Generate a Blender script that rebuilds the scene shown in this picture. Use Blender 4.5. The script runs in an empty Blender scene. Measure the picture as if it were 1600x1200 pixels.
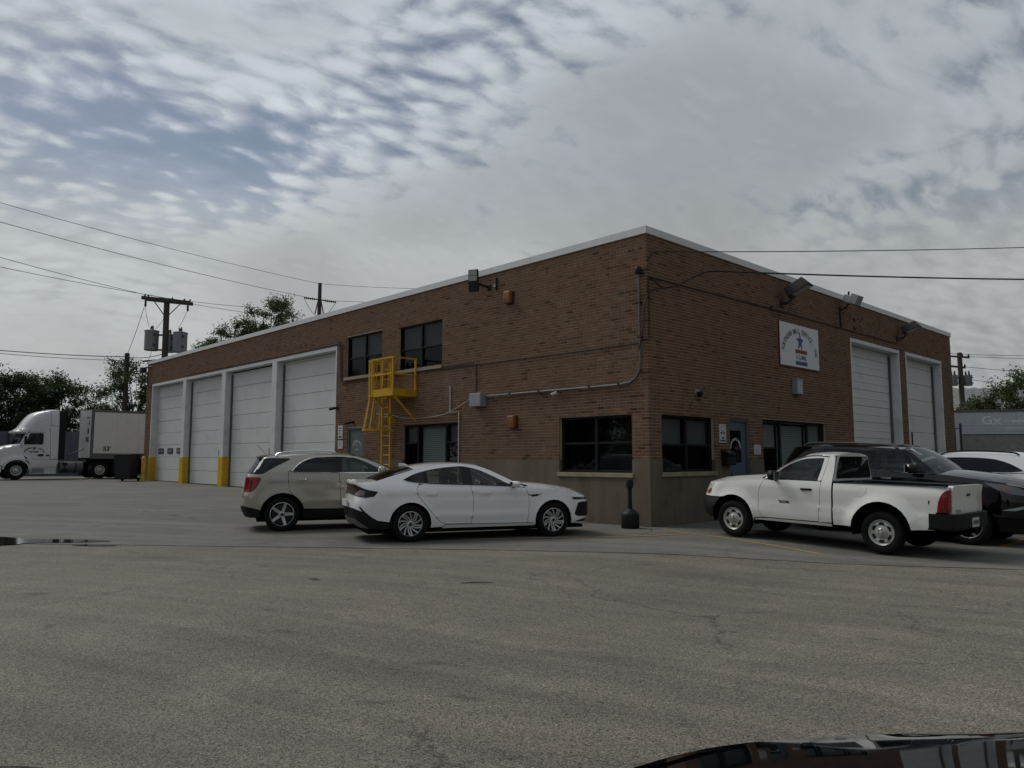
import bpy, bmesh, math, random
from mathutils import Vector, Matrix
from mathutils.geometry import delaunay_2d_cdt
R = math.radians
random.seed(7)
scene = bpy.context.scene
COL = scene.collection

# ------------------------------------------------------------------ camera
CAM = Vector((10.174, -13.949, 1.5))
cd = bpy.data.cameras.new('camera')
cam = bpy.data.objects.new('camera', cd)
COL.objects.link(cam)
cam.location = CAM
cam.rotation_euler = (R(90 + 5.72), 0, R(46.404))
cd.sensor_width = 36.0
cd.lens = 1178 / 1600 * 36
cd.clip_start = 0.05
cd.clip_end = 3000
scene.camera = cam

# ------------------------------------------------------------------ node helpers
class NT:
    """tiny helper around a node tree"""
    def __init__(self, tree):
        self.t = tree
        tree.nodes.clear()
    def n(self, typ, ins=None, **props):
        nd = self.t.nodes.new(typ)
        for k, v in props.items():
            setattr(nd, k, v)
        for k, v in (ins or {}).items():
            s = nd.inputs[k]
            if isinstance(v, bpy.types.NodeSocket):
                self.t.links.new(v, s)
            else:
                s.default_value = v
        return nd
    def math(self, op, a, b=None, c=None, clamp=False):
        ins = {0: a}
        if b is not None: ins[1] = b
        if c is not None: ins[2] = c
        return self.n('ShaderNodeMath', ins, operation=op, use_clamp=clamp).outputs[0]
    def vmath(self, op, a, b=None):
        ins = {0: a}
        if b is not None: ins[1] = b
        nd = self.n('ShaderNodeVectorMath', ins, operation=op)
        return nd.outputs['Value'] if op in ('DOT_PRODUCT', 'LENGTH') else nd.outputs[0]
    def noise(self, vec, scale, detail=4, rough=.5, dist=0., dim='3D'):
        return self.n('ShaderNodeTexNoise', {'Vector': vec, 'Scale': scale, 'Detail': detail, 'Roughness': rough, 'Distortion': dist}, noise_dimensions=dim)
    def ramp(self, fac, stops, interp='LINEAR'):
        nd = self.n('ShaderNodeValToRGB', {0: fac})
        cr = nd.color_ramp
        cr.interpolation = interp
        while len(cr.elements) < len(stops): cr.elements.new(.5)
        for e, (p, c) in zip(cr.elements, stops):
            e.position = p
            e.color = (c, c, c, 1) if isinstance(c, (int, float)) else (*c, 1)
        return nd.outputs[0]
    def mix(self, fac, a, b, blend='MIX'):
        def cv(v): return (*v, 1) if isinstance(v, tuple) and len(v) == 3 else ((v, v, v, 1) if isinstance(v, (int, float)) else v)
        nd = self.n('ShaderNodeMix', data_type='RGBA', blend_type=blend)
        for idx, v in ((0, fac), (6, cv(a)), (7, cv(b))):
            s = nd.inputs[idx]
            if isinstance(v, bpy.types.NodeSocket): self.t.links.new(v, s)
            else: s.default_value = v
        return nd.outputs[2]
    def map(self, v, a, b, c=0., d=1., smooth=False):
        return self.n('ShaderNodeMapRange', {0: v, 1: a, 2: b, 3: c, 4: d}, interpolation_type='SMOOTHSTEP' if smooth else 'LINEAR').outputs[0]
    def xyz(self, v):
        o = self.n('ShaderNodeSeparateXYZ', {0: v}).outputs
        return o[0], o[1], o[2]
    def comb(self, x, y, z):
        return self.n('ShaderNodeCombineXYZ', {0: x, 1: y, 2: z}).outputs[0]

# ------------------------------------------------------------------ sun + sky
SUN_FROM = Vector((-.85, -.25, 1.12)).normalized()       # towards the sun
sl = bpy.data.lights.new('sun', 'SUN')
sl.energy = 1.45
sl.angle = R(26)
sl.color = (1.0, .955, .89)
sun = bpy.data.objects.new('sun', sl)
COL.objects.link(sun)
sun.location = (-30, -15, 60)
sun.rotation_euler = (-SUN_FROM).to_track_quat('-Z', 'Y').to_euler()

world = bpy.data.worlds.new('World')
scene.world = world
world.use_nodes = True
w = NT(world.node_tree)
sky = w.n('ShaderNodeTexSky', sky_type='NISHITA', sun_disc=False, sun_elevation=math.asin(SUN_FROM.z),
          sun_rotation=math.atan2(SUN_FROM.x, SUN_FROM.y), air_density=1.0, dust_density=1.0, ozone_density=1.5)
dirv = w.n('ShaderNodeTexCoord').outputs['Generated']
dx, dy, dz = w.xyz(dirv)
den = w.math('ADD', w.math('MAXIMUM', dz, 0.0), 0.28)
# rotate the cloud sheet so that its rows run with the view, then flatten the dome to a sheet
A = R(136.4)
rx = w.math('ADD', w.math('MULTIPLY', dx, math.sin(A)), w.math('MULTIPLY', dy, -math.cos(A)))   # to camera right
ry = w.math('ADD', w.math('MULTIPLY', dx, math.cos(A)), w.math('MULTIPLY', dy, math.sin(A)))    # ahead
px, py = w.math('DIVIDE', rx, den), w.math('DIVIDE', ry, den)
sheet = w.comb(px, py, 0.)
B = R(35)
ux = w.math('ADD', w.math('MULTIPLY', px, math.cos(B)), w.math('MULTIPLY', py, math.sin(B)))
uy = w.math('ADD', w.math('MULTIPLY', px, -math.sin(B)), w.math('MULTIPLY', py, math.cos(B)))
warp = w.noise(sheet, 1.1, 4, .55)
wv = w.vmath('MULTIPLY', w.vmath('SUBTRACT', warp.outputs['Color'], (.5, .5, .5)), (1., 1., 0.))
flow = w.vmath('ADD', w.comb(w.math('MULTIPLY', ux, .62), uy, 0.), w.vmath('MULTIPLY', wv, (.28, .28, 0.)))
big = w.noise(w.vmath('ADD', sheet, (17.57, 14.97, 0.)), 1.15, 2, .5, .3).outputs[0]
mid = w.noise(w.vmath('ADD', flow, (1.3, 4.1, 0.)), 2.6, 5, .55, .2).outputs[0]
pn = w.noise(w.vmath('ADD', flow, (7.3, 2.1, 0.)), 17., 5, .6, .1)
cell = w.n('ShaderNodeTexVoronoi', {'Vector': w.vmath('ADD', flow, w.vmath('MULTIPLY', pn.outputs['Color'], (.035, .035, 0.))), 'Scale': 21., 'Smoothness': .7}, feature='SMOOTH_F1', voronoi_dimensions='2D').outputs['Distance']
puff = w.math('ADD', w.math('MULTIPLY', pn.outputs[0], .62), w.map(cell, .1, .65, .34, .06))     # rows of small puffs
fine = w.noise(w.vmath('ADD', flow, (2.3, 9.1, 0.)), 26., 4, .6, .1).outputs[0]
dens = w.math('ADD', w.math('ADD', w.math('MULTIPLY', big, 1.75), w.math('MULTIPLY', mid, .75)), w.math('ADD', w.math('MULTIPLY', puff, 1.05), w.math('MULTIPLY', fine, .22)))
cover = w.map(dens, 1.44, 1.98, 0., 1., True)
low = w.map(dz, .40, .22, 0., 1., True)
cover = w.math('MAXIMUM', w.map(cover, 0., 1., .12, 1.), w.math('MULTIPLY', low, .97), clamp=True)
# lit cloud: greyer where the sheet is thick, brighter on the puffs and towards the sun
tex = w.math('ADD', w.math('MULTIPLY', mid, .45), w.math('ADD', w.math('MULTIPLY', puff, .46), w.math('MULTIPLY', fine, .20)))
veil = w.math('MAXIMUM', w.math('MULTIPLY', low, .45), w.map(big, .50, .64, 0., .72, True))      # thick sheet hides the ripples
tex = w.math('ADD', w.math('MULTIPLY', tex, w.math('SUBTRACT', 1., veil)), w.math('MULTIPLY', veil, .475))
lum = w.map(tex, .36, .68, .22, .50)
thick = w.map(dens, 1.7, 2.3, 1.06, .84, True)
hs = Vector((SUN_FROM.x, SUN_FROM.y, .45)).normalized()
glow = w.map(w.vmath('DOT_PRODUCT', dirv, tuple(hs)), -.6, .85, .62, 1.34)
lum = w.math('MULTIPLY', w.math('MULTIPLY', lum, glow), thick)
ccol = w.mix(low, (.915, .995, 1.075), (.965, 1.01, 1.01))
ccol = w.mix(1.0, ccol, w.comb(lum, lum, lum), 'MULTIPLY')
# low cumulus band above the horizon
cum = w.noise(w.comb(w.math('MULTIPLY', rx, 4.), w.math('MULTIPLY', ry, 4.), w.math('MULTIPLY', dz, 9.)), 2.0, 5, .5).outputs[0]
cumm = w.math('MULTIPLY', w.map(cum, .50, .68, 0., 1., True), w.math('MULTIPLY', w.map(dz, .20, .12, 0., .5, True), w.map(dz, .02, .06, 0., 1., True)))
ccol = w.mix(cumm, ccol, (.48, .48, .475))
blue = w.vmath('MULTIPLY', sky.outputs[0], (.062, .058, .054))
final = w.mix(cover, blue, ccol)
final10 = w.vmath('MULTIPLY', final, (10., 10., 10.))
bg = w.n('ShaderNodeBackground', {'Color': final10, 'Strength': .1})
out = w.n('ShaderNodeOutputWorld', {'Surface': bg.outputs[0]})

vs = scene.view_settings
vs.view_transform = 'Standard'
vs.look = 'None'
vs.exposure = 0.10
vs.gamma = 1.0
vs.use_curve_mapping = False

# ------------------------------------------------------------------ mesh helpers
def link(o, parent=None):
    COL.objects.link(o)
    if parent is not None: o.parent = parent
    return o
def tag(o, label=None, cat=None, group=None, kind=None):
    if label: o['label'] = label
    if cat: o['category'] = cat
    if group: o['group'] = group
    if kind: o['kind'] = kind
    return o
def empty(name, loc=(0, 0, 0), rz=0., label=None, cat=None, group=None, rot=None, parent=None):
    o = bpy.data.objects.new(name, None)
    o.empty_display_size = .2
    link(o, parent)
    o.location = loc
    o.rotation_euler = rot if rot else (0, 0, rz)
    return tag(o, label, cat, group)

class MB:
    """collects faces for ONE mesh object"""
    def __init__(self):
        self.v, self.f, self.mi = [], [], []
        self.m = 0
    def add(self, vs, fs):
        o = len(self.v)
        self.v += [tuple(p) for p in vs]
        self.f += [tuple(i + o for i in f) for f in fs]
        self.mi += [self.m] * len(fs)
        return self
    def box(self, x0, x1, y0, y1, z0, z1):
        if x0 > x1: x0, x1 = x1, x0
        if y0 > y1: y0, y1 = y1, y0
        if z0 > z1: z0, z1 = z1, z0
        v = [(x, y, z) for z in (z0, z1) for y in (y0, y1) for x in (x0, x1)]
        return self.add(v, [(0, 2, 3, 1), (4, 5, 7, 6), (0, 1, 5, 4), (2, 6, 7, 3), (0, 4, 6, 2), (1, 3, 7, 5)])
    def obox(self, c, ax, ay, az):
        """oriented box: centre and three half-axis vectors"""
        c, ax, ay, az = Vector(c), Vector(ax), Vector(ay), Vector(az)
        v = [c + ax * i + ay * j + az * k for k in (-1, 1) for j in (-1, 1) for i in (-1, 1)]
        return self.add(v, [(0, 2, 3, 1), (4, 5, 7, 6), (0, 1, 5, 4), (2, 6, 7, 3), (0, 4, 6, 2), (1, 3, 7, 5)])
    def cyl(self, p0, p1, r0, r1=None, n=12, cap=True):
        r1 = r0 if r1 is None else r1
        return self.tube([p0, p1], [r0, r1], n, cap)
    def tube(self, pts, r, n=8, cap=True):
        pts = [Vector(p) for p in pts]
        rs = r if isinstance(r, (list, tuple)) else [r] * len(pts)
        o = len(self.v)
        a = None
        vs = []
        for i, p in enumerate(pts):
            d = (pts[min(i + 1, len(pts) - 1)] - pts[max(i - 1, 0)])
            d = d.normalized() if d.length > 1e-9 else Vector((0, 0, 1))
            if a is None:
                a = d.cross(Vector((0, 0, 1)) if abs(d.z) < .9 else Vector((1, 0, 0))).normalized()
            else:
                a = (a - d * a.dot(d))
                a = a.normalized() if a.length > 1e-6 else d.orthogonal().normalized()
            b = d.cross(a)
            for k in range(n):
                t = 2 * math.pi * (k + .5) / n
                vs.append(p + a * (math.cos(t) * rs[i]) + b * (math.sin(t) * rs[i]))
        fs = []
        for i in range(len(pts) - 1):
            for k in range(n):
                k2 = (k + 1) % n
                fs.append((i * n + k, i * n + k2, (i + 1) * n + k2, (i + 1) * n + k))
        if cap:
            fs.append(tuple(range(n - 1, -1, -1)))
            fs.append(tuple((len(pts) - 1) * n + k for k in range(n)))
        return self.add(vs, fs)
    def lathe(self, prof, n=24, axis='Z', c=(0, 0, 0), closed=False):
        """prof: list of (radius, height)"""
        vs, fs = [], []
        m = len(prof)
        for k in range(n):
            t = 2 * math.pi * k / n
            for (r, h) in prof:
                a, b = r * math.cos(t), r * math.sin(t)
                p = (a, b, h) if axis == 'Z' else ((a, h, b) if axis == 'Y' else (h, a, b))
                vs.append((p[0] + c[0], p[1] + c[1], p[2] + c[2]))
        for k in range(n):
            k2 = (k + 1) % n
            for j in range(m - 1 + (1 if closed else 0)):
                j2 = (j + 1) % m
                fs.append((k * m + j, k2 * m + j, k2 * m + j2, k * m + j2))
        return self.add(vs, fs)
    def prism(self, poly, ext, base=None):
        """poly: list of 3-D points (flat); ext: extrusion vector"""
        n = len(poly)
        e = Vector(ext)
        vs = [Vector(p) for p in poly] + [Vector(p) + e for p in poly]
        return self.add(vs, [tuple(range(n))[::-1], tuple(range(n, 2 * n))] + [(i, (i + 1) % n, n + (i + 1) % n, n + i) for i in range(n)])
    def grid(self, rows, wrap=False):
        """rows: list of equal-length point lists"""
        m = len(rows[0])
        fs = []
        for i in range(len(rows) - 1):
            for j in range(m - (0 if wrap else 1)):
                j2 = (j + 1) % m
                fs.append((i * m + j, i * m + j2, (i + 1) * m + j2, (i + 1) * m + j))
        return self.add([p for r_ in rows for p in r_], fs)
    def mesh(self, name, smooth=None):
        me = bpy.data.meshes.new(name)
        me.from_pydata(self.v, [], self.f)
        if smooth is not None:
            me.polygons.foreach_set('use_smooth', [True] * len(me.polygons))
            if smooth < 180: me.set_sharp_from_angle(angle=R(smooth))
        me.update()
        return me
    def build(self, name, mat, parent=None, smooth=None, bevel=0., loc=None, fix=False):
        me = self.mesh(name, smooth)
        mats = mat if isinstance(mat, (list, tuple)) else [mat]
        for m in mats: me.materials.append(m)
        if len(mats) > 1: me.polygons.foreach_set('material_index', self.mi)
        if fix:
            bm = bmesh.new(); bm.from_mesh(me)
            bmesh.ops.recalc_face_normals(bm, faces=bm.faces)
            bm.to_mesh(me); bm.free()
        o = bpy.data.objects.new(name, me)
        link(o, parent)
        if loc: o.location = loc
        if bevel:
            b = o.modifiers.new('bevel', 'BEVEL')
            b.width = bevel; b.segments = 2; b.limit_method = 'ANGLE'
        return o

def part(name, mat, parent, *boxes, bevel=0.):
    m = MB()
    for b in boxes: m.box(*b)
    return m.build(name, mat, parent, bevel=bevel)

def crom(pts, n=6, closed=False):
    """Catmull-Rom through the points (any dimension)"""
    P = [tuple(p) for p in pts]
    if len(P) < 3: return P
    out = []
    rng = range(len(P)) if closed else range(len(P) - 1)
    for i in rng:
        p0 = P[i - 1] if (i > 0 or closed) else tuple(2 * a - b for a, b in zip(P[0], P[1]))
        p1, p2 = P[i], P[(i + 1) % len(P)]
        p3 = P[(i + 2) % len(P)] if (i + 2 < len(P) or closed) else tuple(2 * a - b for a, b in zip(P[-1], P[-2]))
        # centripetal-ish: limit overshoot with half tension on uneven spacing
        for k in range(n):
            t = k / n
            out.append(tuple(.5 * ((2 * b) + (-a + c) * t + (2 * a - 5 * b + 4 * c - d) * t * t + (-a + 3 * b - 3 * c + d) * t ** 3)
                             for a, b, c, d in zip(p0, p1, p2, p3)))
    if not closed: out.append(P[-1])
    return out

def lerp_tab(tab, x):
    if x <= tab[0][0]: return tab[0][1]
    for (a, va), (b, vb) in zip(tab, tab[1:]):
        if x <= b: return va + (vb - va) * (x - a) / (b - a)
    return tab[-1][1]
def smooth_tab(tab, x):
    if x <= tab[0][0]: return tab[0][1]
    n = len(tab)
    for i in range(n - 1):
        a, va = tab[i]; b, vb = tab[i + 1]
        if x <= b:
            # monotone-ish cubic hermite
            def slope(j):
                if j == 0: return (tab[1][1] - tab[0][1]) / (tab[1][0] - tab[0][0])
                if j == n - 1: return (tab[-1][1] - tab[-2][1]) / (tab[-1][0] - tab[-2][0])
                s0 = (tab[j][1] - tab[j - 1][1]) / (tab[j][0] - tab[j - 1][0])
                s1 = (tab[j + 1][1] - tab[j][1]) / (tab[j + 1][0] - tab[j][0])
                return 0. if s0 * s1 <= 0 else 2 * s0 * s1 / (s0 + s1)
            h = b - a; t = (x - a) / h
            m0, m1 = slope(i) * h, slope(i + 1) * h
            return (2 * t**3 - 3 * t**2 + 1) * va + (t**3 - 2 * t**2 + t) * m0 + (-2 * t**3 + 3 * t**2) * vb + (t**3 - t**2) * m1
    return tab[-1][1]
def sstep(a, b, x):
    t = min(1, max(0, (x - a) / (b - a)))
    return t * t * (3 - 2 * t)

def inside(poly, x, y):
    c = False
    n = len(poly)
    for i in range(n):
        x1, y1 = poly[i]; x2, y2 = poly[i - 1]
        if (y1 > y) != (y2 > y) and x < (x2 - x1) * (y - y1) / (y2 - y1) + x1: c = not c
    return c
def dense(poly, step, closed=True):
    out = []
    n = len(poly)
    for i in range(n if closed else n - 1):
        a, b = poly[i], poly[(i + 1) % n]
        L = math.hypot(b[0] - a[0], b[1] - a[1])
        k = max(1, int(math.ceil(L / step)))
        for j in range(k):
            t = j / k
            out.append((a[0] + (b[0] - a[0]) * t, a[1] + (b[1] - a[1]) * t))
    if not closed: out.append(poly[-1])
    return out
def clean(poly, eps=.002):
    out = []
    for p in poly:
        if not out or math.hypot(p[0] - out[-1][0], p[1] - out[-1][1]) > eps: out.append(p)
    if math.hypot(out[0][0] - out[-1][0], out[0][1] - out[-1][1]) <= eps: out.pop()
    return out
def area2(poly):
    return sum(poly[i - 1][0] * poly[i][1] - poly[i][0] * poly[i - 1][1] for i in range(len(poly)))
def inset(poly, d):
    """move every outline point inwards by d"""
    if not d: return poly
    s = 1 if area2(poly) > 0 else -1
    out = []
    n = len(poly)
    for i in range(n):
        a, b, c = Vector(poly[i - 1]), Vector(poly[i]), Vector(poly[(i + 1) % n])
        n1 = Vector((-(b - a).y, (b - a).x)).normalized() * s
        n2 = Vector((-(c - b).y, (c - b).x)).normalized() * s
        m = (n1 + n2)
        if m.length < .2: out.append(tuple(b + n1 * d)); continue
        m.normalize()
        out.append(tuple(b + m * (d / max(.5, m.dot(n1)))))
    return out
def tri2d(poly, step):
    """triangulate a simple outline with inner grid points: (points, faces, number of outline points)"""
    poly = clean(dense(clean(poly), step))
    if area2(poly) < 0: poly = poly[::-1]
    n = len(poly)
    pts = [Vector(p) for p in poly]
    x0, x1 = min(p[0] for p in poly), max(p[0] for p in poly)
    y0, y1 = min(p[1] for p in poly), max(p[1] for p in poly)
    nx, ny = int((x1 - x0) / step) + 1, int((y1 - y0) / step) + 1
    ins = inset(poly, step * .35)
    for i in range(nx + 1):
        for j in range(ny + 1):
            x, y = x0 + i * step, y0 + (j + (.5 if i % 2 else 0)) * step
            if inside(ins, x, y) and inside(poly, x, y): pts.append(Vector((x, y)))
    edges = [(i, (i + 1) % n) for i in range(n)]
    v, e, f, ov, oe, of = delaunay_2d_cdt(pts, edges, [], 1, 1e-5)
    bnd = [None] * n
    for i, src in enumerate(ov):
        for s in src:
            if s < n: bnd[s] = i
    return v, f, [b for b in bnd if b is not None]

# ------------------------------------------------------------------ lettering
def text_mesh(txt, size, extrude=.0, bold=0.):
    cu = bpy.data.curves.new('lettering', 'FONT')
    cu.body = txt; cu.size = size; cu.extrude = extrude; cu.offset = bold
    cu.align_x = 'CENTER'; cu.align_y = 'CENTER'
    cu.resolution_u = 3
    o = bpy.data.objects.new('lettering', cu)
    COL.objects.link(o)
    bpy.context.view_layer.update()
    me = bpy.data.meshes.new_from_object(o.evaluated_get(bpy.context.evaluated_depsgraph_get()))
    bpy.data.objects.remove(o); bpy.data.curves.remove(cu)
    return [tuple(v.co) for v in me.vertices], [tuple(p.vertices) for p in me.polygons]
def letters(mb, txt, size, origin, ux, uz, un, bold=0., off=.004, sx=1.):
    """flat print: txt centred on origin, reading along ux, upright along uz, standing off by un"""
    v, f = text_mesh(txt, size, 0., bold)
    o, ux, uz, un = Vector(origin), Vector(ux), Vector(uz), Vector(un)
    mb.add([o + ux * (p[0] * sx) + uz * p[1] + un * off for p in v], f)
def arc_letters(mb, txt, size, centre, radx, radz, a0, a1, ux, uz, un, bold=0., off=.004, sx=1.):
    """letters set on an arc from angle a0 to a1 (degrees, 90 = top)"""
    n = len(txt)
    N = 400                                   # even spacing along the curve
    ang = [R(a0 + (a1 - a0) * i / N) for i in range(N + 1)]
    cum = [0.]
    for p, q in zip(ang, ang[1:]):
        cum.append(cum[-1] + math.hypot(radx * (math.cos(p) - math.cos(q)), radz * (math.sin(p) - math.sin(q))))
    for i, ch in enumerate(txt):
        if ch == ' ': continue
        t_ = cum[-1] * i / (n - 1)
        a = ang[min(range(N + 1), key=lambda k: abs(cum[k] - t_))]
        c = Vector(centre) + Vector(ux) * (radx * math.cos(a)) + Vector(uz) * (radz * math.sin(a))
        t = math.atan2(radz * math.cos(a), radx * math.sin(a)) * -1
        tx = Vector(ux) * math.cos(t) + Vector(uz) * math.sin(t)
        tz = Vector(ux) * -math.sin(t) + Vector(uz) * math.cos(t)
        letters(mb, ch, size, c, tx, tz, un, bold, off, sx)

# ------------------------------------------------------------------ materials
def mat(name):
    m = bpy.data.materials.new(name)
    m.use_nodes = True
    return m, NT(m.node_tree)
def finish(nt, col, rough=.6, metal=0., bump=None, bstr=.3, bdist=.01, spec=.5, coat=0., emis=None, estr=0., alpha=None):
    ins = {'Base Color': (*col, 1) if isinstance(col, tuple) else col, 'Roughness': rough, 'Metallic': metal,
           'Specular IOR Level': spec, 'Coat Weight': coat, 'Coat Roughness': .04}
    if emis is not None: ins['Emission Color'] = (*emis, 1); ins['Emission Strength'] = estr
    if bump is not None:
        ins['Normal'] = nt.n('ShaderNodeBump', {'Height': bump, 'Strength': bstr, 'Distance': bdist}).outputs[0]
    b = nt.n('ShaderNodeBsdfPrincipled', ins)
    nt.n('ShaderNodeOutputMaterial', {'Surface': b.outputs[0]})
    return b
def pos(nt):
    return nt.n('ShaderNodeNewGeometry').outputs['Position']
def objc(nt):
    return nt.n('ShaderNodeTexCoord').outputs['Object']
def sc(c, k): return tuple(a * k for a in c)

def plain(name, col, rough=.5, metal=0., var=.12, scale=6., bump=.0, spec=.5, coat=0., rvar=.1):
    """painted / moulded surface with slight tonal and gloss variation"""
    m, t = mat(name)
    p = objc(t)
    n1 = t.noise(p, scale, 5, .6).outputs[0]
    n2 = t.noise(p, scale * 9, 3, .6).outputs[0]
    f = t.math('ADD', t.math('MULTIPLY', n1, .7), t.math('MULTIPLY', n2, .3))
    c = t.mix(t.map(f, .3, .7), sc(col, 1 - var), sc(col, 1 + var))
    r = t.map(n1, .3, .7, max(.02, rough - rvar), min(1, rough + rvar))
    finish(t, c, r, metal, n2 if bump else None, bump, .004, spec, coat)
    return m

def asphalt(name, base, light, dark, grain, streak_dir, patchy):
    m, t = mat(name)
    p = pos(t)
    x, y, z = t.xyz(p)
    c, s = math.cos(R(streak_dir)), math.sin(R(streak_dir))
    a = t.math('ADD', t.math('MULTIPLY', x, c), t.math('MULTIPLY', y, s))
    b = t.math('ADD', t.math('MULTIPLY', x, -s), t.math('MULTIPLY', y, c))
    st = t.comb(t.math('MULTIPLY', a, .16), b, 0.)
    streak = t.noise(st, 1.1, 6, .62, .8).outputs[0]
    big = t.noise(p, .16, 4, .55).outputs[0]
    med = t.noise(p, .9, 6, .65).outputs[0]
    g1 = t.noise(p, 95., 3, .75).outputs[0]
    g2 = t.noise(p, 34., 3, .7).outputs[0]
    vor = t.n('ShaderNodeTexVoronoi', {'Vector': p, 'Scale': 120.}, feature='F1')
    stone = t.xyz(vor.outputs['Color'])[0]
    tone = t.math('ADD', t.math('MULTIPLY', big, .35 * patchy), t.math('ADD', t.math('MULTIPLY', med, .35), t.math('MULTIPLY', streak, .55)))
    col = t.mix(t.map(tone, .40, .80), dark, base)
    col = t.mix(t.math('MULTIPLY', t.map(med, .55, .75), .35), col, light)
    sp = t.math('ADD', t.math('MULTIPLY', g1, .45), t.math('ADD', t.math('MULTIPLY', stone, .34), t.math('MULTIPLY', g2, .21)))
    k = t.map(sp, .22, .78, 1 - grain, 1 + grain)
    col = t.mix(1., col, t.comb(k, k, k), 'MULTIPLY')
    # faint arcs left by turning wheels
    rad = t.vmath('LENGTH', t.vmath('SUBTRACT', p, (16., -42., 0.)))
    arcs = t.noise(t.comb(t.math('MULTIPLY', rad, 2.2), t.math('MULTIPLY', med, .6), 0.), 1., 4, .65).outputs[0]
    ka = t.map(arcs, .3, .7, .78, 1.20)
    col = t.mix(1., col, t.comb(ka, ka, ka), 'MULTIPLY')
    # hairline cracks
    wv = t.vmath('ADD', p, t.vmath('MULTIPLY', t.noise(p, 1.6, 5, .65).outputs['Color'], (.9, .9, 0.)))
    cr = t.n('ShaderNodeTexVoronoi', {'Vector': wv, 'Scale': .42}, feature='DISTANCE_TO_EDGE').outputs['Distance']
    crm = t.math('MULTIPLY', t.map(cr, .0, .007, 1., 0.), t.map(t.noise(p, .35, 3, .5).outputs[0], .46, .58, 0., .7))
    col = t.mix(crm, col, sc(dark, .35))
    # oil drips and rubber marks
    oil = t.noise(t.comb(t.math('MULTIPLY', a, .6), b, 0.), 2.3, 3, .5, .3).outputs[0]
    oilm = t.math('MULTIPLY', t.map(oil, .65, .73, 0., 1., True), .50)
    col = t.mix(oilm, col, sc(dark, .45))
    h = t.math('ADD', t.math('MULTIPLY', g1, .7), t.math('MULTIPLY', vor.outputs['Distance'], -.6))
    finish(t, col, t.map(streak, .3, .7, .72, .93), 0., h, .55, .006, .35)
    return m

M = {}
M['lot'] = asphalt('lot_asphalt', (.168, .151, .121), (.218, .197, .158), (.086, .077, .061), 1.05, 32, 1.4)
M['apron'] = asphalt('apron_asphalt', (.150, .146, .128), (.196, .190, .168), (.078, .076, .067), .45, 62, 1.2)

def brick_mat(name, use_attr):
    m, t = mat(name)
    p = pos(t)
    if use_attr:
        rnd = t.n('ShaderNodeAttribute', attribute_name='tone', attribute_type='GEOMETRY').outputs['Fac']
    else:
        rnd = t.n('ShaderNodeObjectInfo').outputs['Random']
    base = t.ramp(rnd, [(0., (.095, .053, .034)), (.08, (.165, .088, .052)), (.28, (.222, .131, .080)), (.52, (.242, .148, .092)),
                        (.76, (.256, .154, .097)), (.88, (.232, .116, .072)), (.96, (.300, .198, .125)), (1., (.085, .050, .036))])
    n1 = t.noise(p, 22., 5, .65).outputs[0]
    n2 = t.noise(p, 160., 3, .7).outputs[0]
    k = t.map(t.math('ADD', t.math('MULTIPLY', n1, .6), t.math('MULTIPLY', n2, .4)), .3, .7, .74, 1.22)
    k = t.math('MULTIPLY', k, .66)
    c = t.mix(1., base, t.comb(k, k, k), 'MULTIPLY')
    # weathering: soot in broad patches, pale bloom in others
    x, y, z = t.xyz(p)
    pv = t.comb(x, y, t.math('MULTIPLY', z, .55))
    w1 = t.noise(pv, .75, 5, .6).outputs[0]
    c = t.mix(t.math('MULTIPLY', t.map(w1, .50, .72, 0., 1., True), .35), c, (.115, .082, .062))
    w2 = t.noise(pv, 1.7, 5, .6).outputs[0]
    c = t.mix(t.math('MULTIPLY', t.map(w2, .58, .75, 0., 1., True), .30), c, (.31, .235, .175))
    # run-off streaks
    rs = t.noise(t.comb(t.math('MULTIPLY', x, 3.2), t.math('MULTIPLY', y, 3.2), t.math('MULTIPLY', z, .16)), 1.1, 5, .6).outputs[0]
    c = t.mix(t.math('MULTIPLY', t.map(rs, .55, .72, 0., 1., True), .38), c, (.085, .062, .048))
    finish(t, c, .95, 0., n2, .35, .004, .08)
    return m
M['brick'] = brick_mat('brick_field', True)
M['brick1'] = brick_mat('brick_single', False)

def mottled(name, cols, scale, rough=.9, bump=.3, streaks=0., dirt=None, spec=.3):
    m, t = mat(name)
    p = pos(t)
    x, y, z = t.xyz(p)
    n1 = t.noise(p, scale, 6, .6).outputs[0]
    n2 = t.noise(p, scale * 14, 4, .65).outputs[0]
    f = t.math('ADD', t.math('MULTIPLY', n1, .75), t.math('MULTIPLY', n2, .25))
    if streaks:
        s = t.noise(t.comb(t.math('MULTIPLY', x, 5.), t.math('MULTIPLY', y, 5.), t.math('MULTIPLY', z, .35)), 1.2, 5, .6).outputs[0]
        f = t.math('ADD', t.math('MULTIPLY', f, 1 - streaks), t.math('MULTIPLY', s, streaks))
    c = t.ramp(f, [(.30, cols[0]), (.5, cols[1]), (.70, cols[2])])
    if dirt:
        d = t.noise(t.comb(x, y, t.math('MULTIPLY', z, .6)), 1.4, 6, .65).outputs[0]
        c = t.mix(t.map(d, .54, .70, 0., .7, True), c, dirt)
    finish(t, c, rough, 0., n2, bump, .006, spec)
    return m
M['mortar'] = mottled('mortar', [(.28, .220, .160), (.37, .295, .218), (.43, .350, .262)], 3., .95, .4)
M['concrete'] = mottled('foundation_concrete', [(.105, .086, .060), (.150, .125, .090), (.190, .161, .118)], 1.2, .92, .35, .40, (.095, .078, .058))
M['sill'] = mottled('limestone_sill', [(.22, .18, .13), (.30, .25, .18), (.36, .30, .22)], 3., .9, .3)
M['coping'] = plain('coping_metal', (.62, .63, .63), .42, 0., .06, 2.5)
M['whitetrim'] = mottled('white_painted_jamb', [(.48, .50, .51), (.60, .62, .63), (.68, .69, .70)], 2.4, .6, .15, .25, (.46, .46, .45))
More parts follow.
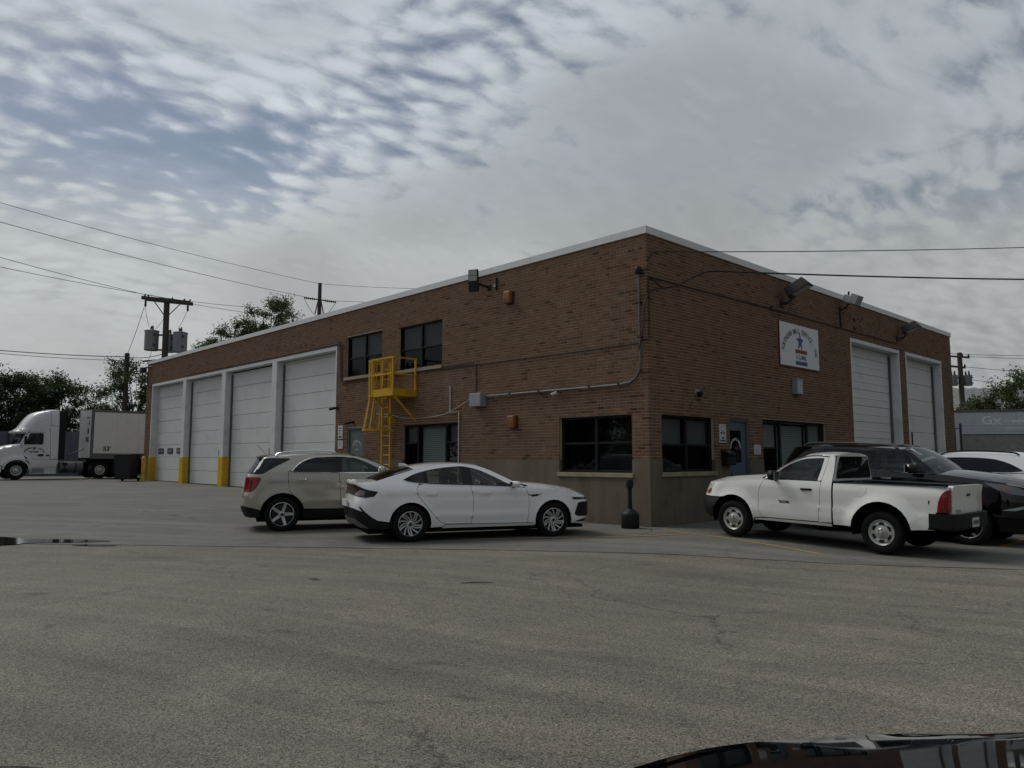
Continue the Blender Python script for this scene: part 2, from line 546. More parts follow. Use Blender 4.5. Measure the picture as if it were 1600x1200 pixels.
M['doorpanel'] = mottled('white_door_panel', [(.55, .565, .55), (.62, .635, .62), (.67, .68, .665)], .9, .5, .05, .15, (.53, .53, .50))
M['yellow'] = mottled('yellow_paint', [(.42, .24, .012), (.60, .37, .018), (.66, .42, .03)], 5., .55, .15, .3, (.36, .20, .035))
M['yellowsteel'] = mottled('yellow_steel', [(.38, .20, .012), (.55, .32, .012), (.60, .36, .016)], 7., .5, .1, .2, (.30, .15, .02))
M['linepaint'] = mottled('faded_yellow_line', [(.16, .125, .075), (.34, .22, .06), (.48, .29, .05)], 9., .9, .2)
M['frame'] = plain('dark_window_frame', (.010, .010, .012), .5, 0., .2, 8., spec=.2)
M['steeldoor'] = plain('grey_steel_door', (.115, .135, .135), .5, 0., .08, 3.)
M['bluedoor'] = plain('slate_blue_door', (.075, .100, .125), .5, 0., .10, 3.)
M['black'] = plain('black_plastic', (.009, .009, .010), .55, 0., .15, 10., spec=.25)
M['blackgloss'] = plain('gloss_black_trim', (.006, .006, .007), .15, 0., .1, 10., rvar=.03, spec=.3)
M['rubber'] = plain('tyre_rubber', (.010, .010, .010), .85, 0., .25, 30., .3, spec=.15)
M['under'] = plain('underbody_black', (.004, .004, .004), .95, 0., .2, 8., spec=.05)
M['alloy'] = plain('alloy_wheel', (.52, .53, .54), .30, .85, .08, 20.)
M['alloydark'] = plain('dark_wheel_back', (.02, .02, .022), .5, .3, .2, 20.)
M['steelwheel'] = plain('silver_painted_wheel', (.42, .42, .40), .38, .35, .12, 16.)
M['chrome'] = plain('bright_chrome', (.72, .73, .74), .13, 1., .04, 20., rvar=.05)
M['galv'] = plain('galvanised_conduit', (.105, .108, .108), .55, .2, .15, 9.)
M['greybox'] = plain('grey_enclosure', (.26, .28, .30), .5, .1, .08, 5.)
M['pvc'] = plain('white_pipe', (.46, .44, .41), .5, 0., .12, 9.)
M['bronze'] = plain('bronze_fixture', (.020, .017, .015), .6, .0, .2, 9.)
M['orange'] = plain('weathered_orange_box', (.21, .078, .008), .5, 0., .22, 9.)
M['lens'] = plain('lamp_lens', (.30, .31, .28), .25, 0., .10, 14.)
M['cable'] = plain('black_cable', (.010, .010, .010), .6, 0., .2, 9.)
M['wirefar'] = plain('grey_wire', (.035, .036, .038), .6, 0., .1, 9.)
M['wood'] = mottled('weathered_pole_wood', [(.035, .031, .027), (.062, .055, .047), (.085, .076, .066)], 4., .9, .5, .5)
M['signwhite'] = plain('sign_face', (.60, .62, .65), .4, 0., .04, 3.)
M['signred'] = plain('sign_red', (.15, .012, .018), .5, 0., .1, 6.)
M['signblue'] = plain('sign_blue', (.028, .055, .17), .5, 0., .1, 6.)
M['ink'] = plain('black_print', (.016, .018, .022), .5, 0., .1, 9.)
M['inkgrey'] = plain('grey_print', (.16, .17, .18), .5, 0., .1, 9.)
M['paper'] = plain('paper_white', (.52, .52, .53), .6, 0., .06, 9.)
M['blind'] = plain('white_blind', (.36, .38, .37), .55, 0., .06, 9.)
M['shade'] = plain('grey_roller_shade', (.13, .137, .137), .7, 0., .08, 5.)
M['shade2'] = plain('faded_white_print', (.80, .82, .85), .6, 0., .1, 4.)
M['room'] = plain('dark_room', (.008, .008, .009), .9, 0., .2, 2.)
M['roofing'] = mottled('flat_roof', [(.10, .10, .10), (.14, .14, .14), (.18, .18, .17)], 1., .9, .2)
M['seat'] = plain('dark_seat_fabric', (.020, .020, .022), .85, 0., .2, 20.)
M['transformer'] = plain('transformer_grey', (.17, .185, .20), .5, .1, .10, 4.)
M['insul'] = plain('brown_insulator', (.030, .020, .016), .3, 0., .1, 9.)

def paint(name, col, rough=.28, coat=.8, metal=0., dirt=.10, dirtcol=(.16, .145, .12), flake=0., spec=.5):
    m, t = mat(name)
    p = objc(t)
    x, y, z = t.xyz(p)
    n = t.noise(p, 2.2, 6, .6).outputs[0]
    n2 = t.noise(p, 30., 4, .6).outputs[0]
    d = t.math('MULTIPLY', t.math('ADD', t.math('MULTIPLY', t.map(n2, .45, .75), .45), t.math('MULTIPLY', t.map(n, .5, .75), .45)), dirt * 2.2, clamp=True)
    c = t.mix(d, col, dirtcol)
    if flake:
        f = t.noise(p, 900., 2, .5).outputs[0]
        c = t.mix(t.map(f, .45, .65, 0., flake), c, sc(col, 1.5))
    finish(t, c, t.math('ADD', rough, t.math('MULTIPLY', d, .5)), metal, None, spec=spec, coat=coat)
    return m
M['pwhite'] = paint('pearl_white_paint', (.80, .80, .80), .14, 1., 0., .05)
M['pwhite2'] = paint('worn_white_paint', (.74, .735, .70), .22, .7, 0., .07)
M['pwhite3'] = paint('white_truck_paint', (.62, .63, .64), .32, .6, 0., .14)
M['pwhite4'] = paint('clean_white_paint', (.70, .70, .70), .25, 1., 0., .04)
M['ptan'] = paint('champagne_paint', (.345, .325, .275), .20, 1., .25, .10, flake=.25)
M['pblack'] = paint('black_paint', (.003, .0033, .0045), .03, .3, 0., .0, spec=.4)
M['pgrey'] = paint('trailer_grey_paint', (.45, .48, .52), .45, .2, 0., .15)

def glass(name, tint, refl=1., base=(.01, .012, .013), opaque=0.):
    """tinted pane: clear share + mirror share by angle; a dark body for the tint"""
    m, t = mat(name)
    ge = t.n('ShaderNodeNewGeometry').outputs
    cosv = t.math('ABSOLUTE', t.vmath('DOT_PRODUCT', ge['Normal'], ge['Incoming']))
    fr = t.math('ADD', t.math('MULTIPLY', t.math('POWER', t.math('SUBTRACT', 1., cosv, clamp=True), 5.), .95), .045)
    fr = t.math('MULTIPLY', fr, refl, clamp=True)
    tr = t.n('ShaderNodeBsdfTransparent', {'Color': (*tint, 1)})
    gl = t.n('ShaderNodeBsdfGlossy', {'Color': (.95, .97, 1., 1), 'Roughness': .02})
    df = t.n('ShaderNodeBsdfDiffuse', {'Color': (*base, 1)})
    a = t.n('ShaderNodeMixShader', {0: opaque, 1: tr.outputs[0], 2: df.outputs[0]})
    b = t.n('ShaderNodeMixShader', {0: fr, 1: a.outputs[0], 2: gl.outputs[0]})
    t.n('ShaderNodeOutputMaterial', {'Surface': b.outputs[0]})
    return m
M['carglass'] = glass('car_glass', (.50, .56, .53), .8)
M['darkglass'] = glass('privacy_glass', (.10, .11, .11), .7)
M['winglass'] = glass('window_glass', (.86, .88, .88), .55)
M['screenglass'] = glass('screened_window_glass', (.70, .72, .72), .28)
M['lampglass'] = glass('clear_lamp_cover', (.85, .87, .88))
M['redlens'] = plain('red_tail_lens', (.20, .004, .008), .12, 0., .25, 14., rvar=.03)
M['darkred'] = plain('dark_red_lens', (.055, .004, .008), .12, 0., .3, 14., coat=1., rvar=.03)
M['amber'] = plain('amber_lens', (.30, .045, .006), .15, 0., .2, 14., coat=1.)

def leaf_mat(name, a, b, c):
    m, t = mat(name)
    rnd = t.n('ShaderNodeAttribute', attribute_name='tone', attribute_type='GEOMETRY').outputs['Fac']
    col = t.ramp(rnd, [(0., a), (.55, b), (1., c)])
    bs = t.n('ShaderNodeBsdfPrincipled', {'Base Color': col, 'Roughness': .6, 'Specular IOR Level': .3})
    tl = t.n('ShaderNodeBsdfTranslucent', {'Color': col})
    mx = t.n('ShaderNodeMixShader', {0: .3, 1: bs.outputs[0], 2: tl.outputs[0]})
    t.n('ShaderNodeOutputMaterial', {'Surface': mx.outputs[0]})
    return m
M['leaf'] = leaf_mat('leaf_green', (.020, .036, .012), (.045, .075, .020), (.085, .125, .032))
M['leafdark'] = leaf_mat('leaf_dark', (.014, .027, .011), (.034, .060, .020), (.068, .105, .034))
M['leafpale'] = leaf_mat('leaf_olive', (.030, .042, .018), (.064, .084, .030), (.11, .135, .045))
M['bark'] = mottled('bark', [(.03, .026, .02), (.05, .043, .035), (.075, .065, .052)], 5., .95, .5)
def water_mat():
    m, t = mat('puddle_water')
    n = t.noise(pos(t), 14., 2, .5).outputs[0]
    finish(t, (.018, .017, .015), .03, 0., n, .02, .002, .5)
    return m
M['water'] = water_mat()
M['crack'] = plain('crack_dark', (.030, .028, .026), .95, 0., .3, 20.)
M['rooftin'] = mottled('ribbed_metal_roof', [(.13, .135, .13), (.18, .185, .18), (.22, .225, .215)], 1., .6, .1)
M['fenceblue'] = mottled('blue_grey_fence', [(.075, .088, .108), (.105, .122, .148), (.13, .15, .18)], 1., .7, .1, .4)
M['slat'] = mottled('tan_privacy_slat', [(.13, .12, .10), (.19, .175, .15), (.24, .225, .20)], 5., .8, .1)
M['fencepost'] = plain('dark_fence_post', (.03, .033, .038), .5, .2, .15, 6.)
M['bin'] = plain('dark_wheelie_bin', (.007, .007, .009), .55, 0., .15, 4.)

# ------------------------------------------------------------------ ground
def g(x, y=0.):
    """height of the yard: falls away from the office wall on the right, climbs gently to the left end"""
    return -.09 * sstep(2.4, 5.6, x) + .29 * sstep(-4, -21, x) + .08 * sstep(-20, -36, x)
xs = [-600, -300, -150, -90, -60, -45] + [-40 + i * .8 for i in range(64)] + [12, 16, 25, 50, 120, 300, 600]
ys = [-600, -200, -80, -40, -20, -10, 0, 10, 30, 80, 200, 600]
mb = MB().grid([[(x, y, g(x)) for y in ys] for x in xs])
lot = mb.build('ground', M['lot'], smooth=180, fix=True)
tag(lot, 'worn grey asphalt yard in front of the brick building', kind='structure')

seam = [(-46, -44), (-30, -30.6), (-18, -20.9), (-12, -16.1), (-6.0, -11.15), (-4.5, -9.75), (-2.0, -7.65), (.96, -5.18), (3.0, -3.70), (5.2, -2.20), (7.45, -.80), (10, 1.0), (18, 7.2), (30, 17)]
sm = []
rg = random.Random(3)
for a, b in zip(seam, seam[1:]):
    L = math.hypot(b[0] - a[0], b[1] - a[1])
    k = max(1, int(L / .45))
    for i in range(k):
        t = i / k
        sm.append((a[0] + (b[0] - a[0]) * t + rg.uniform(-.02, .02), a[1] + (b[1] - a[1]) * t + rg.uniform(-.03, .03)))
sm.append(seam[-1])
ap = sm + [(30, 34), (-46, 34)]
mb = MB()
# strips between the seam and the far edge, following the ground height
far = 34.
cols = []
for (x, y) in sm:
    n = 14
    cols.append([(x, y + (far - y) * (j / n) ** 1.6, g(x) + .006) for j in range(n + 1)])
mb.grid(cols)
for a, b in zip(sm, sm[1:]):      # the small lip where the newer layer ends
    mb.add([(a[0], a[1], g(a[0]) - .01), (b[0], b[1], g(b[0]) - .01), (b[0], b[1], g(b[0]) + .006), (a[0], a[1], g(a[0]) + .006)], [(0, 1, 2, 3)])
apron = mb.build('apron', M['apron'], smooth=30, fix=True)
tag(apron, 'darker smoother asphalt apron running along the building', kind='structure')

def strip(name, pts, wdt, mt, parent, dz=.011, jag=0., seed=1, taper=False):
    """a flat band laid on the ground along pts"""
    rr = random.Random(seed)
    P = []
    for a, b in zip(pts, pts[1:]):
        L = math.hypot(b[0] - a[0], b[1] - a[1])
        k = max(1, int(L / .12))
        for i in range(k):
            P.append((a[0] + (b[0] - a[0]) * i / k, a[1] + (b[1] - a[1]) * i / k))
    P.append(pts[-1])
    P = [(x + rr.gauss(0, jag), y + rr.gauss(0, jag)) for x, y in P]
    rows = []
    for i, (x, y) in enumerate(P):
        a, b = P[max(0, i - 1)], P[min(len(P) - 1, i + 1)]
        d = Vector((b[0] - a[0], b[1] - a[1]))
        d = d.normalized() if d.length else Vector((1, 0))
        w_ = wdt * (.5 if not taper else .5 * rr.uniform(.35, 1.2) * min(1, 4 * i / len(P), 4 * (len(P) - i) / len(P)))
        rows.append([(x - d.y * w_, y + d.x * w_, g(x) + dz), (x + d.y * w_, y - d.x * w_, g(x) + dz)])
    return MB().grid(rows).build(name, mt, parent, fix=True)
strip('painted_line', [(.54, -.33), (1.71, -.69), (3.144, -1.11), (4.5, -1.46)], .085, M['linepaint'], apron, .010, .004, 1)
strip('painted_line', [(-.95, -4.72), (-.5, -4.19), (.62, -2.64), (1.10, -1.75), (1.44, -.80)], .09, M['linepaint'], apron, .014, .004, 2)
strip('painted_line', [(6.21, 2.1), (6.20, 3.1), (6.12, 4.1)], .13, M['linepaint'], apron, .010, .004, 3)
# cracks in the paving
def jagline(a, b, n, amp, seed):
    rr = random.Random(seed)
    out = []
    off = 0.
    for i in range(n + 1):
        t = i / n
        off += rr.gauss(0, amp)
        off *= .9
        d = Vector((b[0] - a[0], b[1] - a[1])).normalized()
        out.append((a[0] + (b[0] - a[0]) * t - d.y * off, a[1] + (b[1] - a[1]) * t + d.x * off))
    return out
for i, (a, b, wd, par, dz) in enumerate([((.1, -.12), (.95, -1.6), .018, apron, .012), ((.95, -1.6), (.2, -3.6), .016, apron, .012), ((.2, -3.6), (-.35, -5.6), .012, apron, .012),
        ((4.6, -13.6), (7.4, -11.6), .012, lot, .006), ((7.1, -12.05), (8.6, -10.95), .009, lot, .006), ((7.5, -10.9), (9.3, -9.5), .009, lot, .006),
        ((9.1, -11.0), (10.4, -9.6), .007, lot, .006), ((-3.2, -10.7), (1.6, -6.4), .014, lot, .006), ((3.2, -4.6), (7.0, -1.9), .012, lot, .006),
        ((-10, -9.2), (-4.2, -7.1), .014, apron, .012), ((-9, -7.3), (-3.4, -5.9), .011, apron, .012), ((-16, -12.), (-8.4, -5.6), .014, apron, .012),
        ((2.2, -8.9), (3.3, -7.6), .009, lot, .006), ((6.3, -6.2), (7.6, -5.4), .008, lot, .006)]):
    strip('crack', jagline(a, b, 26, .028, 40 + i), wd, M['crack'], par, dz, .004, i, True)
# the step of the seam, filled with dirt
strip('crack', [(x, y - .02) for x, y in sm[30:-20]], .024, M['crack'], lot, .0075, .008, 77, True)
strip('crack', [(.03, .4), (.035, -.035), (-.6, -.04), (-3, -.05), (-6.5, -.05), (-9.2, -.04)], .10, M['crack'], apron, .010, .018, 78, True)
strip('crack', [(.045, .3), (.05, 3), (.05, 7), (.06, 11)], .10, M['crack'], apron, .010, .018, 79, True)
# puddle lying in the seam at the left edge
pl = []
rr = random.Random(5)
for i in range(40):
    t = 2 * math.pi * i / 40
    r_ = 1 + .25 * math.sin(3 * t + .6) + .16 * math.sin(5 * t) + rr.uniform(-.05, .05)
    u, v = 1.7 * math.cos(t) * r_, .62 * math.sin(t) * r_
    pl.append((-6.6 + u * .74 - v * .67, -11.35 + u * .67 + v * .74))
v, f, _ = tri2d(pl, .4)
pud = MB().add([(p[0], p[1], g(p[0]) + .013) for p in v], f).build('water', M['water'], fix=True)
tag(pud, 'shallow puddle lying along the asphalt seam', kind='structure')
pl2 = [(-4.55 + .42 * math.cos(t) * .74 - .10 * math.sin(t) * .67, -10.0 + .42 * math.cos(t) * .67 + .10 * math.sin(t) * .74) for t in [2 * math.pi * i / 20 for i in range(20)]]
v, f, _ = tri2d(pl2, .3)
tag(MB().add([(p[0], p[1], g(p[0]) + .013) for p in v], f).build('water', M['water'], fix=True), 'small puddle beside the larger one', kind='structure')
# a twig and scraps lying on the lot
for i, (x, y, l, a) in enumerate([(3.05, -7.75, .20, .9), (1.5, -9.1, .10, .3), (8.9, -3.2, .12, 1.1), (9.3, -5.2, .10, .2)]):
    mb = MB().tube([(x - l * math.cos(a), y - l * math.sin(a), g(x) + .008), (x, y + .01, g(x) + .012), (x + l * math.cos(a), y + l * math.sin(a), g(x) + .008)], [.004, .007, .003], 5)
    tag(mb.build('twig', M['bark']), ['thin dark twig lying on the lot left of centre', 'short twig lying on the lot, leftmost and nearest', 'short twig on the lot behind the pickup', 'scrap of twig on the lot at the far right'][i], 'twig', 'twigs on the asphalt')

# ------------------------------------------------------------------ the brick building
XL, YR, ZT, ZC = -33.65, 21.55, 6.72, 1.5
bld = empty('brick_building', (0, 0, 0), label='long two-storey brown brick garage and office building with white coping', cat='building')
def P(side, u, z, d=0.):
    """point on a facade: u along it, z up, d inwards"""
    return (u, d, z) if side == 'L' else (-d, u, z)
def fbox(mb, side, u0, u1, z0, z1, d0, d1):
    a, b = P(side, u0, z0, d0), P(side, u1, z1, d1)
    return mb.box(a[0], b[0], a[1], b[1], a[2], b[2])
def fpart(name, mt, parent, side, *boxes, bevel=0.):
    m = MB()
    for b in boxes: fbox(m, side, *b)
    return m.build(name, mt, parent, bevel=bevel)

OP = {'L': [(-32.75, -13.58, -1., 5.55), (-12.98, -10.72, 4.36, 5.79), (-9.80, -7.52, 4.33, 5.74), (-12.77, -11.75, -1., 2.585),
            (-9.50, -6.73, 1.15, 2.575), (-2.75, -.48, 1.19, 2.54)],
      'R': [(.48, 2.72, 1.21, 2.54), (3.43, 4.43, -1., 2.545), (5.16, 9.12, 1.15, 2.60), (11.20, 15.54, -1., 5.51), (16.19, 20.22, -1., 5.53)]}
EXT = {'L': (XL, 0.), 'R': (0., YR)}

def wall_cells(side, z0, z1, d, u0=None, u1=None, reveal=None):
    mb = MB()
    a, b = EXT[side]
    a = a if u0 is None else u0
    b = b if u1 is None else u1
    ops = [o for o in OP[side] if o[2] < z1 and o[3] > z0]
    us = sorted({a, b} | {max(a, min(b, q)) for o in ops for q in o[:2]})
    zs = sorted({z0, z1} | {max(z0, min(z1, q)) for o in ops for q in o[2:]})
    for ua, ub in zip(us, us[1:]):
        for za, zb in zip(zs, zs[1:]):
            uc, zc = (ua + ub) / 2, (za + zb) / 2
            if any(o[0] < uc < o[1] and o[2] < zc < o[3] for o in ops): continue
            mb.add([P(side, ua, za, d), P(side, ub, za, d), P(side, ub, zb, d), P(side, ua, zb, d)], [(0, 1, 2, 3)])
    if reveal:
        for o in ops:
            ua, ub, za, zb = o[0], o[1], max(z0, o[2]), min(z1, o[3])
            q = [(ua, za, ua, zb), (ub, zb, ub, za)]
            if o[3] < z1: q.append((ua, zb, ub, zb))
            if o[2] > z0: q.append((ub, za, ua, za))
            for (p1, q1, p2, q2) in q:
                mb.add([P(side, p1, q1, d), P(side, p2, q2, d), P(side, p2, q2, reveal), P(side, p1, q1, reveal)], [(0, 1, 2, 3)])
    return mb

BL, BH, JT = .203, .0615, .013
COURSE = BH + JT
walls = {}
cand = []
for side in 'LR':
    wall = wall_cells(side, ZC, ZT, .0035, reveal=.40).build('wall', M['mortar'], bld)
    wall['label'] = 'brown brick wall with pale mortar joints'
    walls[side] = wall
    a, b = EXT[side]
    if side == 'R': a = .102
    nrow = int((ZT - ZC) / COURSE) + 1
    rb = random.Random(11 if side == 'L' else 12)
    for r_ in range(nrow):
        z0 = ZC + .004 + r_ * COURSE
        z1 = min(z0 + BH, ZT - .003)
        if z1 - z0 < .02: continue
        head = (r_ % 6 == 5)
        pit = (BL + JT) * (.5 if head else 1.)
        # bricks run from the corner outwards
        u = 0. - ((BL + JT) / 2 if (r_ % 2 and not head) else 0.)
        span = b - a
        while u < span:
            l0, l1 = max(0, u), min(span, u + pit - JT)
            u += pit
            if l1 - l0 < .03: continue
            ua, ub = (b - l1, b - l0) if side == 'L' else (a + l0, a + l1)
            segs = [(ua, ub)]
            for o in OP[side]:
                if o[2] < (z0 + z1) / 2 < o[3]:
                    ns = []
                    for s0, s1 in segs:
                        if s1 <= o[0] or s0 >= o[1]: ns.append((s0, s1)); continue
                        if s0 < o[0]: ns.append((s0, o[0]))
                        if s1 > o[1]: ns.append((o[1], s1))
                    segs = ns
            for s0, s1 in segs:
                if s1 - s0 < .025: continue
                zz1 = z1
                cz = [o for o in OP[side] if o[0] < (s0 + s1) / 2 < o[1] and z0 < o[3] < z1]
                zz0 = max([z0] + [o[3] for o in cz])
                jit = rb.uniform(-.0025, .001)
                corner = side == 'L' and s1 > -.001
                tone = min(1., max(0., .5 * (rb.random() + rb.random()) if rb.random() < .72 else rb.random()))
                c = Vector(P(side, (s0 + s1) / 2, (z0 + z1) / 2))
                dv = CAM - c
                cosv = abs(dv.normalized().y if side == 'L' else dv.normalized().x)
                cand.append((-(s1 - s0) * (zz1 - zz0) * cosv / dv.length_squared, side, s0, s1, zz0, zz1, -.001 + (0 if corner else jit), .10 if corner else .02, tone))
cand.sort(key=lambda q: q[0])
near, rest = cand[:300], cand[300:]
ub_ = MB().box(-.5, .5, 0, 1, -.5, .5)
umesh = {'L': ub_.mesh('brick')}
umesh['L'].materials.append(M['brick1'])
m_ = MB().box(-1, 0, -.5, .5, -.5, .5)
umesh['R'] = m_.mesh('brick'); umesh['R'].materials.append(M['brick1'])
for (_, side, s0, s1, z0, z1, d0, dep, tone) in near:
    o = bpy.data.objects.new('brick', umesh[side])
    o.location = P(side, (s0 + s1) / 2, (z0 + z1) / 2, d0)
    o.scale = (s1 - s0, dep, z1 - z0) if side == 'L' else (dep, s1 - s0, z1 - z0)
    link(o, walls[side])
for side in 'LR':
    vs, fs, tn = [], [], []
    for (_, sd, s0, s1, z0, z1, d0, dep, tone) in rest:
        if sd != side: continue
        n = len(vs)
        for d in (d0, d0 + dep):
            vs += [P(side, s0, z0, d), P(side, s1, z0, d), P(side, s1, z1, d), P(side, s0, z1, d)]
        fs += [(n, n + 1, n + 2, n + 3), (n, n + 4, n + 5, n + 1), (n + 1, n + 5, n + 6, n + 2), (n + 2, n + 6, n + 7, n + 3), (n + 3, n + 7, n + 4, n)]
        tn += [tone] * 5
    me = bpy.data.meshes.new('brickwork')
    me.from_pydata(vs, [], fs)
    at = me.attributes.new('tone', 'FLOAT', 'FACE')
    at.data.foreach_set('value', tn)
    me.materials.append(M['brick'])
    o = link(bpy.data.objects.new('brickwork', me), walls[side])
    o['kind'] = 'stuff'
    # poured concrete base: one piece between each pair of openings that reach the ground
    a, b = (XL, .0125) if side == 'L' else (-.010, YR)
    dpt = -.010 if side == 'L' else -.0125
    cur, runs = a, []
    for o in sorted(q for q in OP[side] if q[2] < 0):
        if o[0] > cur + .05: runs.append((cur, o[0]))
        cur = o[1]
    if b > cur + .05: runs.append((cur, b))
    for (ra_, rb2) in runs:
        base = wall_cells(side, -.6, ZC, dpt, u0=ra_, u1=rb2, reveal=None)
        ops = [o for o in OP[side] if ra_ < o[0] < rb2 and o[2] > 0 and o[2] < ZC]
        for o in ops:
            for (p1, q1, p2, q2) in ((o[0], o[2], o[0], ZC), (o[1], ZC, o[1], o[2]), (o[1], o[2], o[0], o[2])):
                base.add([P(side, p1, q1, dpt), P(side, p2, q2, dpt), P(side, p2, q2, .40), P(side, p1, q1, .40)], [(0, 1, 2, 3)])
        cur = ra_
        for o in ops + [(rb2, rb2, 0, 0)]:
            if o[0] > cur + .01:
                base.add([P(side, cur, ZC, dpt), P(side, o[0], ZC, dpt), P(side, o[0], ZC, .03), P(side, cur, ZC, .03)], [(0, 1, 2, 3)])
            cur = max(cur, o[1])
        for uu in (ra_, rb2):
            if abs(uu - a) > .01 and abs(uu - b) > .01:
                base.add([P(side, uu, -.6, dpt), P(side, uu, ZC, dpt), P(side, uu, ZC, .40), P(side, uu, -.6, .40)], [(0, 1, 2, 3)])
        me = base.build('foundation', M['concrete'], bld)
        bm = bmesh.new(); bm.from_mesh(me.data); bmesh.ops.remove_doubles(bm, verts=bm.verts, dist=.0005); bm.to_mesh(me.data); bm.free()
        me['label'] = 'tan poured concrete base of the wall'
# flat roof, hidden walls
mb = MB()
mb.add([(XL, 0, 6.5), (0, 0, 6.5), (0, YR, 6.5), (XL, YR, 6.5)], [(0, 1, 2, 3)])
mb.build('roof', M['roofing'], bld)
mb = MB()
mb.add([(XL, 0.01, -.6), (XL, YR, -.6), (XL, YR, ZT), (XL, 0.01, ZT)], [(0, 1, 2, 3)])
mb.add([(XL, YR, -.6), (0, YR, -.6), (0, YR, ZT), (XL, YR, ZT)], [(0, 1, 2, 3)])
mb.build('back_wall', M['mortar'], bld)
# metal coping in lengths
def coping(side, u0, u1):
    fpart('coping', M['coping'], bld, side, (u0, u1, 6.705, 6.875, -.035, .30))
n = 9
for i in range(n):
    u0, u1 = XL - .03 + (0.035 - .0 - XL + .03 - .035) * i / n, XL - .03 + (-XL + .03) * (i + 1) / n
    coping('L', u0 + .003, (u1 - .003) if i < n - 1 else .035)
n = 6
for i in range(n):
    u0, u1 = .301 + (YR - .25) * i / n, .301 + (YR - .25) * (i + 1) / n
    coping('R', u0 + .003, u1 - .003)
fpart('coping', M['coping'], bld, 'R', (-.033, .298, 6.7065, 6.8735, -.037, .30))
for nm, bx in (('coping', (XL - .03, XL + .27, .31, YR, 6.70, 6.87)), ('coping', (XL + .3, -.3, YR - .25, YR + .03, 6.70, 6.87))):
    MB().box(*bx).build(nm, M['coping'], bld)

# ---- windows
def window(side, u0, u1, z0, z1, cols, rail, blinds=(), sill=True, gl='winglass', rec=.09, label=None, shade=None, rail_cols=None):
    """cols: inner mullion positions as fractions; rail: height fraction of the meeting rail (None for fixed);
    blinds: (column, from, to) fractions of blinds; shade: same for roller shades"""
    wn = empty('window', P(side, (u0 + u1) / 2, z0, 0), parent=bld)
    if label: wn['label'] = label
    wn.matrix_parent_inverse = Matrix.Identity(4)
    O = Vector(wn.location)
    def bx(mb, *q):
        fbox(mb, side, *q)
    def fin(mb, name, mt, **k):
        mb.v = [tuple(Vector(p) - O) for p in mb.v]
        return mb.build(name, mt, wn, **k)
    w_, h_ = u1 - u0, z1 - z0
    us = [0.] + list(cols) + [1.]
    f = MB()
    ft = .055
    bx(f, u0, u1, z1 - ft, z1, rec, rec + .07)
    bx(f, u0, u1, z0, z0 + ft, rec, rec + .07)
    bx(f, u0, u0 + ft, z0 + ft, z1 - ft, rec, rec + .07)
    bx(f, u1 - ft, u1, z0 + ft, z1 - ft, rec, rec + .07)
    for c in cols:
        m = u0 + w_ * c
        bx(f, m - .04, m + .04, z0 + ft, z1 - ft, rec - .01, rec + .07)
    fin(f, 'frame', M['frame'], bevel=.006)
    for i in range(len(us) - 1):
        a = u0 + w_ * us[i] + (ft if i == 0 else .04)
        b = u0 + w_ * us[i + 1] - (ft if i == len(us) - 2 else .04)
        has = rail is not None and (rail_cols is None or i in rail_cols)
        if has:
            zr = z0 + h_ * rail
            r_ = MB()
            bx(r_, a, b, zr - .025, zr + .025, rec + .005, rec + .065)
            fin(r_, 'meeting_rail', M['frame'], bevel=.005)
            zz = [(z0 + ft, zr - .025, rec + .045), (zr + .025, z1 - ft, rec + .03)]
        else:
            zz = [(z0 + ft, z1 - ft, rec + .035)]
        for za, zb, d in zz:
            p = MB()
            bx(p, a, b, za, zb, d, d + .006)
            fin(p, 'pane', M[gl])
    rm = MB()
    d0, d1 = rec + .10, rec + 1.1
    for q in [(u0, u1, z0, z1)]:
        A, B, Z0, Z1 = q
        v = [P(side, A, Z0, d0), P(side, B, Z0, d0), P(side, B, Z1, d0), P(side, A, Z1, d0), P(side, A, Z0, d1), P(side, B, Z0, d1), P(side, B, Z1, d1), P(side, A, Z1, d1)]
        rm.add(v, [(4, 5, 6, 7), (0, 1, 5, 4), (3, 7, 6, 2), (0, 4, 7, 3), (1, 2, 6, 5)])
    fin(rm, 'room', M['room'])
    for (c, fa, fb) in blinds:
        a = u0 + w_ * us[c] + ft + .01
        b = u0 + w_ * us[c + 1] - ft - .01
        za, zb = z0 + h_ * fa, z0 + h_ * fb
        s_ = MB()
        n = int((zb - za) / .06)
        rj = random.Random(int(u0 * 100) + c)
        sag = rj.uniform(-.012, .012)
        for k in range(n):
            zz0 = za + k * .06
            q = [P(side, a, zz0, rec + .135), P(side, b, zz0 + sag, rec + .135), P(side, b, zz0 + sag + .054, rec + .165), P(side, a, zz0 + .054, rec + .165)]
            s_.add(q, [(0, 1, 2, 3)])
        bx(s_, a, b, zb, zb + .03, rec + .13, rec + .17)
        fin(s_, 'blind', M['blind'])
    for (c, fa, fb) in (shade or ()):
        a = u0 + w_ * us[c] + ft
        b = u0 + w_ * us[c + 1] - ft
        s_ = MB()
        bx(s_, a, b, z0 + h_ * fa, z0 + h_ * fb, rec + .13, rec + .136)
        fin(s_, 'shade', M['shade'])
    if sill:
        s_ = MB()
        um = (u0 + u1) / 2
        bx(s_, u0 - .04, um - .002, z0 - .105, z0 - .002, -.055, rec + .05)
        bx(s_, um + .002, u1 + .04, z0 - .105, z0 - .002, -.055, rec + .05)
        fin(s_, 'sill', M['sill'], bevel=.006)
    return wn
window('L', -12.98, -10.72, 4.36, 5.79, [.5], .46, gl='screenglass', label='upper window left of the yellow ladder platform', shade=[(0, .5, 1.), (1, .5, 1.)])
window('L', -9.80, -7.52, 4.33, 5.74, [.5], .46, gl='screenglass', label='upper window behind the yellow platform', shade=[(0, .5, 1.), (1, .48, 1.)])
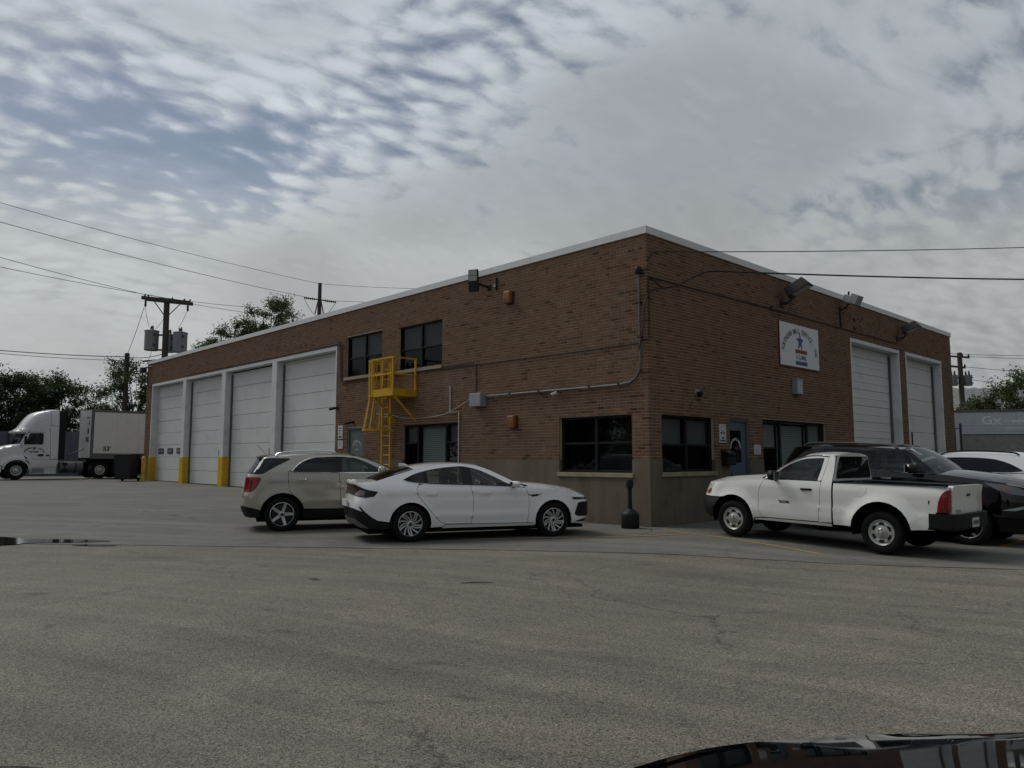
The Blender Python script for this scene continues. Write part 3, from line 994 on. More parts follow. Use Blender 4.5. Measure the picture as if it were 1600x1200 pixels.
window('L', -9.50, -6.73, 1.15, 2.575, [.26, .76], .60, blinds=[(1, .0, .97)], shade=[(0, .62, 1.), (2, .62, 1.)], rail_cols=(0, 2), label='three-part ground window with white blinds behind the sedan')
window('L', -2.75, -.48, 1.19, 2.54, [.5], .52, label='dark double window on the corner, left face')
window('R', .48, 2.72, 1.21, 2.54, [.5], .48, shade=[(0, .50, .94), (1, .50, .94)], label='window on the corner, right face, half-drawn shades')
window('R', 5.16, 9.12, 1.15, 2.60, [.29, .72], .46, blinds=[(0, .46, .95), (1, .0, .95), (2, .40, .95)], rail_cols=(0, 2), label='three-part window with blinds behind the pickup')

# ---- overhead doors
def overhead(side, u0, u1, ztop, zb, sect, rec, label, lites=None, ribs=False):
    dr = empty('garage_door', P(side, (u0 + u1) / 2, zb, rec), parent=bld)
    dr['label'] = label
    O = Vector(dr.location)
    zs = []
    z = zb
    while z < ztop - .05:
        zs.append((z, min(z + sect, ztop)))
        z += sect
    rr = random.Random(int(u0 * 10))
    for i, (za, zz) in enumerate(zs):
        m = MB()
        j = rr.uniform(-.006, .006)
        fbox(m, side, u0, u1, za + .006, zz - .006, rec + j, rec + .05 + j)
        if ribs:
            fbox(m, side, u0 + .003, u1 - .003, za + sect * .46, za + sect * .54, rec + j - .012, rec + j + .01)
        m.v = [tuple(Vector(p) - O) for p in m.v]
        m.build('door_panel', M['doorpanel'], dr, bevel=.007)
    m = MB()
    fbox(m, side, u0, u1, zb, ztop, rec + .06, rec + .09)
    m.v = [tuple(Vector(p) - O) for p in m.v]
    m.build('backing', M['under'], dr)
    m = MB()
    fbox(m, side, u0, u1, zb - .02, zb + .03, rec - .008, rec + .03)
    m.v = [tuple(Vector(p) - O) for p in m.v]
    m.build('bottom_seal', M['rubber'], dr)
    for (a, b) in (lites or ()):
        ua, ub = u0 + (u1 - u0) * a, u0 + (u1 - u0) * b
        za, zz = zb + sect * 3 - sect * .72, zb + sect * 3 - sect * .28
        m = MB()
        pts = []
        for cx, cz, s0 in ((ub - .07, zz - .07, 0), (ua + .07, zz - .07, 90), (ua + .07, za + .07, 180), (ub - .07, za + .07, 270)):
            for k in range(5):
                t = R(s0 + 22.5 * k)
                pts.append((cx + .07 * math.cos(t), cz + .07 * math.sin(t)))
        m.prism([Vector(P(side, u, z, rec - .02)) - O for u, z in pts], Vector(P(side, 0, 0, .03)) - Vector(P(side, 0, 0, 0)))
        w1 = m.build('door_window', M['frame'], dr, fix=True)
        m = MB()
        fbox(m, side, ua + .06, ub - .06, za + .06, zz - .06, rec - .024, rec - .021)
        m.v = [tuple(Vector(p) - O) for p in m.v]
        m.build('door_pane', M['inkgrey'], dr)
    return dr
colsL = [(-28.28, -27.90), (-23.58, -23.17), (-18.62, -18.20)]
edges = [-32.66] + [q for c in colsL for q in c] + [-13.66]
for i in range(4):
    a, b = edges[2 * i], edges[2 * i + 1]
    zb = g(a) * .5 + g(b) * .5 + .01
    overhead('L', a + .01, b - .01, 5.42, zb, .635, .33,
             ['white sectional garage door with three small windows, leftmost', 'white sectional garage door, second from the left', 'white sectional garage door, third from the left', 'white sectional garage door beside the steel door'][i],
             [(.07, .25), (.38, .56), (.68, .86)] if i == 0 else None)
# white frame round the four doors
fpart('door_head', M['whitetrim'], bld, 'L', (-32.76, -13.57, 5.43, 5.555, -.012, .38))
for i, (a, b) in enumerate(colsL):
    zf = g((a + b) / 2)
    pr = fpart('pier', M['whitetrim'], bld, 'L', (a, b, 1.62, 5.428, -.010, .37), bevel=.012)
    pr['label'] = 'white painted pier between garage doors'
    yb = fpart('bumper_guard', M['yellow'], bld, 'L', (a - .03, b + .03, zf - .1, 1.63, -.035, .375), bevel=.02)
    yb['label'] = 'yellow painted foot of the pier'
    fpart('door_track', M['galv'], bld, 'L', (b + .01, b + .07, zf, 5.3, .26, .32))
    fpart('pull_hook', M['galv'], bld, 'L', (a - .14, a - .02, 1.66, 1.95, .02, .09))
fpart('door_jamb', M['whitetrim'], bld, 'L', (-32.76, -32.66, 1.62, 5.428, -.010, .37), bevel=.01)
fpart('bumper_guard', M['yellow'], bld, 'L', (-32.78, -32.64, .2, 1.63, -.03, .375), bevel=.015)
fpart('door_jamb', M['whitetrim'], bld, 'L', (-13.66, -13.57, -.1, 5.428, -.010, .37), bevel=.01)
for (a, b, zt, rb_, lb) in ((11.20, 15.54, 5.51, True, 'white ribbed garage door beside the sign'), (16.19, 20.22, 5.53, False, 'white sectional garage door at the far right end')):
    overhead('R', a + .09, b - .09, zt - .12, .0, .56 if rb_ else .64, .36, lb, None, rb_)
    fpart('door_head', M['whitetrim'], bld, 'R', (a - .01, b + .01, zt - .11, zt + .01, -.012, .40))
    for (q0, q1) in ((a - .008, a + .085), (b - .085, b + .008)):
        fpart('door_jamb', M['whitetrim'], bld, 'R', (q0, q1, -.3, zt - .112, -.010, .41), bevel=.01)
    fpart('door_track', M['galv'], bld, 'R', (b - .16, b - .10, 0., zt - .2, .28, .34))
fpart('door_latch', M['black'], bld, 'R', (17.45, 17.51, 2.05, 2.55, .315, .352), bevel=.01)

# ---- entrance doors
def entry(side, u0, u1, zt, mt, zb, label):
    dr = empty('door', P(side, (u0 + u1) / 2, zb, 0), parent=bld)
    dr['label'] = label
    O = Vector(dr.location)
    def pp(name, m_, *bs, **k):
        m = MB()
        for b in bs: fbox(m, side, *b)
        m.v = [tuple(Vector(p) - O) for p in m.v]
        return m.build(name, m_, dr, **k)
    pp('door_frame', mt, (u0, u0 + .055, zb, zt, .03, .16), (u1 - .055, u1, zb, zt, .03, .16), (u0 + .055, u1 - .055, zt - .06, zt, .03, .16), bevel=.006)
    return dr, pp
dr, pp = entry('L', -12.77, -11.75, 2.585, M['steeldoor'], .12, 'grey steel door with a white arched emblem, by the ladder')
pp('door_leaf', M['steeldoor'], (-12.71, -11.81, .13, 2.52, .08, .13), bevel=.008)
pp('handle', M['galv'], (-11.95, -11.87, 1.12, 1.20, .03, .08), bevel=.01)
m = MB()
O = Vector(dr.location)
arc_letters(m, 'SOUTHERN MAIL', .085, Vector((-12.26, 0, 1.93)) - O, .25, .20, 165, 15, (1, 0, 0), (0, 0, 1), (0, -1, 0), .004, -.078)
letters(m, '*', .16, Vector((-12.26, 0, 1.95)) - O, (1, 0, 0), (0, 0, 1), (0, -1, 0), .006, -.078)
letters(m, 'U.S. MAIL', .05, Vector((-12.26, 0, 1.84)) - O, (1, 0, 0), (0, 0, 1), (0, -1, 0), .003, -.078)
m.build('lettering', M['paper'], dr)
dr, pp = entry('R', 3.43, 4.43, 2.545, M['bluedoor'], -.02, 'slate blue entrance door with a tall window')
pp('door_leaf', M['bluedoor'], (3.49, 3.60, .0, 2.25, .08, .13), (4.16, 4.37, .0, 2.25, .08, .13), (3.60, 4.16, .0, 1.42, .08, .13), (3.49, 4.37, 2.25, 2.485, .08, .13), bevel=.006)
pp('pane', M['winglass'], (3.60, 4.16, 1.42, 2.25, .10, .106))
pp('room', M['room'], (3.50, 4.36, 1.3, 2.4, .5, .55))
pp('handle', M['black'], (3.50, 3.56, 1.02, 1.14, .01, .08), bevel=.01)
pp('push_plate', M['black'], (3.495, 3.60, .8, 1.2, .07, .079))
for q in (3.79, 3.98): pp('glazing_bar', M['frame'], (q - .008, q + .008, 1.93, 2.25, .107, .115))
m = MB()
O = Vector(dr.location)
arc_letters(m, 'SOUTHERN MAIL SERVICE', .07, Vector((0, 3.88, 1.80)) - O, .235, .23, 178, 2, (0, 1, 0), (0, 0, 1), (1, 0, 0), .006, -.092)
m.build('lettering', M['paper'], dr)
m = MB()
m.box(-.098, -.094, 3.80 - O.y, 4.0 - O.y, 1.77 - O.z, 1.82 - O.z)
m.build('lettering', M['signred'], dr)

# ------------------------------------------------------------------ things fixed to the walls
# caged ladder with platform
lad = empty('caged_ladder', (-9.5, 0, .1), label='yellow steel caged ladder and platform below the upper windows', cat='ladder')
LO = Vector(lad.location)
def lp(name, fn, smooth=None, bevel=0.):
    m = MB(); fn(m)
    m.v = [tuple(Vector(p) - LO) for p in m.v]
    return m.build(name, M['yellowsteel'], lad, smooth=smooth, bevel=bevel)
PX0, PX1, PY, PZ, RZ = -9.88, -8.76, -.90, 3.50, 4.63
lp('platform', lambda m: (m.box(PX0, PX1, PY, -.02, PZ - .05, PZ), m.box(PX0 - .01, PX1 + .01, PY - .012, PY + .01, PZ - .07, PZ + .15), m.box(PX1 - .01, PX1 + .012, PY + .012, -.02, PZ - .07, PZ + .149)), bevel=.006)
for (x, y) in ((PX0, PY), (PX1, PY), (PX1, -.06)):
    lp('railing_post', lambda m: m.box(x - .028, x + .028, y - .028, y + .028, PZ - .06, RZ), bevel=.006)
for z in (RZ - .028, (PZ + RZ) / 2 + .04):
    lp('railing', lambda m: m.box(PX0 + .03, PX1 - .03, PY - .024, PY + .024, z - .024, z + .026), bevel=.006)
    lp('railing', lambda m: m.box(PX1 - .024, PX1 + .024, PY + .03, -.09, z - .024, z + .026), bevel=.006)
for x in (PX0 + .05, PX1 - .03):
    lp('brace', lambda m: m.obox(((x), -.43, 3.06), (.022, 0, 0), (0, -.43, .39), (0, .018, .02)))
LX0, LX1, LY = -10.36, -9.90, -.20
for x in (LX0, LX1):
    lp('ladder_rail', lambda m: m.box(x - .03, x + .03, LY - .015, LY + .045, .25, RZ + .02), bevel=.005)
z = .42
while z < RZ - .1:
    lp('rung', lambda m: m.cyl((LX0 + .03, LY + .015, z), (LX1 - .03, LY + .015, z), .014, n=8))
    z += .305
for z in (1.0, 2.7, 4.3):
    for x in (LX0, LX1): lp('wall_bracket', lambda m: m.box(x - .02, x + .02, LY + .045, -.002, z - .03, z + .03))
def hoop(z, r, w_=.03):
    def fn(m):
        c = ((LX0 + LX1) / 2, LY)
        pts = []
        for k in range(15):
            t = R(180 + 180 * k / 14)
            pts.append((c[0] + r * math.cos(t), c[1] - .02 + 1.75 * r * math.sin(t)))
        outer, inner = [], []
        for (x, y) in pts:
            outer.append((x, y)); d = Vector((x - c[0], y - c[1])).normalized()
            inner.append((x - d.x * .008, y - d.y * .008))
        rows = [[(x, y, z - w_) for x, y in outer], [(x, y, z + w_) for x, y in outer], [(x, y, z + w_) for x, y in inner], [(x, y, z - w_) for x, y in inner], [(x, y, z - w_) for x, y in outer]]
        m.grid(rows)
    return fn
for z, r in ((RZ - .03, .36), (3.50, .36), (2.42, .47)):
    lp('cage_hoop', hoop(z, r), smooth=40)
for k in range(7):
    t = R(180 + 180 * (k + .5) / 7)
    def fn(m, t=t):
        c = Vector(((LX0 + LX1) / 2, LY, 0))
        pts = []
        for z, r in ((2.40, .462), (2.9, .40), (3.3, .357), (3.5, .352), (RZ, .352)):
            pts.append(c + Vector((r * math.cos(t), -.02 + 1.75 * r * math.sin(t), z)))
        dv = Vector((-math.sin(t), math.cos(t), 0)) * .024
        nv = Vector((math.cos(t), math.sin(t), 0)) * .006
        m.grid([[p - dv + nv, p + dv + nv, p + dv - nv, p - dv - nv] for p in pts], wrap=True)
    lp('cage_strap', fn)

def wallthing(name, label, cat, side, u, z, group=None):
    o = empty(name, P(side, u, z, 0), label=label, cat=cat, group=group)
    O = Vector(o.location)
    def pp(nm, mt, fn, smooth=None, bevel=0.):
        m = MB(); fn(m)
        m.v = [tuple(Vector(p) - O) for p in m.v]
        return m.build(nm, mt, o, smooth=smooth, bevel=bevel, fix=False)
    return o, pp

# LED floodlight near the coping on the left face
o, pp = wallthing('floodlight', 'black flat floodlight with pale lens on an arm, high on the left face', 'floodlight', 'L', -5.45, 6.33)
fc = Vector((-5.62, -.40, 6.50)); fx = Vector((.93, .36, 0)).normalized(); fz = Vector((.02, -.06, 1)).normalized(); fn_ = fx.cross(fz).normalized()
if fn_.y > 0: fn_ = -fn_
pp('housing', M['black'], lambda m: m.obox(fc, fx * .15, fn_ * .035, fz * .31), bevel=.012)
for k in (0, 1):
    pp('lens', M['lens'], lambda m: m.obox(fc + fz * (.06 + .155 * k) + fn_ * .037, fx * .125, fn_ * .004, fz * .070))
pp('arm', M['black'], lambda m: m.tube([fc - fn_ * .03 - fz * .05, Vector((-5.45, -.12, 6.36)), Vector((-5.40, -.01, 6.33))], .035, 8))
pp('mount_plate', M['black'], lambda m: m.box(-5.48, -5.32, -.03, -.004, 6.25, 6.41), bevel=.01)
pp('loose_wire', M['cable'], lambda m: m.tube([fc - fz * .30, fc - fz * .42 + Vector((.02, .02, 0)), fc - fz * .52 + Vector((-.03, .05, 0)), Vector((-5.5, -.01, 5.98))], .006, 5))

o, pp = wallthing('wire_insulator', 'small pale insulator bracket beside the upper orange box', 'insulator', 'L', -5.085, 6.36)
pp('bracket', M['bronze'], lambda m: m.box(-5.11, -5.06, -.06, -.003, 6.20, 6.55), bevel=.006)
pp('spool', M['pvc'], lambda m: m.lathe([(.0, 6.28), (.035, 6.28), (.022, 6.32), (.035, 6.36), (.0, 6.36)], 10, c=(-5.085, -.085, 0)))

for (u, z, lb) in ((-4.54, 5.90, 'weathered orange alarm box high on the left face'), (-4.39, 2.50, 'weathered orange alarm box above the concrete base')):
    o, pp = wallthing('alarm_box', lb, 'alarm box', 'L', u, z, 'orange boxes on the wall')
    pp('housing', M['orange'], lambda m: m.box(u - .13, u + .13, -.165, -.02, z - .17, z + .17), bevel=.035)
    pp('back_plate', M['bronze'], lambda m: m.box(u - .15, u + .15, -.02, -.003, z - .18, z + .18), bevel=.005)
    pp('louver', M['bronze'], lambda m: [m.box(u - .10, u + .10, -.168, -.163, z - .11 + .05 * k, z - .098 + .05 * k) for k in range(2)])

# service conduit with weatherhead
o, pp = wallthing('service_conduit', 'thick grey conduit bending round to the grey junction box', 'conduit', 'L', -.17, 3.2)
path = [(-.175, -.06, 5.80), (-.17, -.06, 4.6), (-.165, -.06, 3.72), (-.20, -.06, 3.52), (-.30, -.06, 3.36), (-.48, -.06, 3.27), (-.80, -.06, 3.235), (-2.7, -.06, 3.24), (-5.48, -.06, 3.25)]
pp('pipe', M['galv'], lambda m: m.tube(path, .029, 10), smooth=60)
pp('weatherhead', M['black'], lambda m: m.lathe([(.0, -.10), (.075, -.09), (.085, -.02), (.07, .05), (.03, .085), (0, .09)], 14, c=(-.175, -.08, 5.86)), smooth=60)
for (x, z) in ((-.17, 5.1), (-.168, 4.3), (-.8, 3.235), (-1.7, 3.237), (-3.4, 3.242), (-4.5, 3.247)):
    pp('strap', M['bronze'], lambda m: m.box(x - (.05 if z > 3.5 else .02), x + (.05 if z > 3.5 else .02), -.101, -.003, z - (.02 if z > 3.5 else .045), z + (.02 if z > 3.5 else .045)))
pp('loose_cable', M['cable'], lambda m: m.tube(crom([(-.13, -.05, 3.55), (-.5, -.10, 3.215), (-1.2, -.105, 3.20), (-1.45, -.10, 3.165), (-1.75, -.105, 3.20), (-2.4, -.10, 3.22), (-3.1, -.105, 3.19), (-3.7, -.10, 3.205), (-4.2, -.105, 3.20), (-5.4, -.09, 3.215)], 5), .012, 6), smooth=60)
o, pp = wallthing('junction_box', 'grey metal junction box at the end of the conduit', 'junction box', 'L', -5.72, 3.16)
pp('housing', M['greybox'], lambda m: m.box(-5.97, -5.49, -.24, -.004, 2.97, 3.345), bevel=.012)
pp('cover', M['greybox'], lambda m: m.box(-5.955, -5.505, -.252, -.242, 2.985, 3.33), bevel=.004)
o, pp = wallthing('security_camera', 'small white bullet camera below the conduit', 'camera', 'L', -2.74, 3.14)
pp('body', M['pvc'], lambda m: m.cyl((-2.72, -.13, 3.17), (-2.78, -.27, 3.10), .045, n=10), bevel=.006)
pp('mount', M['galv'], lambda m: m.tube([(-2.71, -.005, 3.19), (-2.71, -.08, 3.19), (-2.72, -.14, 3.17)], .018, 7))
pp('lens', M['blackgloss'], lambda m: m.cyl((-2.781, -.273, 3.099), (-2.784, -.279, 3.097), .032, n=10))

# thin dark conduit along the left face and over the garage doors
o, pp = wallthing('thin_conduit', 'thin dark conduit running along the left face under the upper windows', 'conduit', 'L', -5.9, 4.18)
pp('pipe', M['bronze'], lambda m: m.tube([(-.25, -.03, 4.16), (-3.27, -.03, 4.172), (-6.0, -.03, 4.196), (-6.8, -.03, 4.198), (-9.9, -.03, 4.205), (-13.0, -.03, 4.19), (-13.22, -.03, 4.26), (-13.25, -.03, 4.42), (-13.30, -.03, 5.50), (-13.36, -.03, 5.60), (-13.55, -.03, 5.625), (-17.8, -.03, 5.63), (-28, -.03, 5.66)], .016, 6), smooth=60)
pp('pipe', M['bronze'], lambda m: m.tube([(-6.0, -.03, 4.25), (-9.9, -.03, 4.25), (-12.9, -.03, 4.235), (-13.12, -.03, 4.30), (-13.17, -.03, 4.45), (-13.20, -.03, 5.55), (-13.30, -.03, 5.68), (-13.6, -.03, 5.70)], .014, 6), smooth=60)
pp('drop_pipe', M['bronze'], lambda m: m.tube([(-5.925, -.03, 4.19), (-5.922, -.03, 3.35)], .016, 6))
o, pp = wallthing('white_pipe', 'thin white pipe with an elbow beside the ground-floor window', 'pipe', 'L', -6.7, 1.5)
pp('pipe', M['pvc'], lambda m: m.tube([(-7.08, -.03, 3.65), (-7.08, -.03, 2.885)], .020, 7))
pp('pipe', M['pvc'], lambda m: m.tube([(-7.10, -.031, 2.875), (-6.675, -.031, 2.875), (-6.675, -.031, .4)], .021, 7))
tag(MB().tube(crom([(-10.9, -.05, 2.99), (-10.14, -.04, 2.94), (-9.5, -.04, 2.81), (-8.65, -.04, 2.765), (-7.75, -.04, 2.79), (-7.08, -.05, 2.89), (-5.98, -.06, 3.27)], 6), .009, 6).build('slack_cable', M['pvc'], smooth=60), 'pale slack cable sagging under the yellow platform', 'cable')
for (u, z, lb) in ((-12.43, 2.76, 'small dark camera above the grey steel door'), (-13.50, 3.30, 'small dark camera on the garage door jamb')):
    o, pp = wallthing('security_camera', lb, 'camera', 'L', u, z)
    pp('body', M['black'], lambda m: m.cyl((u + .02, -.10, z + .02), (u - .12, -.24, z - .03), .05, n=10))
    pp('mount', M['black'], lambda m: m.box(u, u + .10, -.11, -.003, z - .02, z + .05), bevel=.01)
o, pp = wallthing('notice_board', 'narrow white notice sign beside the grey steel door', 'sign', 'L', -13.2, 2.45)
pp('board', M['paper'], lambda m: m.box(-13.36, -13.06, -.02, -.004, 2.22, 2.69))
m = MB()
[m.box(-.10, .08 - .04 * k, -.0235, -.0215, .13 - .09 * k, .16 - .09 * k) for k in range(3)]
m.box(-.11, .09, -.0235, -.0215, -.19, -.13)
m.build('lettering', M['ink'], o)['kind'] = 'stuff'
o, pp = wallthing('notice_board', 'small white paper notice under the narrow sign', 'sign', 'L', -13.2, 2.03)
pp('board', M['paper'], lambda m: m.box(-13.36, -13.04, -.02, -.004, 1.88, 2.165))
m = MB(); [m.box(-.1, .1 - .03 * (k % 2), -.0235, -.0215, .08 - .05 * k, .095 - .05 * k) for k in range(4)]
m.build('lettering', M['inkgrey'], o)['kind'] = 'stuff'
# far-left corner lamp
o, pp = wallthing('corner_lamp', 'dark lamp and bracket on the far left corner', 'lamp', 'L', -33.5, 6.5)
pp('housing', M['bronze'], lambda m: m.box(-33.9, -33.6, -.35, -.05, 6.25, 6.55), bevel=.03)
pp('arm', M['bronze'], lambda m: m.tube([(-33.7, -.2, 6.5), (-33.3, -.12, 6.55), (-32.95, -.01, 6.52)], .04, 7))
pp('pipe', M['cable'], lambda m: m.tube([(-33.6, -.03, 6.3), (-33.5, -.03, 5.6), (-33.35, -.03, 5.45), (-32.9, -.03, 5.42)], .02, 6))

# ---- right face
sg = empty('wall_sign', P('R', 7.49, 4.83, 0), label='white company sign with arched lettering, blue star and red and blue bars', cat='sign')
O = Vector(sg.location)
def sp(name, mt, *bs, bevel=0.):
    m = MB()
    for b in bs: m.box(*b)
    return m.build(name, mt, sg, bevel=bevel)
sp('frame', M['signred'], (.003, .034, -1.26, 1.26, -.655, -.6255), (.003, .034, -1.26, 1.26, .6255, .65), (.003, .034, -1.26, -1.2355, -.625, .625), (.003, .034, 1.2355, 1.26, -.625, .625))
sp('board', M['signwhite'], (.004, .040, -1.235, 1.235, -.625, .625))
m = MB()
YU, ZU, XU = (0, 1, 0), (0, 0, 1), (1, 0, 0)
arc_letters(m, 'SOUTHERN MAIL SERVICE, INC', .225, (.04, -.01, -.36), 1.09, .80, 166, 12, YU, ZU, XU, .006, .003, .70)
letters(m, 'U. S. MAIL', .19, (.04, .06, -.335), YU, ZU, XU, .005, .003, .80)
m.build('lettering', M['ink'], sg)
m = MB()
st = []
for k in range(10):
    t = R(90 + 36 * k); r_ = .24 if k % 2 == 0 else .092
    st.append((.044, .0 + r_ * 1.02 * math.cos(t) * .98, .14 + r_ * 1.25 * math.sin(t)))
m.prism(st, (.003, 0, 0))
m.build('star', M['signblue'], sg, fix=True)
sp('red_bar', M['signred'], (.0405, .0435, -.31, .43, -.215, -.105))
sp('blue_bar', M['signblue'], (.0405, .0435, -.31, .43, -.56, -.445))

o, pp = wallthing('wall_lantern', 'pale box lantern below the company sign', 'lamp', 'R', 7.15, 3.62)
pp('housing', M['greybox'], lambda m: (m.box(.003, .16, 6.97, 7.02, 3.42, 3.80), m.box(.003, .165, 6.95, 7.36, 3.80, 3.84), m.box(.003, .165, 6.95, 7.36, 3.39, 3.42)), bevel=.006)
pp('diffuser', M['paper'], lambda m: m.box(.003, .15, 7.021, 7.34, 3.42, 3.80), bevel=.012)
for k in range(3): pp('guard_bar', M['greybox'], lambda m: m.box(.150, .158, 7.08 + .10 * k, 7.095 + .10 * k, 3.425, 3.795))

def shoebox(u, z, yaw, lb, s=1., mt='bronze', tilt=28):
    o, pp = wallthing('shoebox_floodlight', lb, 'floodlight', 'R', u, z, 'shoebox lights over the right face')
    f = Vector((math.cos(R(yaw)) * math.cos(R(tilt)), math.sin(R(yaw)) * math.cos(R(tilt)), math.sin(R(tilt))))    # long axis, rising outwards
    side = Vector((-math.sin(R(yaw)), math.cos(R(yaw)), 0))
    up = f.cross(side).normalized()
    if up.z < 0: up = -up
    c = Vector((.28, u, z + .30)) + f * .22 * s
    def body(m):
        a, b, h = .31 * s, .21 * s, .13 * s
        lo = [c + f * (i * a) + side * (j * b) - up * h for i, j in ((-1, -1), (1, -1), (1, 1), (-1, 1))]
        hi = [c + f * (i * a * .82 - .03) + side * (j * b * .8) + up * h for i, j in ((-1, -1), (1, -1), (1, 1), (-1, 1))]
        m.add(lo + hi, [(3, 2, 1, 0), (4, 5, 6, 7), (0, 1, 5, 4), (1, 2, 6, 5), (2, 3, 7, 6), (3, 0, 4, 7)])
    pp('housing', M[mt], body, bevel=.012)
    pp('lens', M['lens'], lambda m: m.obox(c - up * (.132 * s) + f * .04, f * (.22 * s), side * (.165 * s), up * .006))
    pp('arm', M['bronze'], lambda m: m.tube([(.0, u, z), (.20, u, z), (.29, u, z + .06), (.30, u, z + .24), c - up * .1 * s - f * .2 * s], .035, 8), smooth=60)
    pp('mount_plate', M['bronze'], lambda m: m.box(.003, .05, u - .10, u + .10, z - .10, z + .10), bevel=.01)
    return o, pp
o, pp = shoebox(6.5, 5.98, 8, 'large bronze shoebox floodlight above the company sign', 1.12)
pp('loose_wire', M['cable'], lambda m: m.tube(crom([(.30, 6.5, 6.2), (.2, 6.62, 5.85), (.1, 6.45, 5.68), (.02, 5.9, 5.76)], 5), .010, 5))
o, pp = wallthing('floodlight', 'pale grey floodlight on a post bracket at the coping', 'floodlight', 'R', 10.5, 6.3)
pp('arm', M['bronze'], lambda m: (m.box(.004, .06, 10.43, 10.55, 5.80, 6.45), m.tube([(.03, 10.49, 6.35), (.24, 10.49, 6.42), (.28, 10.49, 6.52)], .03, 7)))
pp('housing', M['greybox'], lambda m: m.obox((.34, 10.50, 6.64), (.15, 0, -.075), (0, .18, 0), (.05, 0, .11)), bevel=.02)
pp('visor', M['greybox'], lambda m: m.obox((.52, 10.52, 6.62), (.11, 0, -.055), (0, .21, 0), (.065, 0, .14)), bevel=.01)
pp('photocell', M['black'], lambda m: m.cyl((.32, 10.44, 6.74), (.34, 10.44, 6.90), .03, n=8))
shoebox(15.44, 5.95, 6, 'bronze shoebox floodlight between the two right-hand garage doors', 1.0, tilt=22)

o, pp = wallthing('thin_conduit', 'thin dark conduit running along the right face', 'conduit', 'R', 5.9, 5.74)
pp('pipe', M['bronze'], lambda m: m.tube([(.03, .05, 5.69), (.03, 1.56, 5.70), (.03, 5.88, 5.745), (.03, 15.4, 5.76)], .017, 6), smooth=60)
pp('drop_pipe', M['bronze'], lambda m: m.tube([(.028, .05, 5.72), (.028, .05, 4.55), (.028, .03, 4.3), (.02, -.02, 4.15)], .014, 6))
pp('cover_box', M['bronze'], lambda m: m.box(.003, .07, 5.80, 5.95, 5.70, 5.82), bevel=.01)
o, pp = wallthing('dome_camera', 'small dark dome light above the corner window, right face', 'camera', 'R', 1.95, 3.1)
pp('base', M['greybox'], lambda m: m.cyl((.003, 1.95, 3.12), (.05, 1.95, 3.12), .085, n=14))
pp('dome', M['blackgloss'], lambda m: m.lathe([(.0, -.10), (.05, -.085), (.075, -.03), (.075, .03)], 14, c=(.10, 1.95, 3.11)), smooth=60)
o, pp = wallthing('notice_board', 'tall white safety notice left of the blue door', 'sign', 'R', 3.08, 2.16)
pp('board', M['paper'], lambda m: m.box(.004, .02, 2.93, 3.24, 1.925, 2.39))
m = MB(); m.box(.0205, .023, -.11, -.02, -.01, .03); m.box(.0205, .023, .02, .11, -.01, .03); m.box(.0205, .023, -.04, .06, -.14, -.10); m.box(.0205, .023, -.13, .13, -.205, -.165)
for k in range(14):
    t = 2 * math.pi * k / 14
    m.box(.0205, .023, -.01 + .08 * math.cos(t), .01 + .08 * math.cos(t), .12 + .07 * math.sin(t) - .008, .12 + .07 * math.sin(t) + .008)
m.build('lettering', M['ink'], o)['kind'] = 'stuff'
o, pp = wallthing('notice_board', 'small white notice right of the blue door', 'sign', 'R', 4.82, 1.765)
pp('board', M['paper'], lambda m: m.box(.004, .02, 4.65, 4.99, 1.635, 1.895))
m = MB(); [m.box(.0205, .023, -.11 + .02 * (k % 2), .11, .08 - .045 * k, .093 - .045 * k) for k in range(5)]
m.build('lettering', M['inkgrey'], o)['kind'] = 'stuff'
o, pp = wallthing('mailbox', 'black wall mailbox left of the blue door', 'mailbox', 'R', 3.2, 1.55)
pp('body', M['black'], lambda m: m.box(.003, .20, 2.99, 3.40, 1.36, 1.68), bevel=.02)
pp('lid', M['blackgloss'], lambda m: m.add([(.003, 2.98, 1.76), (.003, 3.41, 1.76), (.225, 3.41, 1.64), (.225, 2.98, 1.64), (.003, 2.98, 1.69), (.003, 3.41, 1.69), (.215, 3.41, 1.60), (.215, 2.98, 1.60)], [(0, 3, 2, 1), (4, 5, 6, 7), (0, 4, 7, 3), (1, 2, 6, 5), (2, 3, 7, 6)]))
pp('lock', M['chrome'], lambda m: m.cyl((.20, 3.27, 1.60), (.235, 3.27, 1.60), .03, n=10))
for k in range(2):
    z = (6.18, 5.89)[k]
    tag(MB().box(.003, .05, 11.54, 11.70, z - .04, z + .04).build('anchor_bolt', M['bronze']), ['rusty anchor bracket right of the grey floodlight, upper', 'rusty anchor bracket right of the grey floodlight, lower'][k], 'bracket', 'rusty brackets')

# overhead service cables coming in from the right
def sagline(a, b, sag, n=24):
    a, b = Vector(a), Vector(b)
    return [a.lerp(b, i / n) - Vector((0, 0, sag * 4 * (i / n) * (1 - i / n))) for i in range(n + 1)]
cab = crom([(-.13, -.11, 5.84), (.05, .2, 5.62), (.16, .42, 5.47), (.22, .9, 5.58), (.28, 1.36, 5.80), (.36, 1.9, 6.05), (.45, 2.3, 6.13)], 6)
cab += [tuple(p) for p in sagline((.45, 2.3, 6.13), (10.0, 17.4, 6.80), .12)][1:]
tag(MB().tube(cab, .020, 6).build('service_cable', M['cable'], smooth=60), 'thick black service cable crossing the right face to the street', 'cable')
tag(MB().tube(crom([(-.17, -.10, 4.0), (-.05, -.07, 4.6), (-.03, -.07, 5.0), (.04, .05, 5.3), (.12, .25, 5.42), (.2, .5, 5.46)], 5), .016, 6).build('drip_loop', M['cable'], smooth=60), 'black drip loop hanging down the corner beside the conduit', 'cable')
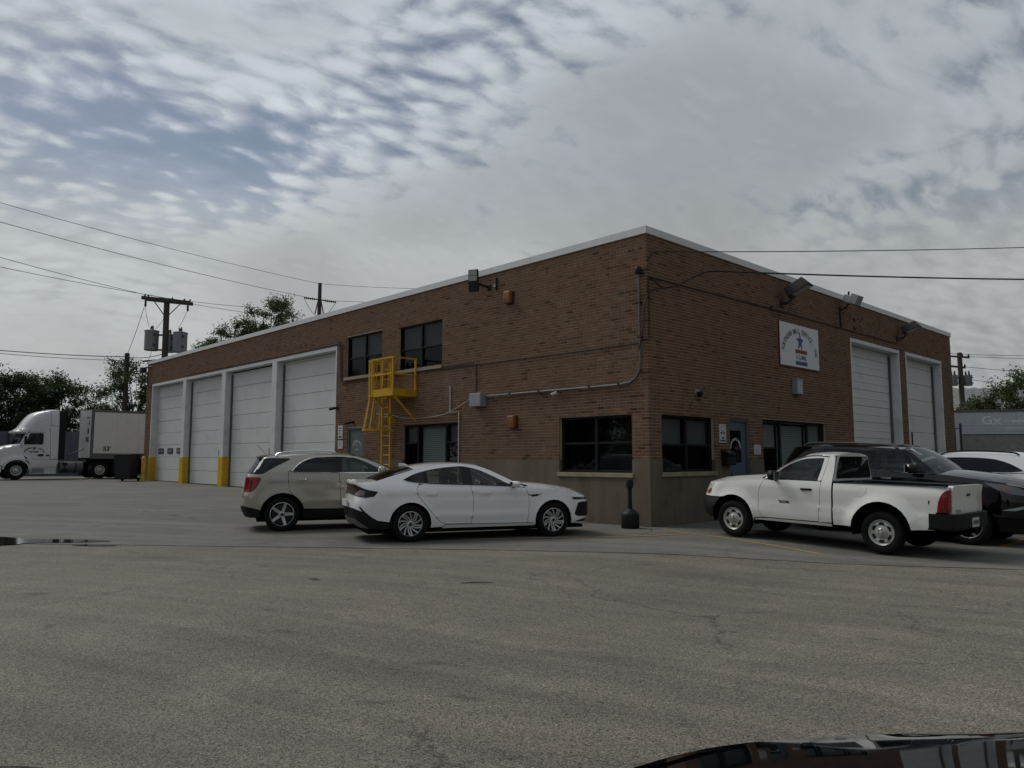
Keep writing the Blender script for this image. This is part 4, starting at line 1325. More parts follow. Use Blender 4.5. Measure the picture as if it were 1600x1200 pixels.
tag(MB().tube([(.01, -.02, 5.95), (.03, .08, 6.15), (.06, .23, 6.29)] + [tuple(p) for p in sagline((.06, .24, 6.30), (10.5, 19.4, 8.42), .15)], .011, 6).build('telephone_wire', M['cable'], smooth=60), 'thin dark wire leaving the top of the corner to the right', 'wire')

# smoker's pole by the corner
ash = empty('ash_receptacle', (-.14, -.56, 0), label='black pole ash receptacle standing at the corner', cat='ash bin')
MB().lathe([(0, .005), (.19, .005), (.20, .03), (.20, .30), (.185, .335), (.10, .40), (.06, .43)], 24).build('base', M['black'], ash, smooth=40)
MB().lathe([(.055, .42), (.045, .55), (.045, .95)], 16).build('stem', M['black'], ash, smooth=40)
MB().lathe([(.045, .87), (.078, .90), (.08, 1.02), (.07, 1.06), (0, 1.065)], 18).build('cap', M['black'], ash, smooth=40)
# bollard + bins at the far left corner
bo = empty('bollard', (-32.33, -.40, g(-32.3)), label='yellow steel bollard at the far left corner', cat='bollard')
MB().lathe([(0, 1.32), (.06, 1.30), (.10, 1.24), (.11, 1.18), (.11, -.05)], 18).build('post', M['yellow'], bo, smooth=40)
MB().lathe([(.112, .40), (.114, .41), (.114, .46), (.112, .47)], 18).build('band', M['linepaint'], bo, smooth=40)
def binbox(x, y, w_, d_, h_, lb, rz):
    b = empty('wheelie_bin', (x, y, g(x)), rz, lb, 'bin')
    m = MB()
    v = [(i * w_ * (.42 if k == 0 else .5), j * d_ * (.40 if k == 0 else .5), .10 if k == 0 else h_) for k in (0, 1) for j in (-1, 1) for i in (-1, 1)]
    m.add(v, [(0, 2, 3, 1), (4, 5, 7, 6), (0, 1, 5, 4), (2, 6, 7, 3), (0, 4, 6, 2), (1, 3, 7, 5)])
    m.build('tub', M['bin'], b, bevel=.03)
    MB().box(-w_ * .53, w_ * .53, -d_ * .55, d_ * .53, h_ + .005, h_ + .07).build('lid', M['bin'], b, bevel=.02)
    for s in (-1, 1): MB().cyl((s * w_ * .42, d_ * .42, .10), (s * w_ * .50, d_ * .42, .10), .10, n=14).build('wheel', M['rubber'], b)
    return b
binbox(-33.0, -1.02, .95, .95, 1.34, 'large dark bin beside the far left corner of the building', R(44))

# ------------------------------------------------------------------ vehicle shells
class Shell:
    """body skin: p runs along the flank (= x) and wraps round both ends, z is height.
    rear(z)/front(z): end positions, wid(z): half width, plan(x): width loss along the length"""
    def __init__(s, rear, front, wid, plan, rcr, rcf, bowr, bowf, bumps=(), ends=None):
        s.ends = ends        # (x below which the tail is shortened, factor, x above which the nose is shortened, factor)
        s.rear, s.front, s.wid, s.plan = rear, front, wid, plan
        s.rcr, s.rcf, s.bowr, s.bowf, s.bumps = rcr, rcf, bowr, bowf, bumps
    def W(s, x, z):
        w_ = smooth_tab(s.wid, z) - smooth_tab(s.plan, x)
        for b in s.bumps: w_ += b(x, z)
        return max(w_, .05)
    def mapx(s, x):
        if not s.ends: return x
        a, ka, b, kb = s.ends
        return a - (a - x) * ka if x < a else (b + (x - b) * kb if x > b else x)
    def at(s, p, z, off=0.):
        q = s.raw(p, z, off)
        q.x = s.mapx(q.x)
        return q
    def raw(s, p, z, off=0.):
        """point on the right-hand (y<0) skin mirrored later; off = outwards"""
        xr, xf = smooth_tab(s.rear, z), smooth_tab(s.front, z)
        for end, x0, rc, bow, sg in (('r', xr, s.rcr, s.bowr, -1), ('f', xf, s.rcf, s.bowf, 1)):
            xs_ = x0 - sg * rc
            t = (p - xs_) * sg
            if t > 0:
                w_ = s.W(xs_, z)
                rc_ = min(rc, w_ * .95)
                if t < rc_ * math.pi / 2:
                    a = t / rc_
                    x, y = xs_ + sg * rc_ * math.sin(a), w_ - rc_ + rc_ * math.cos(a)
                    nx, ny = sg * math.sin(a), math.cos(a)
                else:
                    x, y = xs_ + sg * rc_, max(0., w_ - rc_ - (t - rc_ * math.pi / 2))
                    nx, ny = sg, 0.
                x += sg * (rc - rc_) * min(1., t / (rc_ * 1.57))
                k = bow * (1 - (y / w_) ** 2)
                return Vector((x + sg * (k - bow * 0) + nx * off, -(y + ny * off), z))
        return Vector((p, -(s.W(p, z) + off), z))

class Car:
    def __init__(s, name, label, cat, shell, loc, heading, pitch=0., group='parked vehicles', roll=0.):
        s.sh = shell
        s.root = empty(name, loc, label=label, cat=cat, group=group, rot=(roll, -pitch, heading))
    def obj(s, mb, name, mt, parent=None, smooth=35, **k):
        return mb.build(name, mt, parent or s.root, smooth=smooth, fix=True, **k)
    def panel(s, name, poly, mt, off=0., gap=.004, step=.07, sides=(-1, 1), parent=None, turn=.018, label=None, flat=None):
        """skin panel with turned-in edges; poly in (p, z)"""
        poly = clean(poly)
        if area2(poly) < 0: poly = poly[::-1]
        if gap: poly = clean(inset(clean(dense(poly, step)), gap))
        v, f, bnd = tri2d(poly, step)
        outs = []
        for sd in sides:
            mb = MB()
            top = [s.sh.at(q[0], q[1], off) for q in v]
            low = [s.sh.at(v[i][0], v[i][1], off - turn) for i in bnd]
            n = len(top)
            fs = [tuple(q) for q in f] + [(bnd[i], bnd[(i + 1) % len(bnd)], n + (i + 1) % len(bnd), n + i) for i in range(len(bnd))]
            pts = [(q.x, q.y * (1 if sd < 0 else -1), q.z) for q in top + low]
            mb.add(pts, fs)
            o = s.obj(mb, name, mt, parent, smooth=38)
            if label: o['label'] = label
            outs.append(o)
        return outs
    def top(s, name, edge, centre, mt, nv=9, k=2.2, inner=0., n=4, off=0., parent=None, bulge=None, scale=1., drop=.02):
        """patch across the car between the two edge lines and a centre line; edge in (p, z), centre in (x, z)"""
        E = crom(edge, n); C = crom(centre, n)
        m = max(len(E), len(C))
        def res(L, m):
            d = [0.]
            for a, b in zip(L, L[1:]): d.append(d[-1] + math.dist(a, b))
            out = []
            for i in range(m):
                t = d[-1] * i / (m - 1)
                j = 0
                while j < len(d) - 2 and d[j + 1] < t: j += 1
                q = (t - d[j]) / max(1e-9, d[j + 1] - d[j])
                out.append(tuple(a + (b - a) * q for a, b in zip(L[j], L[j + 1])))
            return out
        m = max(m, 10)
        E, C = res(E, m), res(C, m)
        rows = []
        for (p, z), (cx, cz) in zip(E, C):
            e = s.sh.at(p, z)
            cx = s.sh.mapx(cx)
            row = []
            for j in range(-nv, nv + 1):
                t = j / nv * scale
                a = abs(t)
                y = e.y * t * -1 if False else -e.y * t
                x = cx + (e.x - cx) * a ** 2
                zz = cz + (e.z - cz) * a ** k
                if bulge: zz += bulge(t, x)
                row.append((x, y, zz + off))
            rows.append(row)
        mb = MB().grid(rows)
        if drop:
            last, first = rows[-1], rows[0]
            for r_, in ((last,), (first,)):
                mb.add(list(r_) + [(q[0], q[1], q[2] - drop) for q in r_], [(i, i + 1, len(r_) + i + 1, len(r_) + i) for i in range(len(r_) - 1)])
            for idx in (0, -1):
                c_ = [q[idx] for q in rows]
                mb.add(c_ + [(q[0], q[1] * .985, q[2] - drop) for q in c_], [(i, i + 1, len(c_) + i + 1, len(c_) + i) for i in range(len(c_) - 1)])
        return s.obj(mb, name, mt, parent, smooth=38)
    def wheel(s, x, y, r, w_, rim_r, style, z=None, steer=0.):
        """y: outer face position (signed)"""
        sd = -1 if y < 0 else 1
        e = empty('wheel', (x, y, r if z is None else z), parent=s.root)
        e.rotation_euler = (0, 0, (0 if sd < 0 else math.pi) + steer)
        # local: outer face towards -y
        mb = MB()
        prof = [(rim_r, .012), (rim_r + .012, 0.), (r * .90, -.004), (r * .965, .012), (r, .04), (r, w_ - .04), (r * .96, w_ - .01), (rim_r, w_)]
        mb.lathe(prof, 40, 'Y')
        mb.lathe([(r * .80, -.0035), (r * .815, -.006), (r * .83, -.0035)], 40, 'Y')
        s.obj(mb, 'tyre', M['rubber'], e, 50)
        mb = MB()
        if style['kind'] == 'steel':      # stamped six-hole wheel
            n, hr0, hr1 = style.get('n', 6), rim_r * .50, rim_r * .80
            prof = [(rim_r, .012), (rim_r * .97, .005), (rim_r * .90, .018), (rim_r * .84, .035)]
            mb.lathe(prof, 40, 'Y')
            seg = 60
            def dep(q): return lerp_tab([(0, -.005), (.30, -.003), (.42, .026), (.55, .034), (.70, .018), (.84, .035), (1, .035)], q)
            rad = [.0, .15, .28, .34, .42, .50, .57, .64, .70, .76, .80, .85]
            for i in range(len(rad) - 1):
                for j in range(seg):
                    t0, t1 = 2 * math.pi * j / seg, 2 * math.pi * (j + 1) / seg
                    rm, tm = (rad[i] + rad[i + 1]) / 2, (t0 + t1) / 2
                    u = (tm * n / (2 * math.pi)) % 1 - .5
                    if ((rm - .66) / .125) ** 2 + (u / .33) ** 2 < 1: continue
                    q = [(rad[i], t0), (rad[i], t1), (rad[i + 1], t1), (rad[i + 1], t0)]
                    mb.add([(rim_r * a * math.cos(b), dep(a), rim_r * a * math.sin(b)) for a, b in q], [(0, 1, 2, 3)])
            s.obj(mb, 'rim', M[style.get('mat', 'steelwheel')], e, 50)
            mb = MB().lathe([(0, -.045), (rim_r * .17, -.04), (rim_r * .20, -.02), (rim_r * .22, .0)], 20, 'Y')
            s.obj(mb, 'hub_cap', M['chrome'], e, 50)
            mb = MB()
            for k in range(n):
                t = 2 * math.pi * k / n + .3
                mb.cyl((rim_r * .30 * math.cos(t), -.018, rim_r * .30 * math.sin(t)), (rim_r * .30 * math.cos(t), .01, rim_r * .30 * math.sin(t)), .010, n=6)
            s.obj(mb, 'lug_nuts', M['steelwheel'], e)
        else:
            n, pairs, swirl = style.get('n', 5), style.get('pairs', 1), style.get('swirl', 0.)
            mb.lathe([(rim_r, .012), (rim_r * 1.0, .004), (rim_r * .965, .000), (rim_r * .94, .006), (rim_r * .92, .03)], 44, 'Y')
            for k in range(n):
                for q in range(pairs):
                    t0 = 2 * math.pi * k / n + (q - (pairs - 1) / 2) * style.get('split', .16)
                    w0, w1 = style.get('w0', .030), style.get('w1', .045)
                    rows = []
                    for i in range(7):
                        a = .18 + (.95 - .18) * i / 6
                        t = t0 + swirl * (a - .18) + (q - (pairs - 1) / 2) * style.get('fan', 0.) * (a - .18)
                        hw = (w0 + (w1 - w0) * i / 6) * .5
                        d = .022 - .018 * (i / 6) ** 1.5
                        c = Vector((rim_r * a * math.cos(t), 0, rim_r * a * math.sin(t)))
                        tg = Vector((-math.sin(t), 0, math.cos(t)))
                        rows.append([tuple(c - tg * hw + Vector((0, d + .02, 0))), tuple(c - tg * hw * .8 + Vector((0, d, 0))), tuple(c + tg * hw * .8 + Vector((0, d, 0))), tuple(c + tg * hw + Vector((0, d + .02, 0)))])
                    mb.grid(rows)
            mb.lathe([(0, .008), (rim_r * .15, .008), (rim_r * .20, .016), (rim_r * .24, .03)], 24, 'Y')
            s.obj(mb, 'rim', M[style.get('mat', 'alloy')], e, 40)
            s.obj(MB().lathe([(0, .002), (rim_r * .13, .002), (rim_r * .14, .009)], 20, 'Y'), 'hub_cap', M['alloydark'], e, 40)
        mb = MB().lathe([(0, .075), (rim_r * .55, .07), (rim_r * .56, .055), (rim_r * .80, .055), (rim_r * .82, .10), (rim_r * .99, .10)], 32, 'Y')
        s.obj(mb, 'brake_disc', M['alloydark'], e, 40)
        return e
    def arch_liner(s, x, zc, r, y_out, y_in):
        mb = MB()
        rows = []
        for i in range(17):
            t = R(-12 + 204 * i / 16)
            rows.append([(x + r * math.cos(t), y_out, zc + r * math.sin(t)), (x + r * math.cos(t), y_in, zc + r * math.sin(t))])
        mb.grid(rows)
        mb.add([r_[1] for r_ in rows] + [(x, y_in, zc - .1)], [(i, i + 1, len(rows)) for i in range(len(rows) - 1)])
        return s.obj(mb, 'wheel_well', M['under'], smooth=60)
    def core(s, poly, off=-.022, z_floor=.2, x0=.3, x1=4.5, w_=.8):
        """dark inner shell behind the panel gaps, and the underbody"""
        v, f, b = tri2d(poly, .12)
        mb = MB()
        for sd in (1, -1):
            pts = [s.sh.at(q[0], q[1], off) for q in v]
            mb.add([(q.x, q.y * sd, q.z) for q in pts], [tuple(q) for q in f])
        s.obj(mb, 'inner_body', M['under'])
        s.obj(MB().box(x0, x1, -w_, w_, z_floor, z_floor + .06), 'underbody', M['under'], smooth=None)
    def mirror(s, x, y, z, mt, sx=.11, sy=.20, sz=.13, sides=(-1, 1), stem=.10):
        for sd in sides:
            e = empty('side_mirror', (x, sd * y, z), parent=s.root)
            mb = MB()
            rows = []
            for i in range(9):
                t = -1 + 2 * i / 8
                r_ = math.sqrt(max(0.02, 1 - abs(t) ** 3))
                row = []
                for k in range(16):
                    a = 2 * math.pi * k / 16
                    cx, cz = math.cos(a), math.sin(a)
                    ex = math.copysign(abs(cx) ** .7, cx); ez = math.copysign(abs(cz) ** .7, cz)
                    row.append((sx * ex * r_ * .5 + (.02 if ex > 0 else 0) * r_, sd * (stem + sy * (t + 1) / 2), sz * ez * r_ * .5))
                rows.append(row)
            mb.grid(rows, wrap=True)
            mb.add(rows[0], [tuple(range(16))]); mb.add(rows[-1], [tuple(range(16))])
            s.obj(mb, 'mirror_cap', mt, e, 60)
            s.obj(MB().obox((-sx * .50, sd * (stem + sy / 2), 0), (.008, 0, 0), (0, sy * .40, 0), (0, 0, sz * .38)), 'mirror_glass', M['chrome'], e, None)
            s.obj(MB().tube([(.03, -sd * .03, -sz * .45), (.02, sd * stem * .6, -sz * .40), (.0, sd * (stem + sy * .3), -sz * .30)], [.035, .028, .022], 8), 'mirror_stalk', M['black'], e, 60)
    def handle(s, p, z, mt, l=.20, h=.028, off=.035):
        for sd in (-1, 1):
            mb = MB()
            pts = []
            for i in range(9):
                t = i / 8
                q = s.sh.at(p + (t - .5) * l, z, .004 + off * min(1, 4 * t, 4 * (1 - t)) ** .6)
                pts.append((q.x, q.y * (1 if sd < 0 else -1), q.z))
            rows = [[(x, y, zz + h * .5 * a) if b == 0 else (x, y - sd * -.012 * -1, zz + h * .35 * a) for a, b in ((-1, 0), (1, 0), (1, 1), (-1, 1))] for x, y, zz in pts]
            mb.grid(rows, wrap=True)
            s.obj(mb, 'door_handle', mt, smooth=50)
    def seats(s, rows_, w_=.50, dy=.37, zc=.30, tall=.62, bench=()):
        for x in rows_:
            for sd in (-1, 1):
                e = empty('seat', (x, sd * dy, zc), parent=s.root)
                s.obj(MB().obox((.10, 0, .16), (.26, 0, .02), (0, w_ * .5, 0), (0, 0, .08)), 'cushion', M['seat'], e, None, bevel=.04)
                s.obj(MB().obox((-.20, 0, .16 + tall * .5), (.06, 0, .015), (0, w_ * .46, 0), (-.10, 0, tall * .5)), 'backrest', M['seat'], e, None, bevel=.05)
                s.obj(MB().obox((-.31, 0, .16 + tall + .10), (.045, 0, 0), (0, w_ * .26, 0), (-.015, 0, .09)), 'headrest', M['seat'], e, None, bevel=.03)
    def wheelwheel(s, x, y, z, r=.185):
        pts = []
        for i in range(25):
            t = 2 * math.pi * i / 24
            pts.append((x - .32 * r * math.sin(t) * .9, y + r * math.cos(t), z + r * math.sin(t) * .9))
        mb = MB().tube(pts, .016, 7, cap=False)
        mb.obox((x, y, z), (.01, 0, 0), (0, r, 0), (-.01, 0, .03))
        s.obj(mb, 'steering_wheel', M['black'], smooth=60)
def arc(cx, cz, r, a0, a1, n=14):
    return [(cx + r * math.cos(R(a0 + (a1 - a0) * i / n)), cz + r * math.sin(R(a0 + (a1 - a0) * i / n))) for i in range(n + 1)]
def fx(pts, n=4): return [tuple(q) for q in crom(pts, n)]

# ------------------------------------------------------------------ white sedan, nose to the left face
def crease(z0, amp, wdt, x0, x1, slope=0.):
    """a pressed shoulder: skin steps out just above z0"""
    def fn(x, z):
        zz = z - (z0 + slope * (x - x0))
        k = sstep(x0, x0 + .25, x) * (1 - sstep(x1 - .25, x1, x))
        return amp * k * math.exp(-(zz / wdt) ** 2) * (1 if zz > 0 else math.exp(-(zz / (wdt * .35)) ** 2))
    return fn
def flare(cx, cz, r, amp, wdt=.07):
    def fn(x, z):
        if z < cz - .12: return 0.
        d = math.hypot(x - cx, z - cz) - r
        return amp * math.exp(-(max(0., d) / wdt) ** 2)
    return fn
R_, AX0, AX1 = .335, 1.10, 3.94
sh = Shell(rear=[(.2, .16), (.40, .07), (.62, .01), (.80, .05), (.95, .10), (1.06, .05), (1.12, .07), (1.3, .5)],
           front=[(.2, 4.80), (.27, 4.86), (.45, 4.90), (.62, 4.90), (.74, 4.85), (.82, 4.74), (.95, 4.4)],
           wid=[(.2, .84), (.30, .895), (.5, .915), (.72, .920), (.90, .905), (1.00, .880), (1.10, .815), (1.25, .715), (1.40, .605), (1.5, .53)],
           plan=[(0., .10), (.5, .03), (1.2, .0), (3.4, 0.), (4.0, .005), (4.5, .05), (4.9, .10)],
           rcr=.36, rcf=.48, bowr=.07, bowf=.16,
           bumps=[crease(.90, .026, .055, .4, 4.1, -.004), crease(.45, .024, .05, 1.45, 3.5), flare(AX0, R_, .385, .014), flare(AX1, R_, .385, .014)], ends=(.70, .82, 4.34, .80))
E_hood = [(5.55, .785), (5.15, .785), (4.80, .785), (4.53, .80), (4.36, .835), (4.01, .91), (3.67, .95), (3.36, .975)]
E_A = [(3.36, .975), (3.10, 1.10), (2.85, 1.225), (2.65, 1.315), (2.45, 1.385)]
E_roof = [(2.45, 1.385), (2.1, 1.425), (1.8, 1.42), (1.5, 1.385), (1.20, 1.32)]
E_C = [(1.20, 1.32), (.9, 1.235), (.65, 1.165), (.45, 1.115)]
E_tr = [(.45, 1.115), (.25, 1.095), (.05, 1.08), (-.2, 1.075), (-.55, 1.075), (-.95, 1.075)]
gapF = fx([(3.345, .965), (3.40, .84), (3.42, .66), (3.40, .39), (3.38, .30)])
gapB = fx([(2.24, 1.01), (2.29, .81), (2.29, .59), (2.26, .305)])
gapR = fx([(1.27, 1.06), (1.21, .95), (1.24, .84), (1.38, .67), (1.53, .49), (1.65, .37), (1.76, .315)])
dlo_bot = [(3.27, .968), (2.9, .985), (2.3, 1.012), (1.68, 1.035), (1.28, 1.063), (1.07, 1.092), (.97, 1.13)]
dlo_top = [(.97, 1.13), (1.15, 1.215), (1.37, 1.28), (1.67, 1.335), (2.06, 1.37), (2.22, 1.36), (2.44, 1.31), (2.68, 1.205), (2.84, 1.125), (3.0, 1.045), (3.27, .968)]
DB, DT = fx(dlo_bot), fx(dlo_top)
def cut(line, a, b): return [q for q in line if a <= q[0] <= b]
def at_x(line, x):
    for p, q in zip(line, line[1:]):
        if min(p[0], q[0]) <= x <= max(p[0], q[0]) and p[0] != q[0]:
            return (x, p[1] + (q[1] - p[1]) * (x - p[0]) / (q[0] - p[0]))
    return (x, line[0][1])
hd = R(67.2)
near = Vector((-1.15, -5.713, 0))                 # near rear wheel
left = Vector((-math.sin(hd), math.cos(hd), 0)); fwd = Vector((math.cos(hd), math.sin(hd), 0))
loc = near + left * .90 - fwd * AX0
car = Car('sedan', 'white fastback sedan parked nose-in before the corner window', 'car', sh, (loc.x, loc.y, .0), hd, 0.)
W = M['pwhite']
EA = fx(E_A); ER = fx(E_roof); EC = fx(E_C); ET = fx(E_tr); EH = fx(E_hood)
qp = [q for q in EA[:-1] + ER[:-1] + EC[:-1] + ET] + [(-.95, .62), (-.1, .62), (.15, .56), (.30, .485), (.46, .405), (.70, .375)] + \
     arc(AX0, R_, .385, 174, -12) + [(1.70, .26)] + gapR[::-1] + [q for q in DB if q[0] < 1.265] + DT[1:]
car.panel('quarter_panel', qp, W)
car.panel('rear_door', gapR[1:] + [(2.26, .31)] + gapB[::-1][1:] + [q for q in DB if 1.30 < q[0] < 2.22], W)
car.panel('front_door', gapB + [(3.375, .295)] + gapF[::-1][1:] + [q for q in DB if 2.27 < q[0] < 3.25], W)
car.panel('sill', [(1.50, .245), (1.72, .245), (3.55, .235), (3.535, .285), (3.39, .292), (2.26, .302), (1.76, .306), (1.70, .252)][2:] + [(1.70, .235)], W)
car.panel('front_fender', [(5.55, .785)] + EH[1:] + gapF + [(3.53, .285), (3.545, .25)] + arc(AX1, R_, .385, 192, -12) + [(4.42, .255), (4.7, .245), (5.55, .245)], W)
car.panel('rear_bumper', [(-.95, .615), (-.1, .615), (.15, .553), (.30, .478), (.46, .398), (.70, .368), (.735, .25), (.45, .25), (.0, .30), (-.95, .33)], M['black'])
core = [(3.2, .95), (2.2, 1.0), (1.2, 1.05), (.3, 1.06), (-.95, 1.05), (-.95, .32), (.40, .28), (.70, .34)] + arc(AX0, R_, .392, 175, -10) + [(1.6, .24), (3.5, .24)] + arc(AX1, R_, .392, 190, -10) + [(4.4, .26), (5.5, .26), (5.5, .77), (4.5, .78), (3.7, .93)]
car.core(core, -.022, .17, .35, 4.6, .82)
car.top('hood', E_hood, [(4.99, .785), (4.90, .83), (4.75, .875), (4.45, .955), (4.1, 1.01), (3.7, 1.05), (3.42, 1.065)], W, bulge=lambda t, x: .010 * math.exp(-((abs(t) - .55) / .10) ** 2))
car.top('windshield', E_A, [(3.40, 1.035), (3.1, 1.17), (2.8, 1.30), (2.5, 1.415), (2.42, 1.428)], M['carglass'], scale=.985, drop=0)
car.top('roof', E_roof, [(2.43, 1.430), (2.1, 1.452), (1.8, 1.452), (1.5, 1.43), (1.15, 1.378)], W)
car.top('rear_glass', E_C, [(1.14, 1.375), (.85, 1.29), (.6, 1.195), (.42, 1.13)], M['darkglass'], scale=.97, drop=0)
car.top('trunk_lid', E_tr, [(.44, 1.135), (.3, 1.13), (.15, 1.13), (.04, 1.125), (-.01, 1.10), (-.02, 1.075)], W)
car.top('cowl', [(3.42, .972), (3.36, .978)], [(3.46, 1.035), (3.38, 1.040)], M['black'], scale=.93, off=.012, n=2)
# glazing
def pane(name, x0, x1, mt, off=-.004, gap=.0):
    b = [at_x(DB, x1)] + [q for q in DB if x0 < q[0] < x1] + [at_x(DB, x0)]
    t = [at_x(DT, x0)] + [q for q in DT if x0 < q[0] < x1] + [at_x(DT, x1)]
    return car.panel(name, clean(b + t), mt, off, gap, .06, turn=.004)
pane('quarter_glass', .98, 1.36, M['darkglass'])
pane('pillar_trim', 1.36, 1.44, M['blackgloss'])
pane('rear_window', 1.44, 2.10, M['carglass'])
pane('pillar_trim', 2.10, 2.30, M['blackgloss'])
pane('front_window', 2.30, 3.02, M['carglass'])
pane('pillar_trim', 3.02, 3.25, M['blackgloss'])
rim = DT[::-1]
for sd in (-1, 1):
    pts = [car.sh.at(q[0], q[1], .004) for q in DT + DB[1:]]
    car.obj(MB().tube([(q.x, q.y * (1 if sd < 0 else -1), q.z) for q in pts], .0065, 5), 'window_trim', M['chrome'], smooth=60)
# lamps and trim
car.panel('headlight', [(4.33, .765), (4.62, .760), (4.90, .745), (4.90, .715), (4.62, .715), (4.40, .715)], M['blackgloss'], .006, 0., .05)
car.panel('daytime_light', [(4.42, .752), (5.5, .748), (5.5, .738), (4.42, .742)], M['lampglass'], .010, 0., .05, turn=.004)
car.panel('air_intake', fx([(4.52, .655), (4.66, .668), (5.0, .66), (5.5, .66)], 2) + [(5.5, .39), (4.7, .385), (4.50, .392), (4.42, .435)], M['black'], .006, 0., .05)
car.panel('lower_lip', [(4.42, .285), (4.55, .315), (4.75, .34), (5.5, .33), (5.5, .285), (4.8, .275)], M['blackgloss'], .006, 0., .05)
car.panel('fender_vent', [(3.41, .83), (3.50, .828), (3.69, .845), (3.60, .80), (3.50, .785), (3.45, .81), (3.41, .812)], M['blackgloss'], .005, 0., .04, turn=.006)
car.panel('tail_light', [(.46, .925), (.30, .945), (.13, .985), (-.05, 1.045), (-.95, 1.055), (-.95, .88), (-.20, .85), (.02, .835), (.20, .815), (.38, .84)], M['blackgloss'], .008, 0., .05)
car.panel('tail_lens', [(.20, .93), (.05, .96), (-.10, .97), (-.10, .86), (.08, .845), (.17, .835)], M['darkred'], .014, 0., .05, turn=.006)
car.panel('tail_bar', [(-.15, .985), (-.95, .995), (-.95, .975), (-.15, .965)], M['redlens'], .013, 0., .05, turn=.006)
car.panel('bumper_slash', [(.05, .655), (.09, .650), (.20, .56), (.46, .385), (.36, .40), (.18, .52)], M['black'], .007, 0., .05, turn=.008)
car.panel('skid_plate', [(-.70, .43), (-.12, .43), (.05, .385), (.22, .31), (.30, .265), (.10, .275), (-.12, .335), (-.70, .345)], M['galv'], .012, 0., .05, turn=.01)
car.obj(MB().box(.035, .065, -.26, .26, .64, .76), 'licence_plate', M['paper'], smooth=None)
car.mirror(3.08, .86, 1.035, W, .16, .19, .12)
car.handle(1.49, .865, W, .24, .03)
car.handle(2.52, .875, W, .24, .03)
AL = dict(kind='alloy', n=5, pairs=3, split=.36, swirl=.55, fan=.25, w0=.022, w1=.034)
for x in (AX0, AX1):
    for y in (-.905, .905):
        car.wheel(x, y, R_, .21, .225, AL)
        car.arch_liner(x, R_, .39, y * .985, y * .70)
car.seats((2.35, 1.45), zc=.30, tall=.60)
car.wheelwheel(2.95, .37, .88)
car.obj(MB().obox((3.22, 0, .90), (.28, 0, 0), (0, .72, 0), (-.02, 0, .06)), 'dashboard', M['black'], smooth=None, bevel=.05)
car.obj(MB().obox((.85, 0, 1.05), (.25, 0, 0), (0, .62, 0), (0, 0, .02)), 'parcel_shelf', M['seat'], smooth=None)
car.obj(MB().prism([(1.24, -.010, 1.40), (1.14, -.010, 1.432), (1.07, -.010, 1.43), (1.06, -.010, 1.365)], (0, .020, 0)), 'antenna_fin', W, smooth=None)

